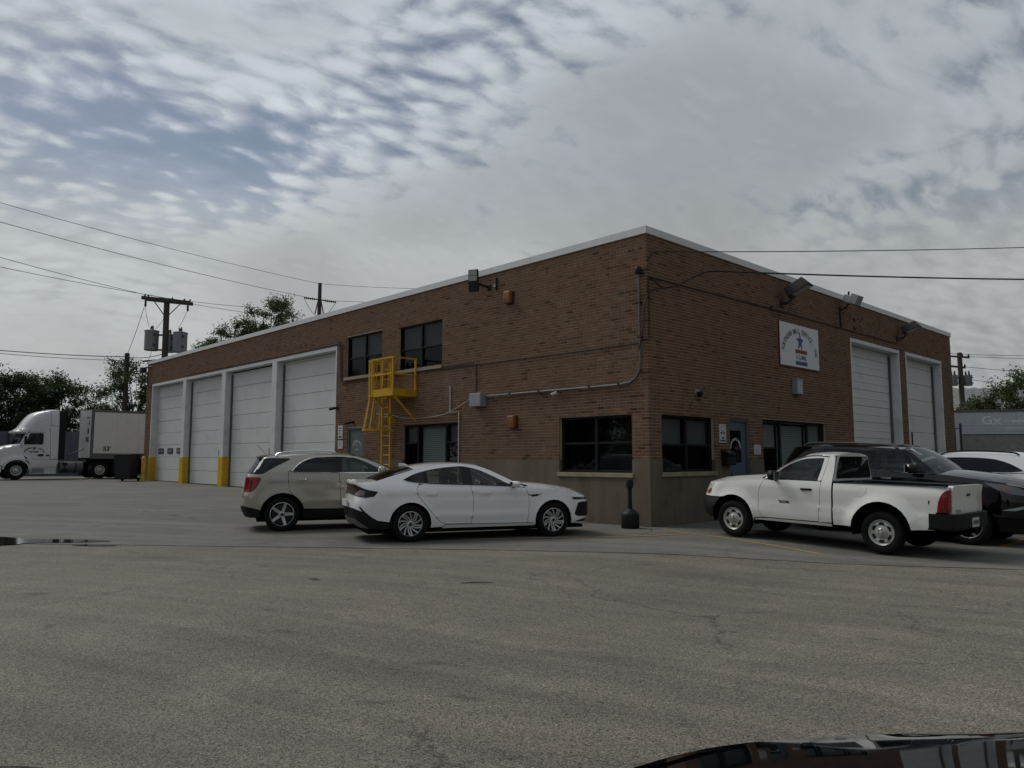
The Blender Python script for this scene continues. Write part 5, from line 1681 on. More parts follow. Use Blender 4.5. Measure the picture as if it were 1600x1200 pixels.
# ------------------------------------------------------------------ estate-type vehicles
M['oppane'] = glass('opaque_privacy_glass', (.1, .1, .1), .7, (.006, .007, .008), 1.)
def suv(name, label, loc, hd, pitch, S):
    AX0, AX1, R_ = S['ax0'], S['ax1'], S['r']
    ra = S['ra']
    sh = Shell(S['rear'], S['front'], S['wid'], S['plan'], S['rcr'], S['rcf'], S.get('bowr', .06), S.get('bowf', .14),
               [flare(AX0, R_, ra, S.get('flare', .025), .10), flare(AX1, R_, ra, S.get('flare', .025), .10)] + list(S.get('bumps', ())), S.get('ends'))
    car = Car(name, label, 'car', sh, loc, hd, pitch)
    W = M[S['paint']]
    EH, EA, ER, EE = fx(S['E_hood']), fx(S['E_A']), fx(S['E_roof']), fx(S['E_end'])
    DB, DT = fx(S['dlo_bot']), fx(S['dlo_top'])
    xq, xb, xf = S['gapR'], S['gapB'], S['gapF']       # door gaps: [(x,z)...] from the belt down
    zs, zb = S['sill'], S['bump']                      # paint ends here
    pc0, pc1 = -S.get('wrap', .80), S['front'][2][1] + S.get('wrap', .80) - .1
    a_q = S.get('aq', 60)
    qp = EA[:-1] + ER[:-1] + EE + [(pc0, zb), (.05, zb), (.30, zb - .03), (AX0 - ra - .01, zs + .0)] + arc(AX0, R_, ra, 172, a_q) + xq[::-1] + \
        [q for q in DB if q[0] < xq[0][0] - .01 and q[0] < DB[0][0]] + DT[1:]
    car.panel('quarter_panel', clean(qp), W)
    car.panel('rear_door', clean(xq + arc(AX0, R_, ra + .008, a_q - 2, math.degrees(math.asin((zs - R_) / ra)) + 1) + [(xb[-1][0], zs)] + xb[::-1] + [q for q in DB if xq[0][0] + .02 < q[0] < xb[0][0] - .02][::-1]), W)
    car.panel('front_door', clean(xb + [(xf[-1][0], zs)] + xf[::-1] + [q for q in DB if xb[0][0] + .02 < q[0] < xf[0][0] - .03][::-1]), W)
    car.panel('front_fender', clean([(pc1, EH[0][1])] + EH[1:] + xf + [(AX1 - ra - .02, zs)] + arc(AX1, R_, ra, 180 - math.degrees(math.asin((zs - R_) / ra)), 8) + [(AX1 + ra + .1, S['fb']), (pc1, S['fb'])]), W)
    lo = S.get('low', .25)
    car.panel('sill_cladding', [(AX0 + ra - .01, zs - .008), (AX1 - ra + .01, zs - .008), (AX1 - ra + .02, lo + .02), (AX0 + ra - .03, lo + .02)], M['black'], 0.)
    car.panel('rear_bumper', [(pc0, zb - .006), (.05, zb - .006), (.30, zb - .036), (AX0 - ra - .01, zs - .01), (AX0 - ra + .02, lo + .06), (.3, lo + .05), (pc0, lo + .12)], M['black'])
    car.panel('front_bumper', [(AX1 + ra + .01, S['fb'] - .006), (pc1, S['fb'] - .006), (pc1, lo + .05), (AX1 + ra + .02, lo)], M['black'])
    belt = S['dlo_bot'][0][1]
    core = [(xf[0][0], belt - .1), (xb[0][0], belt - .03), (.9, belt - .03), (pc0, belt - .03), (pc0, lo + .14), (.3, lo + .06)] + arc(AX0, R_, ra + .008, 175, -8) + [(AX0 + ra + .1, lo + .03), (AX1 - ra - .1, lo + .03)] + arc(AX1, R_, ra + .008, 188, -8) + [(AX1 + ra + .1, lo + .03), (pc1, lo + .06), (pc1, EH[0][1] - .03), (AX1, EH[-1][1] - .12)]
    car.core(core, -.022, lo - .03, .45, S['front'][2][1] - .4, .82)
    car.top('hood', S['E_hood'], S['C_hood'], W, bulge=S.get('hbulge'))
    car.top('windshield', S['E_A'], S['C_ws'], M['carglass'], scale=.985, drop=0)
    car.top('roof', S['E_roof'] + S['E_end'][1:], S['C_roof'], W)
    car.top('cowl', [(S['E_A'][0][0] + .06, S['E_A'][0][1] - .02), S['E_A'][0]], [(S['C_ws'][0][0] + .07, S['C_ws'][0][1] - .01), S['C_ws'][0]], M['black'], scale=.93, off=.012, n=2)
    def pane(nm, x0, x1, mt, off=-.004):
        b = [at_x(DB, x1)] + [q for q in DB if x0 < q[0] < x1][::1] + [at_x(DB, x0)]
        b = [at_x(DB, x0)] + sorted([q for q in DB if x0 < q[0] < x1]) + [at_x(DB, x1)]
        t = [at_x(DT, x1)] + sorted([q for q in DT if x0 < q[0] < x1], reverse=True) + [at_x(DT, x0)]
        return car.panel(nm, clean(b + t), mt, off, 0., .06, turn=.004)
    for nm, x0, x1, mt in S['panes']: pane(nm, x0, x1, M[mt])
    for nm, poly, mt, off, stp in S['over']:
        car.panel(nm, poly, M[mt], off, 0., stp, turn=.010)
    if S.get('trim'):
        for sd in (-1, 1):
            for ln in ((DT + DB[::-1][1:],) if S['trim'] == 'full' else (DB,)):
                pts = [car.sh.at(q[0], q[1], .004) for q in ln]
                car.obj(MB().tube([(q.x, q.y * (1 if sd < 0 else -1), q.z) for q in pts], .011, 5), 'window_trim', M['chrome'], smooth=60)
    if S.get('rail'):
        for sd in (-1, 1):
            pts = []
            for (x, z, dz) in S['rail']:
                q = car.sh.at(x, z, -S.get('rail_in', .06))
                pts.append((q.x, q.y * (1 if sd < 0 else -1), z + dz))
            car.obj(MB().tube(crom(pts, 4), .020, 8), 'roof_rail', M[S.get('railmat', 'chrome')], smooth=60)
    car.mirror(*S['mirror'], W if S.get('mir_paint', True) else M['black'], *S.get('mir_size', (.15, .20, .16)))
    for (x, z) in S['handles']: car.handle(x, z, M[S.get('hmat', 'chrome')], .21, .03)
    for x in (AX0, AX1):
        for y in (-S['wy'], S['wy']):
            car.wheel(x, y, R_, .23, S['rim'], S['style'])
            car.arch_liner(x, R_, ra + .006, y * .985, y * .66)
    car.seats(S['seats'], zc=S.get('seatz', .52), tall=.62)
    sx = S['seats'][0] + .62
    car.wheelwheel(sx, .38, S.get('seatz', .52) + .60)
    car.obj(MB().obox((sx + .30, 0, S['dlo_bot'][0][1] - .10), (.28, 0, 0), (0, .70, 0), (-.02, 0, .07)), 'dashboard', M['black'], smooth=None, bevel=.05)
    return car

AL5 = dict(kind='alloy', n=5, pairs=1, w0=.085, w1=.062, mat='alloy')
tan = dict(ends=(.50, .78, 9., 1.), ax0=.95, ax1=3.807, r=.36, ra=.44, paint='ptan', wy=.90, rim=.245, style=AL5,
    rear=[(.3, .18), (.5, .08), (.70, .08), (.86, .14), (1.0, .17), (1.15, .19), (1.25, .27), (1.40, .40), (1.54, .50), (1.62, .56)],
    front=[(.3, 4.62), (.5, 4.74), (.7, 4.77), (.9, 4.73), (1.0, 4.66), (1.1, 4.4)],
    wid=[(.25, .84), (.42, .895), (.6, .915), (.85, .92), (1.05, .912), (1.20, .885), (1.35, .80), (1.5, .70), (1.62, .60)],
    plan=[(0, .05), (.6, .01), (1.2, 0), (3.6, 0), (4.3, .03), (4.7, .08)], rcr=.30, rcf=.40,
    bumps=[crease(1.075, .014, .05, .5, 4.0, -.014), crease(.60, .012, .05, 1.3, 3.3)],
    E_hood=[(5.35, .985), (5.0, .985), (4.6, .995), (4.3, 1.03), (4.0, 1.06), (3.7, 1.085), (3.55, 1.10)],
    C_hood=[(4.80, .985), (4.70, 1.05), (4.4, 1.11), (4.0, 1.15), (3.65, 1.175)],
    E_A=[(3.55, 1.10), (3.15, 1.32), (2.85, 1.455), (2.55, 1.555), (2.40, 1.58)], C_ws=[(3.62, 1.17), (3.2, 1.37), (2.8, 1.53), (2.45, 1.625), (2.35, 1.635)],
    E_roof=[(2.40, 1.58), (2.0, 1.605), (1.4, 1.595), (.9, 1.56), (.72, 1.545)], E_end=[(.72, 1.545), (.5, 1.54), (.2, 1.54), (-.2, 1.54), (-.55, 1.54), (-.80, 1.54)],
    C_roof=[(2.34, 1.637), (1.9, 1.668), (1.3, 1.66), (.8, 1.62), (.42, 1.575), (.42, 1.54)],
    gapR=fx([(1.055, 1.25), (1.06, 1.05), (1.085, .84)]), gapB=fx([(2.10, 1.215), (2.125, .9), (2.15, .46)]), gapF=fx([(3.30, 1.16), (3.36, .95), (3.34, .65), (3.28, .46)]),
    sill=.455, bump=.53, fb=.50, aq=62, low=.24,
    dlo_bot=[(1.13, 1.245), (1.22, 1.222), (1.7, 1.216), (2.1, 1.213), (2.7, 1.212), (3.20, 1.205)],
    dlo_top=[(1.13, 1.245), (1.20, 1.33), (1.34, 1.45), (1.58, 1.535), (2.0, 1.56), (2.3, 1.55), (2.5, 1.52), (2.75, 1.42), (3.0, 1.29), (3.20, 1.205)],
    panes=[('rear_window', 1.16, 2.03, 'oppane'), ('pillar_trim', 2.03, 2.17, 'blackgloss'), ('front_window', 2.17, 2.98, 'carglass'), ('pillar_trim', 2.98, 3.18, 'blackgloss')],
    over=[('quarter_glass', fx([(.345, 1.195), (.52, 1.195)], 2) + fx([(.52, 1.195), (.62, 1.24), (.72, 1.305), (1.10, 1.505)], 3)[1:] + [(1.05, 1.525), (.56, 1.525), (.44, 1.42)], 'oppane', .005, .05),
          ('rear_glass', [(.40, 1.20), (.54, 1.42), (.66, 1.515), (-.75, 1.515), (-.75, 1.20)], 'oppane', .003, .06),
          ('tail_light', fx([(.50, 1.125), (.50, 1.06), (.38, .90), (.27, .83)], 3) + [(.05, .83), (-.08, .90), (-.08, 1.10), (.20, 1.135)], 'redlens', .016, .04),
          ('fuel_door', [(.62, .955), (.80, .965), (.82, .86), (.74, .80), (.62, .80)], 'ptan', .003, .04),
          ('headlight', [(4.25, 1.0), (4.7, .97), (4.8, .90), (4.7, .83), (4.4, .88)], 'lampglass', .008, .05),
          ('grille', [(4.95, .96), (5.4, .96), (5.4, .62), (4.95, .66)], 'black', .008, .06),
          ('licence_plate', [(-.50, .95), (-.75, .95), (-.75, .80), (-.50, .80)], 'paper', .012, .06)],
    trim='full', rail=[(.80, 1.545, .03), (.95, 1.56, .085), (1.5, 1.598, .085), (1.9, 1.60, .08), (2.05, 1.60, .045)], rail_in=.07,
    mirror=(2.98, .87, 1.27), handles=((1.345, 1.085), (2.31, 1.055)), seats=(2.3, 1.45), hmat='chrome')
hd2 = R(66)
left2 = Vector((-math.sin(hd2), math.cos(hd2), 0)); fwd2 = Vector((math.cos(hd2), math.sin(hd2), 0))
q = Vector((-4.645, -6.455, 0)) + left2 * .90 - fwd2 * .95
car = suv('sport_utility_vehicle', 'champagne tan SUV with silver roof rails parked behind the white sedan', (q.x, q.y, .005), hd2, 0., tan)
car.obj(MB().tube([(.62, .25, 1.62), (.45, .25, 1.80)], .005, 5), 'antenna', M['black'], smooth=None)
car.obj(MB().obox((.50, 0, 1.560), (.10, 0, .012), (0, .56, 0), (0, 0, .012)), 'spoiler', M['ptan'], smooth=None, bevel=.01)

blk = dict(ax0=1.15, ax1=3.94, r=.39, ra=.47, paint='pblack', wy=.93, rim=.25, style=dict(kind='alloy', n=6, pairs=1, w0=.07, w1=.06),
    rear=[(.4, .20), (.6, .06), (.9, .06), (1.1, .10), (1.3, .16), (1.6, .28), (1.8, .38)],
    front=[(.4, 4.70), (.6, 4.84), (.85, 4.88), (1.05, 4.82), (1.18, 4.72), (1.3, 4.4)],
    wid=[(.3, .86), (.5, .92), (.75, .945), (1.1, .94), (1.28, .915), (1.45, .85), (1.65, .75), (1.82, .65)],
    plan=[(0, .04), (.6, .01), (1.2, 0), (3.7, 0), (4.4, .03), (4.85, .08)], rcr=.28, rcf=.42,
    bumps=[crease(1.17, .012, .05, .5, 4.2, .0)],
    E_hood=[(5.45, 1.13), (5.1, 1.13), (4.75, 1.15), (4.4, 1.21), (4.0, 1.255), (3.7, 1.285), (3.5, 1.30), (3.42, 1.305)],
    C_hood=[(4.95, 1.13), (4.86, 1.19), (4.6, 1.27), (4.3, 1.325), (3.9, 1.37), (3.56, 1.395)],
    E_A=[(3.42, 1.305), (3.25, 1.46), (3.05, 1.60), (2.90, 1.70), (2.72, 1.765)], C_ws=[(3.52, 1.385), (3.3, 1.54), (3.08, 1.69), (2.88, 1.80), (2.76, 1.835)],
    E_roof=[(2.72, 1.765), (2.3, 1.79), (1.4, 1.795), (.8, 1.785), (.52, 1.775)], E_end=[(.52, 1.775), (.35, 1.77), (.1, 1.77), (-.3, 1.77), (-.8, 1.77)],
    C_roof=[(2.75, 1.838), (2.2, 1.875), (1.4, 1.885), (.8, 1.87), (.42, 1.83), (.34, 1.77)],
    gapR=fx([(1.02, 1.345), (1.03, 1.2), (1.08, 1.0)]), gapB=fx([(2.28, 1.34), (2.28, .9), (2.30, .52)]), gapF=fx([(3.36, 1.29), (3.38, 1.0), (3.37, .75), (3.35, .52)]),
    sill=.515, bump=.58, fb=.56, aq=72, low=.30,
    dlo_bot=[(.55, 1.36), (1.0, 1.345), (2.2, 1.325), (2.8, 1.31), (3.26, 1.30)],
    dlo_top=[(.55, 1.36), (.62, 1.60), (.80, 1.715), (1.4, 1.735), (2.3, 1.735), (2.64, 1.71), (2.85, 1.62), (3.06, 1.475), (3.26, 1.30)],
    panes=[('quarter_glass', .57, 1.05, 'oppane'), ('pillar_trim', 1.05, 1.12, 'blackgloss'), ('rear_window', 1.12, 2.21, 'darkglass'), ('pillar_trim', 2.21, 2.35, 'blackgloss'), ('front_window', 2.35, 3.02, 'carglass'), ('pillar_trim', 3.02, 3.25, 'blackgloss')],
    over=[('headlight', fx([(4.22, 1.19), (4.5, 1.165), (4.72, 1.12)], 2) + [(4.86, 1.05), (4.80, .98), (4.6, 1.0), (4.42, 1.07)], 'lampglass', .010, .05),
          ('headlight_bezel', fx([(4.22, 1.19), (4.5, 1.165), (4.72, 1.12)], 2) + [(4.86, 1.05), (4.80, .98), (4.6, 1.0), (4.42, 1.07)], 'inkgrey', .003, .05),
          ('marker_lens', [(4.44, 1.10), (4.58, 1.08), (4.60, 1.03), (4.48, 1.07)], 'amber', .012, .04),
          ('grille', [(4.98, 1.10), (5.5, 1.10), (5.5, .62), (5.06, .60), (4.93, .82)], 'black', .010, .06),
          ('grille_surround', [(4.94, 1.115), (5.5, 1.125), (5.5, 1.10), (4.98, 1.10)], 'chrome', .014, .05),
          ('fog_light', [(4.50, .70), (4.62, .735), (4.85, .80), (4.82, .745), (4.68, .70)], 'lampglass', .010, .04),
          ('fog_light_bezel', [(4.50, .70), (4.62, .735), (4.85, .80), (4.82, .745), (4.68, .70)], 'paper', .005, .04),
          ('licence_plate', [(5.32, .72), (5.6, .72), (5.6, .58), (5.32, .58)], 'paper', .020, .05),
          ('tail_light', [(.35, 1.30), (.35, 1.0), (.1, .95), (-.02, 1.0), (-.02, 1.28)], 'redlens', .014, .05)],
    trim='belt', rail=[(.60, 1.775, .03), (.8, 1.785, .075), (1.5, 1.795, .085), (2.4, 1.785, .07), (2.62, 1.765, .02)], rail_in=.05, railmat='galv',
    mirror=(3.02, .90, 1.40), mir_size=(.17, .21, .19), handles=((1.5, 1.20), (2.48, 1.185)), seats=(2.40, 1.4), seatz=.66, wrap=.85)
p2 = R(1.9)
car = suv('sport_utility_vehicle', 'black SUV backed in behind the white pickup, chrome window line', (1.78, 3.05, .03), R(-1.2), -p2, blk)
car.obj(MB().tube([car.sh.at(4.55, 1.17, .01), car.sh.at(4.75, 1.135, .02), car.sh.at(4.9, 1.10, .02)], .012, 5), 'headlight_brow', M['chrome'], smooth=60)
car.obj(MB().obox((2.93, -.52, 1.72), (.10, 0, -.06), (0, .10, 0), (0, 0, .004)), 'windshield_band', M['paper'], smooth=None)

wht = dict(ax0=1.05, ax1=3.90, r=.37, ra=.45, paint='pwhite4', wy=.94, rim=.25, style=AL5,
    rear=[(.4, .18), (.6, .06), (.9, .05), (1.1, .10), (1.3, .20), (1.5, .36), (1.7, .52)],
    front=[(.4, 4.80), (.6, 4.92), (.8, 4.95), (1.0, 4.86), (1.1, 4.72), (1.2, 4.4)],
    wid=[(.3, .88), (.5, .945), (.75, .965), (1.05, .955), (1.25, .915), (1.4, .84), (1.6, .72), (1.75, .62)],
    plan=[(0, .06), (.6, .015), (1.2, 0), (3.7, 0), (4.4, .03), (4.9, .08)], rcr=.34, rcf=.45,
    bumps=[crease(1.10, .014, .06, .4, 4.2, .0)],
    E_hood=[(5.5, 1.06), (5.1, 1.06), (4.75, 1.07), (4.4, 1.11), (4.0, 1.15), (3.6, 1.18), (3.4, 1.19)],
    C_hood=[(5.02, 1.06), (4.9, 1.12), (4.5, 1.20), (4.0, 1.245), (3.5, 1.27)],
    E_A=[(3.40, 1.19), (3.1, 1.38), (2.85, 1.53), (2.65, 1.62), (2.5, 1.655)], C_ws=[(3.48, 1.26), (3.15, 1.44), (2.85, 1.60), (2.6, 1.70), (2.48, 1.73)],
    E_roof=[(2.5, 1.655), (2.1, 1.68), (1.5, 1.68), (1.0, 1.655), (.72, 1.63)], E_end=[(.72, 1.63), (.5, 1.62), (.2, 1.615), (-.3, 1.61), (-.85, 1.61)],
    C_roof=[(2.47, 1.735), (2.0, 1.775), (1.4, 1.775), (.9, 1.735), (.5, 1.67), (.42, 1.61)],
    gapR=fx([(1.12, 1.285), (1.12, 1.1), (1.16, .92)]), gapB=fx([(2.10, 1.28), (2.10, .9), (2.12, .52)]), gapF=fx([(3.22, 1.20), (3.28, 1.0), (3.26, .75), (3.2, .52)]),
    sill=.515, bump=.56, fb=.54, aq=66, low=.28,
    dlo_bot=[(.70, 1.30), (1.1, 1.285), (2.1, 1.28), (2.7, 1.265), (3.2, 1.24)],
    dlo_top=[(.70, 1.30), (.85, 1.40), (1.05, 1.50), (1.3, 1.575), (1.7, 1.61), (2.2, 1.61), (2.5, 1.585), (2.8, 1.475), (3.0, 1.36), (3.2, 1.24)],
    panes=[('quarter_glass', .75, 1.28, 'oppane'), ('pillar_trim', 1.28, 1.36, 'blackgloss'), ('rear_window', 1.36, 2.02, 'oppane'), ('pillar_trim', 2.02, 2.16, 'blackgloss'), ('front_window', 2.16, 2.98, 'carglass'), ('pillar_trim', 2.98, 3.18, 'blackgloss')],
    over=[('tail_light', [(.42, 1.06), (.42, .96), (.1, .90), (-.1, .92), (-.1, 1.06)], 'redlens', .014, .05),
          ('rear_glass', [(.28, 1.26), (.5, 1.54), (-.8, 1.54), (-.8, 1.26)], 'oppane', .004, .06),
          ('headlight', [(4.4, 1.06), (4.8, 1.02), (4.9, .93), (4.5, .95)], 'lampglass', .008, .05),
          ('grille', [(5.0, 1.03), (5.5, 1.03), (5.5, .7), (5.0, .7)], 'black', .008, .06)],
    trim='full', rail=[(.85, 1.64, .03), (1.0, 1.655, .075), (1.6, 1.68, .08), (2.2, 1.675, .07), (2.4, 1.66, .02)], rail_in=.05, railmat='blackgloss',
    mirror=(2.95, .92, 1.32), handles=((1.35, 1.14), (2.32, 1.13)), seats=(2.3, 1.45), seatz=.60, wrap=.85)
car = suv('sport_utility_vehicle', 'white SUV with black roof rails parked beyond the black SUV', (6.70, 5.98, -.085), R(180.5), p2 * .3, wht)

# ------------------------------------------------------------------ white pickup, nose to the right face
AX0, AX1, R_ = 1.20, 3.98, .345
M['cabglass'] = glass('dark_cab_glass', (.1, .1, .1), .8, (.008, .010, .010), 1.)
sh = Shell(rear=[(.3, .03), (1.3, .03)],
           front=[(.3, 4.62), (.5, 4.72), (.7, 4.74), (.8, 4.72), (.95, 4.66), (1.05, 4.58), (1.2, 4.2)],
           wid=[(.3, .80), (.42, .86), (.55, .878), (.70, .862), (.85, .868), (1.0, .865), (1.12, .835), (1.25, .775), (1.45, .69), (1.60, .625), (1.7, .57)],
           plan=[(0, .015), (.5, 0), (3.6, 0), (4.2, .02), (4.7, .07)], rcr=.05, rcf=.40, bowr=.015, bowf=.14,
           bumps=[flare(AX0, R_, .50, .065, .10), flare(AX1, R_, .44, .055, .10), crease(.655, .026, .035, 1.6, 3.5), crease(.655, .022, .035, .1, .95)], ends=(.72, .77, 9., 1.))
hd3 = R(178.5)
left3 = Vector((-math.sin(hd3), math.cos(hd3), 0)); fwd3 = Vector((math.cos(hd3), math.sin(hd3), 0))
q = Vector((5.176, -.709, 0)) - left3 * .88 - fwd3 * AX0
pk = Car('pickup_truck', 'white single-cab pickup with black bumpers parked nose-in by the blue door', 'pickup', sh, (q.x, q.y, -.090), hd3, R(1.6))
W = M['pwhite2']
E_hood = [(5.35, 1.02), (4.95, 1.02), (4.6, 1.02), (4.42, 1.03), (4.2, 1.06), (3.9, 1.085), (3.6, 1.11), (3.36, 1.135)]
E_A = [(3.36, 1.135), (3.18, 1.28), (3.0, 1.41), (2.80, 1.52), (2.62, 1.585)]
E_roof = [(2.62, 1.585), (2.4, 1.612), (2.22, 1.615), (2.10, 1.60)]
E_back = [(2.10, 1.60), (2.065, 1.57), (2.05, 1.45), (2.045, 1.30), (2.045, 1.16)]
EH, EA, ER, EB = fx(E_hood), fx(E_A), fx(E_roof), fx(E_back)
gapF = fx([(3.33, 1.125), (3.40, 1.03), (3.44, .87), (3.45, .62), (3.40, .47), (3.33, .425)])
gapB = fx([(2.17, 1.575), (2.20, 1.39), (2.245, 1.1), (2.262, .75), (2.28, .43)])
win = fx([(3.22, 1.13), (3.14, 1.235), (2.95, 1.385), (2.72, 1.495), (2.54, 1.535), (2.30, 1.55)]) + fx([(2.26, 1.545), (2.262, 1.45), (2.30, 1.21)], 3) + [(2.32, 1.17), (2.37, 1.145), (2.8, 1.138)]
# door with its window frame: outline, window cut through the belt
belt = [(3.33, 1.128), (2.9, 1.138), (2.255, 1.142)]
car = pk
car.panel('front_fender', [(5.35, 1.02)] + EH[1:] + gapF + [(3.50, .41), (3.54, .38)] + arc(AX1, R_ + .02, .44, 184, 62) + arc(AX1 + .02, R_ + .02, .44, 62, 66, 2) + [(4.26, .745), (5.35, .745)], W)
car.panel('front_bumper', [(4.27, .738), (5.35, .738), (5.35, .36), (4.75, .34), (4.42, .33), (4.40, .52)], M['black'], .02)
car.panel('front_door', gapF[1:] + [(3.0, .425), (2.28, .43)] + [q for q in gapB[::-1] if q[1] < 1.14] + belt[::-1], W)
fr = [q for q in gapB if q[1] > 1.145] + [(2.25, 1.146)] + [(2.31, 1.146)] + [q for q in win if q[1] > 1.16 and q[0] < 2.4][::-1] + [q for q in win if q[0] >= 2.4 and q[1] > 1.14][::-1][0:0]
# window frame as a band above the glass
upper = [(2.17, 1.572)] + fx([(2.4, 1.59), (2.60, 1.565), (2.78, 1.50), (2.98, 1.395), (3.16, 1.265), (3.315, 1.135)], 3) + [(3.25, 1.135)] + [q for q in win[:6 * 4] if q[1] > 1.135] + [q for q in win if q[0] < 2.33 and q[1] < 1.548][:0] + [(2.262, 1.53), (2.275, 1.40), (2.315, 1.17), (2.315, 1.147), (2.250, 1.147)] + [q for q in gapB[::-1] if q[1] > 1.15]
car.panel('door_frame', clean(upper), W, step=.05)
car.panel('pillar', EA[:-1] + ER[:-1] + EB + [(2.045, .43), (2.275, .42)] + gapB[::-1] + fx([(2.4, 1.597), (2.60, 1.572), (2.78, 1.508), (2.98, 1.403), (3.16, 1.272), (3.33, 1.13)], 3), W)
car.panel('rocker', [(2.05, .36), (2.05, .415), (2.3, .42), (3.32, .415), (3.49, .40), (3.53, .365)], W)
car.panel('bed_side', [(2.02, 1.125), (2.02, .40), (1.70, .405)] + arc(AX0, R_ + .02, .49, 5, 172) + [(.70, .43), (.29, .455), (.25, .738), (-.005, .742), (-.005, 1.15), (.05, 1.155), (1.2, 1.14)], W)
core = [(3.3, 1.09), (2.2, 1.10), (.05, 1.10), (.05, .50), (.68, .46)] + arc(AX0, R_ + .02, .50, 174, 4) + [(1.75, .40), (3.45, .40)] + arc(AX1, R_ + .02, .45, 178, 30) + [(4.4, .40), (5.2, .40), (5.2, .99), (4.4, 1.0)]
car.core(core, -.03, .33, .3, 4.5, .62)
car.top('hood', E_hood, [(4.80, 1.02), (4.72, 1.07), (4.5, 1.115), (4.1, 1.165), (3.7, 1.20), (3.44, 1.215)], W, bulge=lambda t, x: .014 * math.exp(-((abs(t) - .5) / .12) ** 2))
car.top('windshield', E_A, [(3.44, 1.21), (3.2, 1.36), (2.95, 1.50), (2.72, 1.61), (2.63, 1.645)], M['carglass'], scale=.98, drop=0)
car.top('roof', E_roof, [(2.63, 1.648), (2.4, 1.668), (2.22, 1.668), (2.06, 1.655)], W)
car.top('cowl', [(3.42, 1.12), (3.36, 1.135)], [(3.50, 1.20), (3.43, 1.21)], M['black'], scale=.92, off=.012, n=2)
car.panel('door_window', win, M['carglass'], -.006, 0., .06, turn=.004)
car.panel('vent_pillar', [(3.24, 1.14), (3.02, 1.325), (3.05, 1.14)], M['black'], -.002, 0., .05, turn=.004)
# back of the cab with its window
rows = []
for (p, z) in EB:
    e = sh.at(p, z)
    rows.append([(2.035 - .03 * (1 - (j / 8) ** 2), -e.y * j / 8, z + (.055 * (1 - (j / 8) ** 2) if z > 1.5 else 0)) for j in range(-8, 9)])
car.obj(MB().grid(rows), 'cab_back', W)
car.obj(MB().grid([[(2.026 - .03 * (1 - (j / 6 * .8) ** 2), w_ * j / 6, z) for j in range(-6, 7)] for z, w_ in ((1.20, .70), (1.3, .69), (1.45, .635), (1.55, .585), (1.59, .55))]), 'rear_window', M['cabglass'])
car.obj(MB().obox((2.02, 0, 1.635), (.012, 0, .004), (0, .11, 0), (0, 0, .016)), 'brake_light', M['darkred'], smooth=None)
# open bed
mb = MB()
for sd in (-1, 1):
    mb.box(.23, 2.0, sd * .74, sd * .70, .62, 1.10)
mb.box(.23, 2.0, -.74, .74, .58, .62)
mb.box(1.96, 2.0, -.70, .70, .62, 1.10)
car.obj(mb, 'bed_liner', M['under'], smooth=None)
for sd in (-1, 1):
    car.obj(MB().grid([[(x, sd * w_, z) for w_, z in ((.70, 1.10), (.70, 1.135), (.80, 1.152), (.845, 1.140))] for x in (.20, .5, 1.0, 1.5, 2.02)]), 'bed_rail', M['black'])
mb = MB().box(1.97, 2.01, -.72, .72, 1.05, 1.13)
car.obj(mb, 'bed_front_rail', M['black'], smooth=None)
tg = [(-.705, .60), (.705, .60), (.71, .85), (.705, 1.14), (.68, 1.165), (-.68, 1.165), (-.705, 1.14), (-.71, .85)]
v, f, b = tri2d(tg, .12)
mb = MB().add([(.012 - .022 * math.exp(-((p[1] - 1.12) / .07) ** 2) - .012 * (1 - (p[0] / .71) ** 2), p[0], p[1]) for p in v] + [(.07, v[i][0], v[i][1]) for i in b], [tuple(q) for q in f] + [(b[i], b[(i + 1) % len(b)], len(v) + (i + 1) % len(b), len(v) + i) for i in range(len(b))])
tgo = car.obj(mb, 'tailgate', W)
tgo.location.x = .155
car.obj(MB().box(-.008, .02, -.085, .085, .985, 1.05), 'tailgate_handle', M['black'], tgo, None, bevel=.01)
m = MB(); letters(m, 'TOYOTA', .055, (-.002, .48, .76), (0, -1, 0), (0, 0, 1), (-1, 0, 0), .002, .003); letters(m, 'TACOMA', .05, (-.002, .45, .70), (0, -1, 0), (0, 0, 1), (-1, 0, 0), .002, .004); m.box(-.0065, -.0045, -.55, -.41, .70, .735)
m.build('lettering', M['inkgrey'], tgo)
car.panel('tail_light', fx([(.015, 1.10), (.09, 1.075), (.155, 1.0), (.205, .88), (.225, .745)], 4) + [(-.06, .745), (-.125, .80), (-.125, 1.08), (-.05, 1.10)], M['redlens'], .012, 0., .04)
car.panel('reverse_lens', [(.06, .80), (.14, .80), (.145, .755), (.06, .755)], M['darkred'], .018, 0., .04)
car.panel('tail_highlight', [(.03, .955), (.13, .955), (.14, .935), (.03, .935)], M['signred'], .017, 0., .04)
mb = MB()
prof = [(-.90, .30), (-.87, .05), (-.82, -.04), (-.55, -.09), (0, -.10), (.55, -.09), (.82, -.04), (.87, .05), (.90, .30)]
rows = [[(x, y, z) for y, x in prof] for z in (.46, .50, .67, .72)]
rows = [[(x + (.03 if i in (0,) else 0), y * (.97 if i == 0 else 1), z) for x, y, z in r_] for i, r_ in enumerate(rows)]
mb.grid(rows)
top_ = rows[-1]
mb.add(top_ + [(.20, y, .715) for y, x in prof], [(i, i + 1, len(prof) + i + 1, len(prof) + i) for i in range(len(prof) - 1)])
car.obj(mb, 'rear_bumper', M['black'], smooth=30).location.x = .155
car.obj(MB().obox((-.108, .02, .575), (.006, 0, 0), (0, .155, 0), (0, 0, .075)), 'licence_plate', M['paper'], smooth=None).location.x = .155
m = MB(); [m.box(-.1175, -.1155, -.10 + .045 * k, -.075 + .045 * k, .545, .605) for k in range(6)]
plt = m.build('lettering', M['ink'], car.root)
plt.location.x = .155
plt['kind'] = 'stuff'
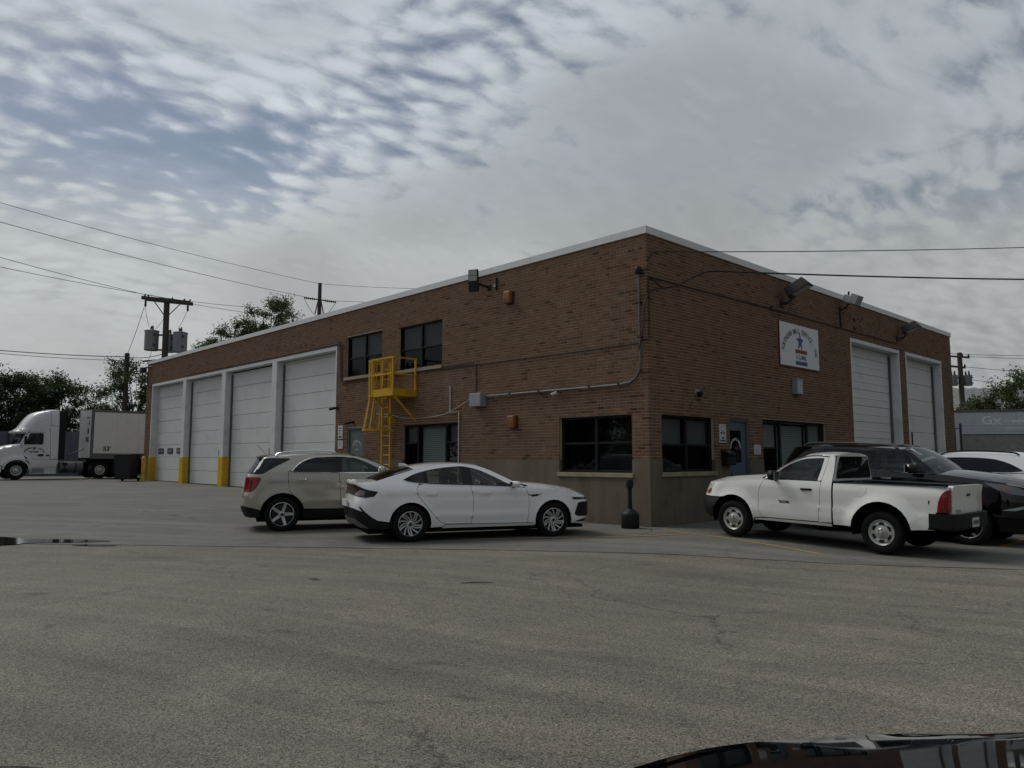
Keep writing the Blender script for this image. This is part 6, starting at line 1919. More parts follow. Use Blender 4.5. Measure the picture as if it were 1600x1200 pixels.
car.obj(MB().box(.02, .20, -.10, .10, .40, .46), 'tow_hitch', M['under'], smooth=None)
# trim
car.panel('fuel_door', [(1.44, 1.075), (1.62, 1.07), (1.635, .92), (1.545, .905), (1.445, .985)], W, .004, 0., .05, sides=(1,), turn=.012)
car.panel('headlight', [(4.42, 1.005), (4.75, .985), (4.80, .82), (4.60, .80), (4.52, .87)], M['lampglass'], .010, 0., .05)
car.panel('turn_signal', [(4.50, .90), (4.60, .86), (4.62, .80), (4.53, .80)], M['amber'], .013, 0., .04)
car.panel('grille', [(4.95, .99), (5.35, .99), (5.35, .78), (4.95, .78)], M['black'], .010, 0., .05)
car.panel('rust_scrape', [(.36, .92), (.39, .925), (.395, .87), (.37, .865)], M['crack'], .002, 0., .03, sides=(1,), turn=.001)
m = MB()
qv = [sh.at(3.1 - .30 * i / 7, .735, .006) for i in range(8)]
for sd in (1,):
    letters(m, 'TACOMA', .062, (2.93, -qv[3].y + .002, .735), (-1, 0, 0), (0, 0, 1), (0, 1, 0), .004, .004, .8)
m.build('lettering', M['ink'], car.root)
car.mirror(3.08, .84, 1.215, M['black'], .14, .19, .19, stem=.06)
for sd in (1, -1):
    mb = MB()
    pts = [sh.at(2.40 + .21 * i / 6, .985, .006 + .03 * min(1, 3 * i / 6, 3 * (1 - i / 6))) for i in range(7)]
    mb.grid([[(p.x, -p.y * sd, p.z - .02), (p.x, -p.y * sd, p.z + .02), (p.x, (-p.y - .012) * sd, p.z + .02), (p.x, (-p.y - .012) * sd, p.z - .02)] for p in pts], wrap=True)
    car.obj(mb, 'door_handle', M['black'], smooth=50)
for sd in (1, -1):
    p = [sh.at(a, b, .004) for a, b in fx([(3.30, 1.15), (3.16, 1.275), (2.98, 1.405), (2.78, 1.51), (2.60, 1.575), (2.4, 1.60), (2.18, 1.595)], 3)]
    car.obj(MB().tube([(q.x, -q.y * sd, q.z) for q in p], .010, 6), 'drip_rail', M['chrome'], smooth=60)
ST = dict(kind='steel', n=6, mat='steelwheel')
for x in (AX0, AX1):
    for y in (-.885, .885):
        car.wheel(x, y, R_, .22, .215, ST)
        car.arch_liner(x, R_ + .02, .50 if x < 2 else .45, y * .97, y * .62)
car.seats((2.55,), zc=.55, tall=.62, dy=.36)
car.wheelwheel(3.0, .36, 1.07)
car.obj(MB().obox((3.25, 0, 1.04), (.22, 0, 0), (0, .68, 0), (-.02, 0, .06)), 'dashboard', M['black'], smooth=None, bevel=.05)
car.obj(MB().tube([(.9, .35, .42), (.2, .40, .44)], .05, 10), 'muffler', M['under'])

# the black vehicle the picture was taken beside: only the front of its hood is in view
cf = Vector((math.cos(R(136.404)), math.sin(R(136.404)), 0)); cr = Vector((math.sin(R(136.404)), -math.cos(R(136.404)), 0))
hf = Vector((math.cos(R(124.4)), math.sin(R(124.4)), 0))
q = Vector((CAM.x, CAM.y, 0)) + cf * 1.37 + cr * 1.02 - hf * 5.17
fg = dict(blk)
fg['bowf'], fg['rcf'] = .32, .30
fg['E_hood'] = [(5.45, 1.13), (5.2, 1.13), (4.95, 1.13), (4.75, 1.137), (4.4, 1.175), (4.0, 1.22), (3.7, 1.265), (3.5, 1.30), (3.42, 1.305)]
fg['C_hood'] = [(5.17, 1.13), (5.10, 1.139), (5.0, 1.152), (4.5, 1.213), (4.2, 1.25), (3.85, 1.30), (3.56, 1.34)]
fg['over'] = [o for o in blk['over'] if 'headlight' not in o[0] and 'marker' not in o[0] and 'surround' not in o[0]]
suv('sport_utility_vehicle', 'glossy black hood of the nearest vehicle at the bottom right edge', (q.x, q.y, -.088), R(124.4), 0., fg)

# ------------------------------------------------------------------ semi tractor and trailers
TX = -39.95                                # centre line of the parked rig
TZ = g(-38.7) + .03
sh = Shell(rear=[(.4, 2.95), (4.2, 2.95)],
           front=[(.4, 6.05), (.8, 6.20), (1.1, 6.24), (1.4, 6.18), (1.6, 6.05), (1.72, 5.80), (1.86, 5.35), (1.97, 4.92), (2.2, 4.84), (2.50, 4.66), (2.62, 5.02), (2.72, 4.92), (2.85, 4.72), (3.1, 4.55), (3.4, 4.36), (3.65, 4.14), (3.80, 3.88), (3.90, 3.40)],
           wid=[(.4, 1.10), (.9, 1.18), (1.4, 1.19), (1.9, 1.17), (2.5, 1.15), (3.0, 1.14), (3.5, 1.10), (3.8, 1.04), (3.95, .98)],
           plan=[(2.9, 0), (4.6, 0), (5.0, .06), (5.6, .13), (6.2, .22)], rcr=.06, rcf=.42, bowr=.0, bowf=.10,
           bumps=[flare(4.95, .50, .60, .12, .16)])
tk = Car('semi_tractor', 'white highway truck tractor with tall roof fairing parked at the left', 'truck', sh, (TX, 0, TZ), R(-90), 0., None)
W = M['pwhite3']
car = tk
car.panel('hood', [(4.78, 1.95), (6.9, 1.95), (6.9, .78), (5.62, .78)] + arc(4.95, .52, .66, 20, 128) + [(4.55, 1.15), (4.70, 1.5)], W, step=.10)
car.panel('front_bumper', [(5.62, .765), (6.9, .765), (6.9, .35), (5.62, .40)], M['pwhite3'], step=.12)
door = [(4.74, 1.94), (4.74, 1.5), (4.60, 1.30), (4.42, 1.12), (3.62, 1.12), (3.64, 2.62), (4.42, 2.60), (4.55, 2.40)]
win = fx([(4.56, 1.94), (4.52, 2.1), (4.40, 2.50), (4.32, 2.56)], 3) + [(3.80, 2.58), (3.72, 2.52), (3.71, 2.0), (3.78, 1.93)]
car.panel('door', door, W, step=.10)
car.panel('door_window', win, M['oppane'], .008, 0., .10)
car.panel('cab_side', [(3.625, 1.12), (3.645, 2.64), (4.44, 2.62), (4.44, 2.80), (3.40, 2.80), (3.34, 1.12)], W, step=.10)
car.panel('sleeper_side', [(3.33, 1.12), (3.39, 2.80), (3.40, 3.0), (2.96, 3.0), (2.96, 1.12)], W, step=.10)
car.panel('roof_fairing', [(3.40, 2.81), (5.9, 2.66), (5.9, 3.86), (3.40, 3.86)], W, step=.10)
car.panel('sun_visor', [(4.46, 2.52), (6.0, 2.52), (6.0, 2.66), (4.46, 2.795)], W, .02, step=.10)
car.panel('rear_fairing', [(3.39, 3.01), (3.39, 3.86), (2.96, 3.86), (2.96, 3.01)], W, step=.10)
car.panel('windshield', [(4.76, 1.97), (6.0, 1.97), (6.0, 2.52), (4.58, 2.52), (4.60, 2.4)], M['oppane'], -.01, 0., .10)
car.panel('pillar', [(4.745, 1.955), (4.56, 2.40), (4.45, 2.60), (4.52, 2.60), (4.66, 2.36), (4.83, 1.965)], W, .004, .0, .08)
car.panel('fender', arc(4.95, .52, .65, 175, 5, 16) + arc(4.95, .52, .57, 5, 175, 16), W, .03, 0., .08)
car.panel('chassis_fairing', [(4.34, .30), (4.36, .98), (4.60, 1.12), (2.92, 1.10), (2.92, .30)], W, .01, step=.12)
car.panel('step_panel', [(4.22, .34), (4.22, .62), (3.60, .62), (3.60, .34)], M['greybox'], .018, 0., .12)
for (a, b) in ((4.36, 3.6), (3.58, 2.94)):
    car.panel('fairing_line', [(a, .655), (b, .655), (b, .67), (a, .67)], M['inkgrey'], .014, 0., .12, turn=.004)
car.panel('hood_vent', [(5.72, 1.50), (5.95, 1.54), (5.90, 1.44), (5.74, 1.42)], M['black'], .008, 0., .08)
car.top('roof', [(3.40, 3.86), (3.2, 3.88), (2.97, 3.88)], [(3.62, 3.93), (3.3, 3.96), (2.97, 3.96)], W, n=3)
car.panel('fairing_crease', [(4.62, 2.93), (4.55, 2.97), (3.55, 3.36), (3.55, 3.33)], W, .014, 0., .10)
rows = [[(2.955, y, z) for y in (-1.0, 0, 1.0)] for z in (1.0, 2.5, 3.86)]
car.obj(MB().grid(rows), 'cab_back', M['under'])
for sd in (-1, 1):
    car.obj(MB().grid([[(2.95, sd * 1.12, z), (2.62, sd * 1.09, z)] for z in (1.1, 2.0, 3.0, 3.8)]), 'side_extender', M['black'], smooth=None)
# lettering on the door
m = MB()
yd = 1.215
arc_letters(m, 'SOUTHERN MAIL SERVICE', .075, (4.15, yd, 1.46), .48, .30, 165, 15, (-1, 0, 0), (0, 0, 1), (0, 1, 0), .006, .004)
letters(m, '*', .30, (4.15, yd, 1.60), (-1, 0, 0), (0, 0, 1), (0, 1, 0), .012, .004)
letters(m, 'U.S. MAIL', .11, (4.15, yd, 1.53), (-1, 0, 0), (0, 0, 1), (0, 1, 0), .006, .004)
m.build('lettering', M['ink'], car.root)
car.obj(MB().box(3.68, 3.95, 1.19, 1.212, 1.29, 1.40), 'door_handle', M['black'], smooth=None)
car.obj(MB().box(3.40, 3.55, 1.19, 1.212, 1.29, 1.38), 'latch', M['black'], smooth=None)
# chassis
car.obj(MB().box(-1.2, 5.9, -.42, -.30, .62, .88).box(-1.2, 5.9, .30, .42, .62, .88), 'frame_rails', M['under'], smooth=None)
for sd in (-1, 1):
    car.obj(MB().lathe([(0, -1.20), (.30, -1.19), (.325, -1.16), (.325, -.02), (.30, .0), (0, .01)], 24, 'X', (2.82, sd * .86, .66)), 'fuel_tank', M['galv'], smooth=40)
    for xx in (2.62, 2.02): car.obj(MB().lathe([(.33, -.03), (.338, -.03), (.338, .03), (.33, .03)], 24, 'X', (xx, sd * .86, .66)), 'tank_strap', M['black'], smooth=40)
car.obj(MB().box(2.45, 2.72, .62, 1.17, .38, .92), 'battery_box', M['black'], smooth=None)
car.obj(MB().box(-.6, 1.1, -.48, .48, .90, 1.08), 'fifth_wheel', M['under'], smooth=None)
TW = dict(kind='steel', n=10, mat='steelwheel')
for x, ys_ in ((4.95, (-1.19, 1.19)), (.78, (-1.22, 1.22)), (-.36, (-1.22, 1.22))):
    for y in ys_:
        car.wheel(x, y, .50, .28 if x > 3 else .58, .28, TW)
car.obj(MB().tube([(4.5, 1.20, 2.05), (4.62, 1.36, 2.12), (4.62, 1.36, 2.02)], .03, 7), 'mirror_arm', M['black'])
for sd in (-1, 1):
    car.obj(MB().obox((4.62, sd * 1.40, 2.16), (.06, 0, 0), (0, .10, 0), (0, 0, .24)), 'side_mirror', M['black'], smooth=None, bevel=.04)
car.obj(MB().tube([(2.9, .15, 1.7), (2.3, .25, 1.35), (1.75, .2, 1.55), (1.42, .15, 1.75)], .03, 6), 'air_hose', M['cable'], smooth=60)

def trailer(name, label, loc, rz, L, H, zfl, sidemat, num, wheels=True):
    """box trailer: local x runs to the front (0), body behind it; left side is +y"""
    t = empty(name, loc, rz, label, 'trailer')
    hw = 1.29
    MB().box(-L, -.02, -hw, hw, zfl, H).build('body', sidemat, t)
    n = max(2, int(L / 1.22))
    for sd in (-1, 1):
        for i in range(n):
            a, b = -L + (L - .12) * i / n, -L + (L - .12) * (i + 1) / n
            MB().box(a + .006, b - .006, sd * hw, sd * (hw + .012), zfl + .26, H - .13).build('side_panel', sidemat, t)
        MB().box(-L, 0, sd * hw, sd * (hw + .03), H - .13, H + .01).build('top_rail', M['galv'], t)
        MB().box(-L, 0, sd * hw, sd * (hw + .03), zfl - .06, zfl + .26).build('bottom_rail', M['galv'], t)
        MB().box(-.12, .03, sd * (hw - .1), sd * (hw + .031), zfl - .05, H + .005).build('corner_post', M['galv'], t, bevel=.03)
    MB().box(-.02, .02, -hw + .1, hw - .1, zfl, H).build('front_wall', sidemat, t)
    MB().box(-L, 0, -hw + .02, hw - .02, zfl - .12, zfl - .002).build('floor', M['under'], t)
    for sd in (-1, 1):
        MB().box(-3.0, -2.86, sd * .55, sd * .69, .25, zfl).build('landing_leg', M['under'], t)
    if wheels:
        for x in (-L + 2.2, -L + 3.45):
            for sd in (-1, 1):
                e = empty('wheel', (x, sd * 1.24, .5), parent=t)
                MB().lathe([(.28, 0), (.47, -.005 * sd), (.5, -.05 * sd), (.5, -.5 * sd), (.28, -.55 * sd)], 28, 'Y').build('tyre', M['rubber'], e, smooth=40)
                MB().lathe([(0, -.06 * sd), (.12, -.03 * sd), (.24, -.08 * sd), (.28, -.01 * sd)], 24, 'Y').build('rim', M['steelwheel'], e, smooth=40)
    return t
tr = trailer('semi_trailer', 'white box trailer coupled behind the highway tractor', (TX, -1.33, TZ - .02), R(-90), 16., 4.03, 1.22, M['pwhite3'], '53')
m = MB()
letters(m, "53'", .36, (-.86, 1.302, 1.74), (-1, 0, 0), (0, 0, 1), (0, 1, 0), .012, .004)
letters(m, '- - - -', .10, (-.28, 1.302, 1.72), (-1, 0, 0), (0, 0, 1), (0, 1, 0), .003, .004)
m.build('lettering', M['ink'], tr)
m = MB()
m.box(.021, .026, .55, .98, 3.55, 3.62); m.box(.021, .026, .30, .50, 3.55, 3.63)
m.box(.021, .026, .78, .92, 3.15, 3.42); m.box(.021, .026, .48, .55, 3.0, 3.28); m.box(.021, .026, .52, .80, 2.62, 2.95)
[m.box(.021, .026, .26 + .16 * k, .36 + .16 * k, 2.16, 2.44) for k in range(4)]
m.build('lettering', M['ink'], tr)['kind'] = 'stuff'

# trailer beyond the fence at the right
A_, B_ = Vector((-1.70, 27.55, 0)), Vector((1.0, 29.35, 0))
dv = (B_ - A_).normalized()
rz = math.atan2(-dv.y, -dv.x)                     # front towards the left, near side to the camera
nrm = Vector((-math.sin(rz), math.cos(rz), 0))    # its left
pf = A_ - dv * 1.2 - nrm * 1.29
tr2 = trailer('semi_trailer', 'grey-blue box trailer with pale lettering behind the fence at the right', (pf.x, pf.y, -.09), rz, 14., 4.02, 1.2, M['pgrey'], '', True)
m = MB()
UX, UZ, UN = (-1, 0, 0), (0, 0, 1), (0, 1, 0)
yy = 1.302
letters(m, 'G', .56, (-2.62, yy, 3.48), UX, UZ, UN, .0, .004, 1.25)
letters(m, 'X', .46, (-3.06, yy, 3.42), UX, UZ, UN, .0, .005, 1.25)
letters(m, '_____________', .5, (-5.0, yy, 3.66), UX, UZ, UN, .0, .004, 1.)
letters(m, '_____________', .5, (-5.0, yy, 3.30), UX, UZ, UN, .0, .004, 1.)
letters(m, 'EXPRESS', .24, (-4.15, yy, 3.43), UX, UZ, UN, .0, .004, 1.)
letters(m, '*', .55, (-4.05, yy, 3.72), UX, UZ, UN, .015, .004, 1.)
m.build('lettering', M['shade2'], tr2)['kind'] = 'stuff'

# ------------------------------------------------------------------ fences, poles, wires, trees, far roofs
def fence_left():
    f = empty('panel_fence', (-50.6, -2., g(-50)), label='blue-grey corrugated panel fence behind the tractor', cat='fence')
    A_, B_ = Vector((-58.5, -12.5)), Vector((-44.0, 6.2))
    d = (B_ - A_); L = d.length; d.normalize()
    n = 10
    O = Vector((-50.6, -2., g(-50)))
    for i in range(n):
        a, b = A_ + d * (L * i / n), A_ + d * (L * (i + 1) / n)
        rows = []
        k = 26
        for z in (0., 3.05):
            row = []
            for j in range(k + 1):
                p = a.lerp(b, j / k)
                off = .035 * (1 if j % 2 else -1)
                row.append((p.x + d.y * off - O.x, p.y - d.x * off - O.y, z))
            rows.append(row)
        MB().grid(rows).build('fence_panel', M['fenceblue'], f)
        MB().cyl((a.x - O.x + .1, a.y - O.y - .1, 0), (a.x - O.x + .1, a.y - O.y - .1, 3.12), .05, n=8).build('post', M['fencepost'], f)
fence_left()
def fence_right():
    A_, B_ = Vector((-.55, 22.55)), Vector((6.2, 27.0))
    d = (B_ - A_); L = d.length; d.normalize()
    O = Vector((A_.x, A_.y, -.05))
    up = .50
    f = empty('chain_link_fence', O, label='chain link fence with tan slats and barbed wire at the right end', cat='fence')
    def q(s_, z, off=0.): return (d.x * s_ - d.y * off, d.y * s_ + d.x * off, z)
    for s_ in (0.05, .25, .48, 3.2, 6.0, L):
        MB().cyl(q(s_, 0), q(s_, 3.05 if s_ > .3 else 2.92), .035 if s_ != .48 else .05, n=8).build('post', M['fencepost'], f)
        if s_ >= .48: MB().lathe([(0, 3.13), (.05, 3.11), (.055, 3.05), (0, 3.04)], 8, c=q(s_, 0)).build('post_cap', M['fencepost'], f)
    MB().cyl(q(.02, 2.90), q(.48, 2.90), .02, n=6).build('rail', M['fencepost'], f)
    MB().cyl(q(.48, 2.62), q(L, 2.62), .025, n=6).build('rail', M['fencepost'], f)
    for z in (2.74, 2.86, 2.99): MB().cyl(q(.48, z), q(L, z), .006, n=4).build('barbed_wire', M['fencepost'], f)
    # slats woven diagonally through the mesh
    m = MB()
    s_ = -2.6
    while s_ < L:
        for dirn, off in ((1, .008), (-1, -.012)):
            x0, z0, x1, z1 = (s_, 0., s_ + 2.6, 2.6) if dirn > 0 else (s_ + 2.6, 0., s_, 2.6)
            # clip to the fence run
            def pt(t): return x0 + (x1 - x0) * t, z0 + (z1 - z0) * t
            t0, t1 = 0., 1.
            if dirn > 0:
                t0 = max(t0, (.48 - x0) / 2.6); t1 = min(t1, (L - x0) / 2.6)
            else:
                t0 = max(t0, (x0 - L) / 2.6); t1 = min(t1, (x0 - .48) / 2.6)
            if t1 - t0 > .02:
                a, b = pt(t0), pt(t1)
                w_ = .028 if dirn > 0 else .004
                n_ = (.707, -.707) if dirn > 0 else (.707, .707)
                m.add([q(a[0] - n_[0] * w_, a[1] - n_[1] * w_, off), q(a[0] + n_[0] * w_, a[1] + n_[1] * w_, off), q(b[0] + n_[0] * w_, b[1] + n_[1] * w_, off), q(b[0] - n_[0] * w_, b[1] - n_[1] * w_, off)], [(0, 1, 2, 3)])
        s_ += .105
    o = m.build('slat_weave', M['slat'], f)
    o['kind'] = 'stuff'
fence_right()

def transformer(p, r, h, par, O):
    x, y, z = p[0] - O[0], p[1] - O[1], p[2] - O[2]
    e = empty('transformer', (x, y, z), parent=par)
    MB().lathe([(0, 0), (r * .92, .02), (r, .06), (r, h * .92), (r * 1.06, h * .93), (r * 1.06, h * .97), (r * .8, h), (0, h * 1.02)], 20).build('tank', M['transformer'], e, smooth=40)
    for s_ in (-.4, .35):
        MB().lathe([(.05, 0), (.09, .05), (.05, .10), (.085, .16), (.045, .22), (.06, .30), (0, .34)], 8, c=(s_ * r, 0, h)).build('bushing', M['insul'], e, smooth=60)
    MB().box(r * .9, r * 1.25, -.05, .05, h * .2, h * .3).box(r * .9, r * 1.25, -.05, .05, h * .7, h * .8).build('bracket', M['insul'], e)
def pole(base, top, r0, r1, label, arm=None, name='utility_pole'):
    p = empty(name, base, label=label, cat='utility pole', group='utility poles')
    MB().tube([(0, 0, -.2), (top[0] - base[0], top[1] - base[1], top[2] - base[2])], [r0, r1], 12).build('shaft', M['wood'], p, smooth=60)
    return p
cfx, cfy = -.724, .690      # camera forward
crx, cry = .690, .724       # camera right
# pole with three transformers beyond the left end of the building
b1 = (-44.10, 4.46, g(-44))
p1 = pole(b1, (-44.16, 4.39, 12.65), .24, .19, 'wooden utility pole with crossarm and three grey transformers')
O = Vector(b1)
A_, B_ = Vector((-45.31, 3.19, 12.75)) - O, Vector((-42.98, 5.64, 12.39)) - O
for off in (.24, -.24):
    c = (A_ + B_) / 2 + Vector((cfx, cfy, 0)) * off
    MB().obox(c, (B_ - A_) / 2, Vector((cfx, cfy, 0)) * .06, (0, 0, .12)).build('crossarm', M['wood'], p1)
for t, s_ in ((.22, -1), (.78, 1)):
    a = A_.lerp(B_, t); MB().tube([a + Vector((0, 0, -.10)), Vector((-.06 + s_ * .12 * crx, -.07 + s_ * .12 * cry, 11.5 - O.z))], .035, 6).build('arm_brace', M['wirefar'], p1)
for t in (.03, .10, .60, .85, .97):
    a = A_.lerp(B_, t)
    MB().lathe([(.03, .10), (.07, .14), (.05, .20), (.07, .25), (0, .32)], 8, c=tuple(a)).build('insulator', M['insul'], p1, smooth=60)
for t in (.05, .93):
    a = A_.lerp(B_, t)
    MB().lathe([(0, -.62), (.05, -.58), (.09, -.45), (.06, -.36), (.09, -.28), (.06, -.20), (.03, -.1)], 8, c=tuple(a)).build('cutout', M['insul'], p1, smooth=60)
for (px_, py_, pz_, r_, h_) in ((-44.95, 3.75, 9.05, .46, 1.45), (-44.35, 4.75, 8.95, .38, 1.3), (-43.15, 5.05, 8.85, .46, 1.45)):
    transformer((px_, py_, pz_), r_, h_, p1, O)
for z in (10.15, 9.1):
    MB().obox((-.1, .0, z - O.z), (crx * .95, cry * .95, 0), (cfx * .04, cfy * .04, 0), (0, 0, .06)).build('transformer_bracket', M['insul'], p1)
MB().obox((-.55, -.6, 8.35 - O.z), (crx * .75, cry * .75, .06), (cfx * .05, cfy * .05, 0), (0, 0, .06)).build('side_arm', M['insul'], p1)
for a_, b_ in (((-45.2, 3.3, 12.15), (-45.1, 3.6, 10.75)), ((-43.15, 5.45, 11.9), (-43.3, 4.9, 10.5)), ((-44.3, 4.3, 11.4), (-44.75, 3.9, 10.6)), ((-45.0, 3.8, 9.0), (-45.2, 3.5, 8.0)), ((-44.4, 4.7, 8.9), (-44.0, 4.2, 7.8))):
    MB().tube(sagline(Vector(a_) - O, Vector(b_) - O, .12, 8), .014, 5).build('lead_wire', M['wirefar'], p1)
# plain pole left of it
b2 = (-54.58, 5.05, g(-54))
p2_ = pole(b2, (-54.58, 5.05, 9.99), .22, .18, 'plain wooden pole behind the trailer')
# double-circuit pole above the roof
b3 = (-45.82, 17.16, 0.3)
p3 = pole(b3, (-45.82, 17.16, 16.2), .24, .15, 'wooden pole with a single crossarm showing above the roof')
O3 = Vector(b3)
A3, B3 = Vector((-46.72, 16.21, 14.97)) - O3, Vector((-44.87, 18.15, 14.59)) - O3
MB().obox((A3 + B3) / 2, (B3 - A3) / 2, (cfx * .06, cfy * .06, 0), (0, 0, .045)).build('crossarm', M['insul'], p3)
for t in [.02, .08, .14, .20, .26, .32, .68, .74, .80, .86, .92, .98]:
    a = A3.lerp(B3, t); MB().lathe([(.03, -.10), (.075, -.03), (.04, 0), (.075, .04), (0, .13)], 7, c=tuple(a)).build('insulator', M['insul'], p3, smooth=60)
for s_ in (-1, 1):
    MB().tube([Vector((s_ * .35 * crx, s_ * .35 * cry, 13.6 - O3.z)), Vector((0, 0, 15.3 - O3.z))], .05, 6).build('strut', M['insul'], p3)
    MB().tube(sagline(A3 if s_ < 0 else B3, Vector((s_ * .05, 0, 13.4 - O3.z)), .35, 8), .02, 5).build('lead_wire', M['wirefar'], p3)
# pole at the far right
b4 = (-7.88, 51.2, -.1)
p4 = pole(b4, (-7.88, 51.2, 9.75), .22, .17, 'wooden utility pole with two small transformers at the right')
O4 = Vector(b4)
for z, l in ((9.45, 1.1), (8.65, .75)):
    MB().obox((-.35 * crx, -.35 * cry, z - O4.z), (crx * l, cry * l, -.08), (cfx * .05, cfy * .05, 0), (0, 0, .06)).build('crossarm', M['wood'], p4)
    for k in (-1, -.6, .5, .95):
        MB().lathe([(.03, .05), (.08, .12), (.05, .18), (.07, .24), (0, .30)], 7, c=(-.35 * crx + crx * l * k, -.35 * cry + cry * l * k, z - O4.z - .08 * k)).build('insulator', M['insul'], p4, smooth=60)
for s_ in (-.95, .85):
    transformer((b4[0] + s_ * .62 * crx, b4[1] + s_ * .62 * cry, 7.15), .30, .85, p4, O4)

def wire(pts, r, label, sag=.4):
    P_ = []
    for a, b in zip(pts, pts[1:]):
        s_ = sagline(a, b, sag, 20)
        P_ += s_ if not P_ else s_[1:]
    o = MB().tube(P_, r, 5).build('power_line', M['wirefar'], smooth=60)
    tag(o, label, 'wire', 'overhead wires')
def ext(a, b, k):
    a, b = Vector(a), Vector(b)
    return a + (b - a) * k
t2 = (-45.82, 17.16, 16.15)
wire([ext(t2, (-38.10, -6.64, 15.74), 1.35), t2, (-36.0, 34.0, 17.0)], .016, 'topmost thin wire crossing the sky to the far pole', .35)
wire([ext((-46.72, 16.21, 15.05), (-38.05, -6.59, 14.66), 1.35), (-46.72, 16.21, 15.05)], .018, 'second wire from the left sky to the far crossarm', .35)
wire([(-44.87, 18.15, 14.68), (-36.0, 33.0, 15.5)], .018, 'wire leaving the far crossarm behind the roof', .2)
wire([ext((-45.2, 3.3, 13.0), (-37.95, -6.48, 12.52), 1.5), (-45.2, 3.3, 13.0), (-46.8, 12.5, 13.6)], .017, 'upper wire over the transformer pole', .12)
wire([ext((-44.9, 3.6, 12.95), (-37.92, -6.46, 11.99), 1.5), (-44.9, 3.6, 12.95), (-46.9, 12.6, 13.1)], .017, 'lower wire over the transformer pole', .12)
wire([ext((-54.58, 5.05, 9.7), (-49.68, -4.31, 8.96), 1.6), (-54.58, 5.05, 9.7), (-44.1, 4.5, 8.9)], .030, 'thick cable at the plain pole', .2)
wire([ext((-54.58, 5.05, 9.4), (-49.68, -4.31, 8.75), 1.6), (-54.58, 5.05, 9.4)], .020, 'thin cable under the thick one at the plain pole', .2)
wire([(-45.25, 3.25, 12.1), (-54.58, 5.05, 9.9)], .018, 'slanting wire from the transformer pole to the plain pole', .15)
for i, (z0, z1) in enumerate(((9.7, 9.94), (9.55, 9.73), (8.8, 8.70))):
    wire([(-8.6, 50.5, z0), ext((-7.0, 51.5, z0), (-4.93, 57.2, z1), 2.4)], .020, ['upper wire leaving the right-hand pole', 'middle wire leaving the right-hand pole', 'lower wire leaving the right-hand pole'][i], .1)
wire([(-8.8, 50.4, 7.9), ext((-7.3, 51.6, 7.7), (-4.98, 57.14, 7.5), 2.4)], .018, 'lowest wire leaving the right-hand pole', .1)

def tree(label, base, height, blobs, nleaf, mt, seed, lsize, limbs=9, group='trees behind the yard', name='tree', gap=.5):
    """blobs: (dx, dy, z, rx, rz) crown lobes; leaves sit on twigs that spray out of each lobe"""
    rr = random.Random(seed)
    t = empty(name, base, label=label, cat='tree', group=group)
    tips = []
    for (dx, dy, z, rx, rz) in blobs:
        k = max(6, int(26 * rx * rz / 4))
        for _ in range(k):
            a, u = rr.uniform(0, 2 * math.pi), rr.uniform(-1, 1)
            q = (1 - u * u) ** .5
            d = rr.uniform(.35, 1.0) ** .6
            tips.append((dx + rx * q * math.cos(a) * d, dy + rx * q * math.sin(a) * d, z + rz * u * d))
    mb = MB()
    fork = height * .32
    mb.tube([(0, 0, -.2), (.05, .03, fork * .6), (0, .05, fork)], [height * .022, height * .017, height * .014], 8)
    for i in range(len(tips)):
        if i % max(1, len(tips) // 26) == 0:
            q = Vector(tips[i]); m_ = Vector((q.x * .45 + rr.uniform(-.3, .3), q.y * .45 + rr.uniform(-.3, .3), fork + (q.z - fork) * .5))
            mb.tube([(0, 0.05, fork * rr.uniform(.7, 1.)), m_, q], [height * .009, height * .005, height * .0018], 5)
    mb.build('trunk', M['bark'], t, smooth=60)
    vs, fs, tn = [], [], []
    per = max(1, nleaf // len(tips))
    for (x, y, z) in tips:
        dirv_ = Vector((x * .6 + rr.uniform(-1, 1), y * .6 + rr.uniform(-1, 1), rr.uniform(-.2, 1.1))).normalized()
        tw = rr.uniform(.5, 1.25)
        tone0 = rr.random()
        for j in range(per):
            s_ = rr.random()
            sp_ = lsize * 2.0 * (.6 + s_ * .9)
            p = Vector((x, y, z)) + dirv_ * (s_ * tw) + Vector((rr.gauss(0, sp_ * .5), rr.gauss(0, sp_ * .5), rr.gauss(0, sp_ * .42)))
            a = Vector((rr.gauss(0, 1), rr.gauss(0, 1), rr.gauss(0, .8))).normalized()
            b = a.orthogonal().normalized()
            b = (Matrix.Rotation(rr.uniform(0, 6.28), 3, a) @ b)
            l, w_ = lsize * rr.uniform(.6, 1.25), lsize * rr.uniform(.28, .5)
            n = len(vs)
            vs += [tuple(p - a * l * .5), tuple(p + b * w_ * .5), tuple(p + a * l * .5), tuple(p - b * w_ * .5)]
            fs.append((n, n + 1, n + 2, n + 3))
            tn.append(min(1, max(0, tone0 * .55 + rr.random() * .45)))
    me = bpy.data.meshes.new('crown')
    me.from_pydata(vs, [], fs)
    me.attributes.new('tone', 'FLOAT', 'FACE').data.foreach_set('value', tn)
    me.materials.append(mt)
    link(bpy.data.objects.new('crown', me), t)
    return t
dk, lf, pl_ = M['leafdark'], M['leaf'], M['leafpale']
tree('dense dark tree at the far left edge behind the fence', (-62.5, -5.2, .4), 8.5, [(0, 0, 5.2, 2.8, 2.8), (-1.5, -2, 4.2, 2.4, 2.6), (1., 1.2, 3.6, 2.4, 2.4), (1.0, .2, 6.9, 1.3, 1.4), (-1.2, -1.6, 6.6, 1.3, 1.3)], 26000, dk, 1, .23)
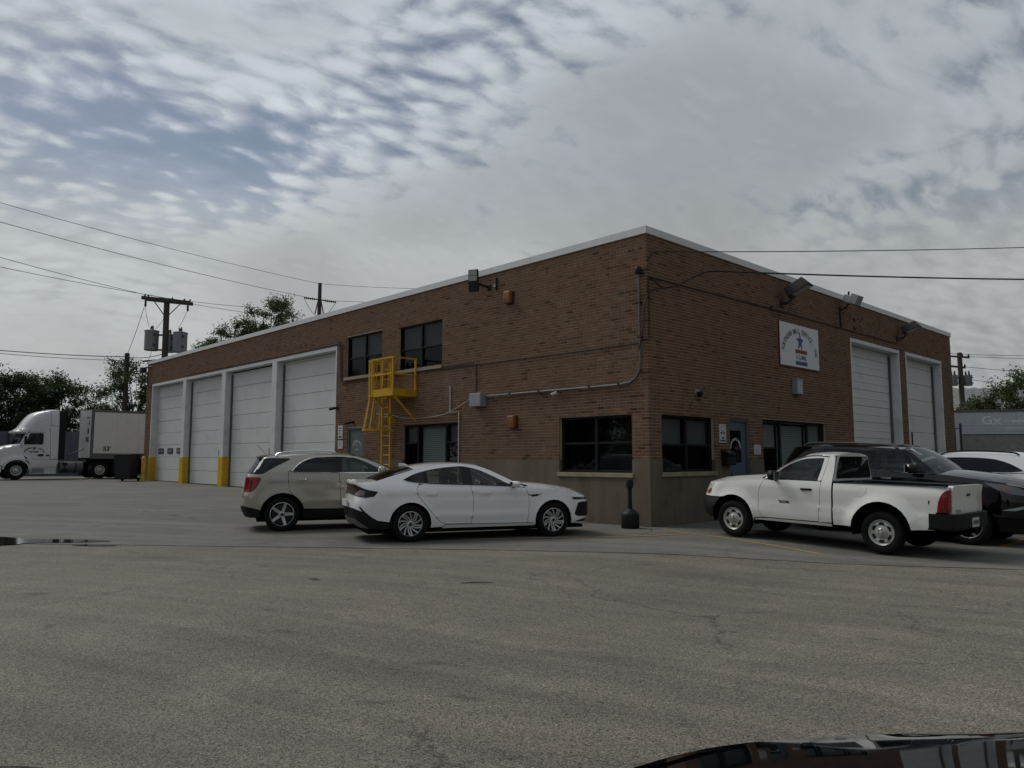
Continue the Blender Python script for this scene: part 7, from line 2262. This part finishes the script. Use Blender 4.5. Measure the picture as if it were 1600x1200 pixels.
tree('dense dark tree left of the tractor roof behind the fence', (-60.5, -1.6, .4), 8.5, [(0, 0, 5.0, 2.7, 2.8), (.6, -1.4, 3.4, 2.4, 2.4), (-.4, -.6, 6.7, 1.5, 1.3), (.8, 1.1, 6.2, 1.2, 1.4)], 25000, dk, 2, .23)
tree('dark bushy tree above the gap behind the cab', (-58.5, 1.2, .4), 8., [(0, 0, 4.5, 2.5, 2.6), (-.7, -1., 6.1, 1.4, 1.6), (.9, .6, 3.0, 2.2, 2.2), (.1, .4, 6.7, 1.0, 1.1)], 22000, dk, 3, .23)
tree('airy tree with open branches above the trailer', (-55.8, 6.0, .4), 10., [(0, 0, 7.0, 1.9, 1.9), (-1.5, -1.6, 5.3, 1.7, 1.6), (1.4, 1.5, 5.9, 1.6, 1.9), (-.4, -.8, 8.3, .9, .8), (.5, .6, 4.0, 2.4, 1.8)], 15000, pl_, 4, .23)
tree('tall loose tree rising behind the roof, large crown', (-46.6, 13.4, .3), 14.5, [(0, 0, 11.9, 1.9, 2.2), (.3, .3, 10.2, 2.4, 1.8), (1.5, 1.6, 11.0, 1.2, 1.2), (2.4, 2.5, 10.9, .8, .9), (-1.2, -1.2, 10.6, 1.5, 1.5), (-.2, -.2, 9.2, 3.0, 1.6)], 24000, pl_, 5, .21)
tree('young spindly tree behind the roof, left of the large crown', (-49.0, 10.8, .3), 12.5, [(0, 0, 10.6, 1.0, 1.4), (-1.0, -1.0, 9.8, .6, 1.1), (-1.9, -1.9, 9.4, .4, .9), (.5, .4, 11.3, .8, .9)], 6500, pl_, 6, .18)
tree('green tree above the right-hand trailer', (-3.0, 44.6, -.1), 7.4, [(0, 0, 4.9, 1.9, 1.9), (-.9, -.9, 4.2, 1.4, 1.3), (1.4, 1.4, 4.7, 1.5, 1.8), (-.1, -.1, 6.3, .75, 1.0), (2.6, 2.8, 4.9, 1.4, 1.6)], 17000, lf, 7, .21)
tree('low shrub tree behind the right-hand trailer', (-4.9, 42.3, -.1), 5.0, [(0, 0, 4.2, 1.0, .9), (1.2, 1.1, 4.5, 1.1, 1.0), (-1.0, -1.0, 4.0, .9, .8)], 8000, pl_, 8, .19)
# unseen trees, added round the yard so the windows reflect something dark
proto = tree('unseen tree added to give the windows a dark reflection', (9.5, 45.0, -.1), 10., [(0, 0, 6.0, 2.9, 3.0), (1.4, 1.0, 4.2, 2.6, 2.6), (-1.4, -.8, 4.6, 2.5, 2.6), (.4, .2, 8.4, 1.7, 1.6), (.5, -.5, 2.2, 2.9, 1.8)], 22000, dk, 21, .55, group='added out-of-view trees for window reflections')
rr = random.Random(9)
for (x, y) in [(14.5, 46), (19.5, 44), (24.5, 45.5), (29.5, 43), (34.5, 40), (39, 36), (42, 31), (-63, -12), (-60, -18.5), (-56, -25), (-51.5, -31), (-46, -36.5), (-40, -41.5), (-33, -46), (-25, -49.5), (-17, -52), (-9, -54)]:
    c_ = proto.copy(); COL.objects.link(c_)
    c_.location = (x, y, g(x)); c_.rotation_euler = (0, 0, rr.uniform(0, 6.28))
    k = rr.uniform(.9, 1.2); c_.scale = (k, k, k * rr.uniform(.9, 1.1))
    for ch in proto.children:
        q = ch.copy(); COL.objects.link(q); q.parent = c_

# far metal-roofed hall at the right
h = empty('metal_hall', (-12.5, 76.5, -.1), label='long hall with a pale ribbed metal roof behind the right-hand tree', cat='building')
rd = Vector((.70, .714, 0)); nd = Vector((-.714, .70, 0))
def hp(u, v, z): 
    q = rd * u + nd * v
    return (q.x, q.y, z)
MB().add([hp(-14, 0, 0), hp(22, 0, 0), hp(22, 0, 6.6), hp(-14, 0, 6.6)], [(0, 1, 2, 3)]).build('wall', M['doorpanel'], h)
rows = []
n = 60
for v_, z_ in ((-.4, 6.7), (8, 9.75)):
    rows.append([hp(-14 + 36 * j / n, v_, z_ + (.16 if j % 2 else 0)) for j in range(n + 1)])
MB().grid(rows).build('roof', M['rooftin'], h)
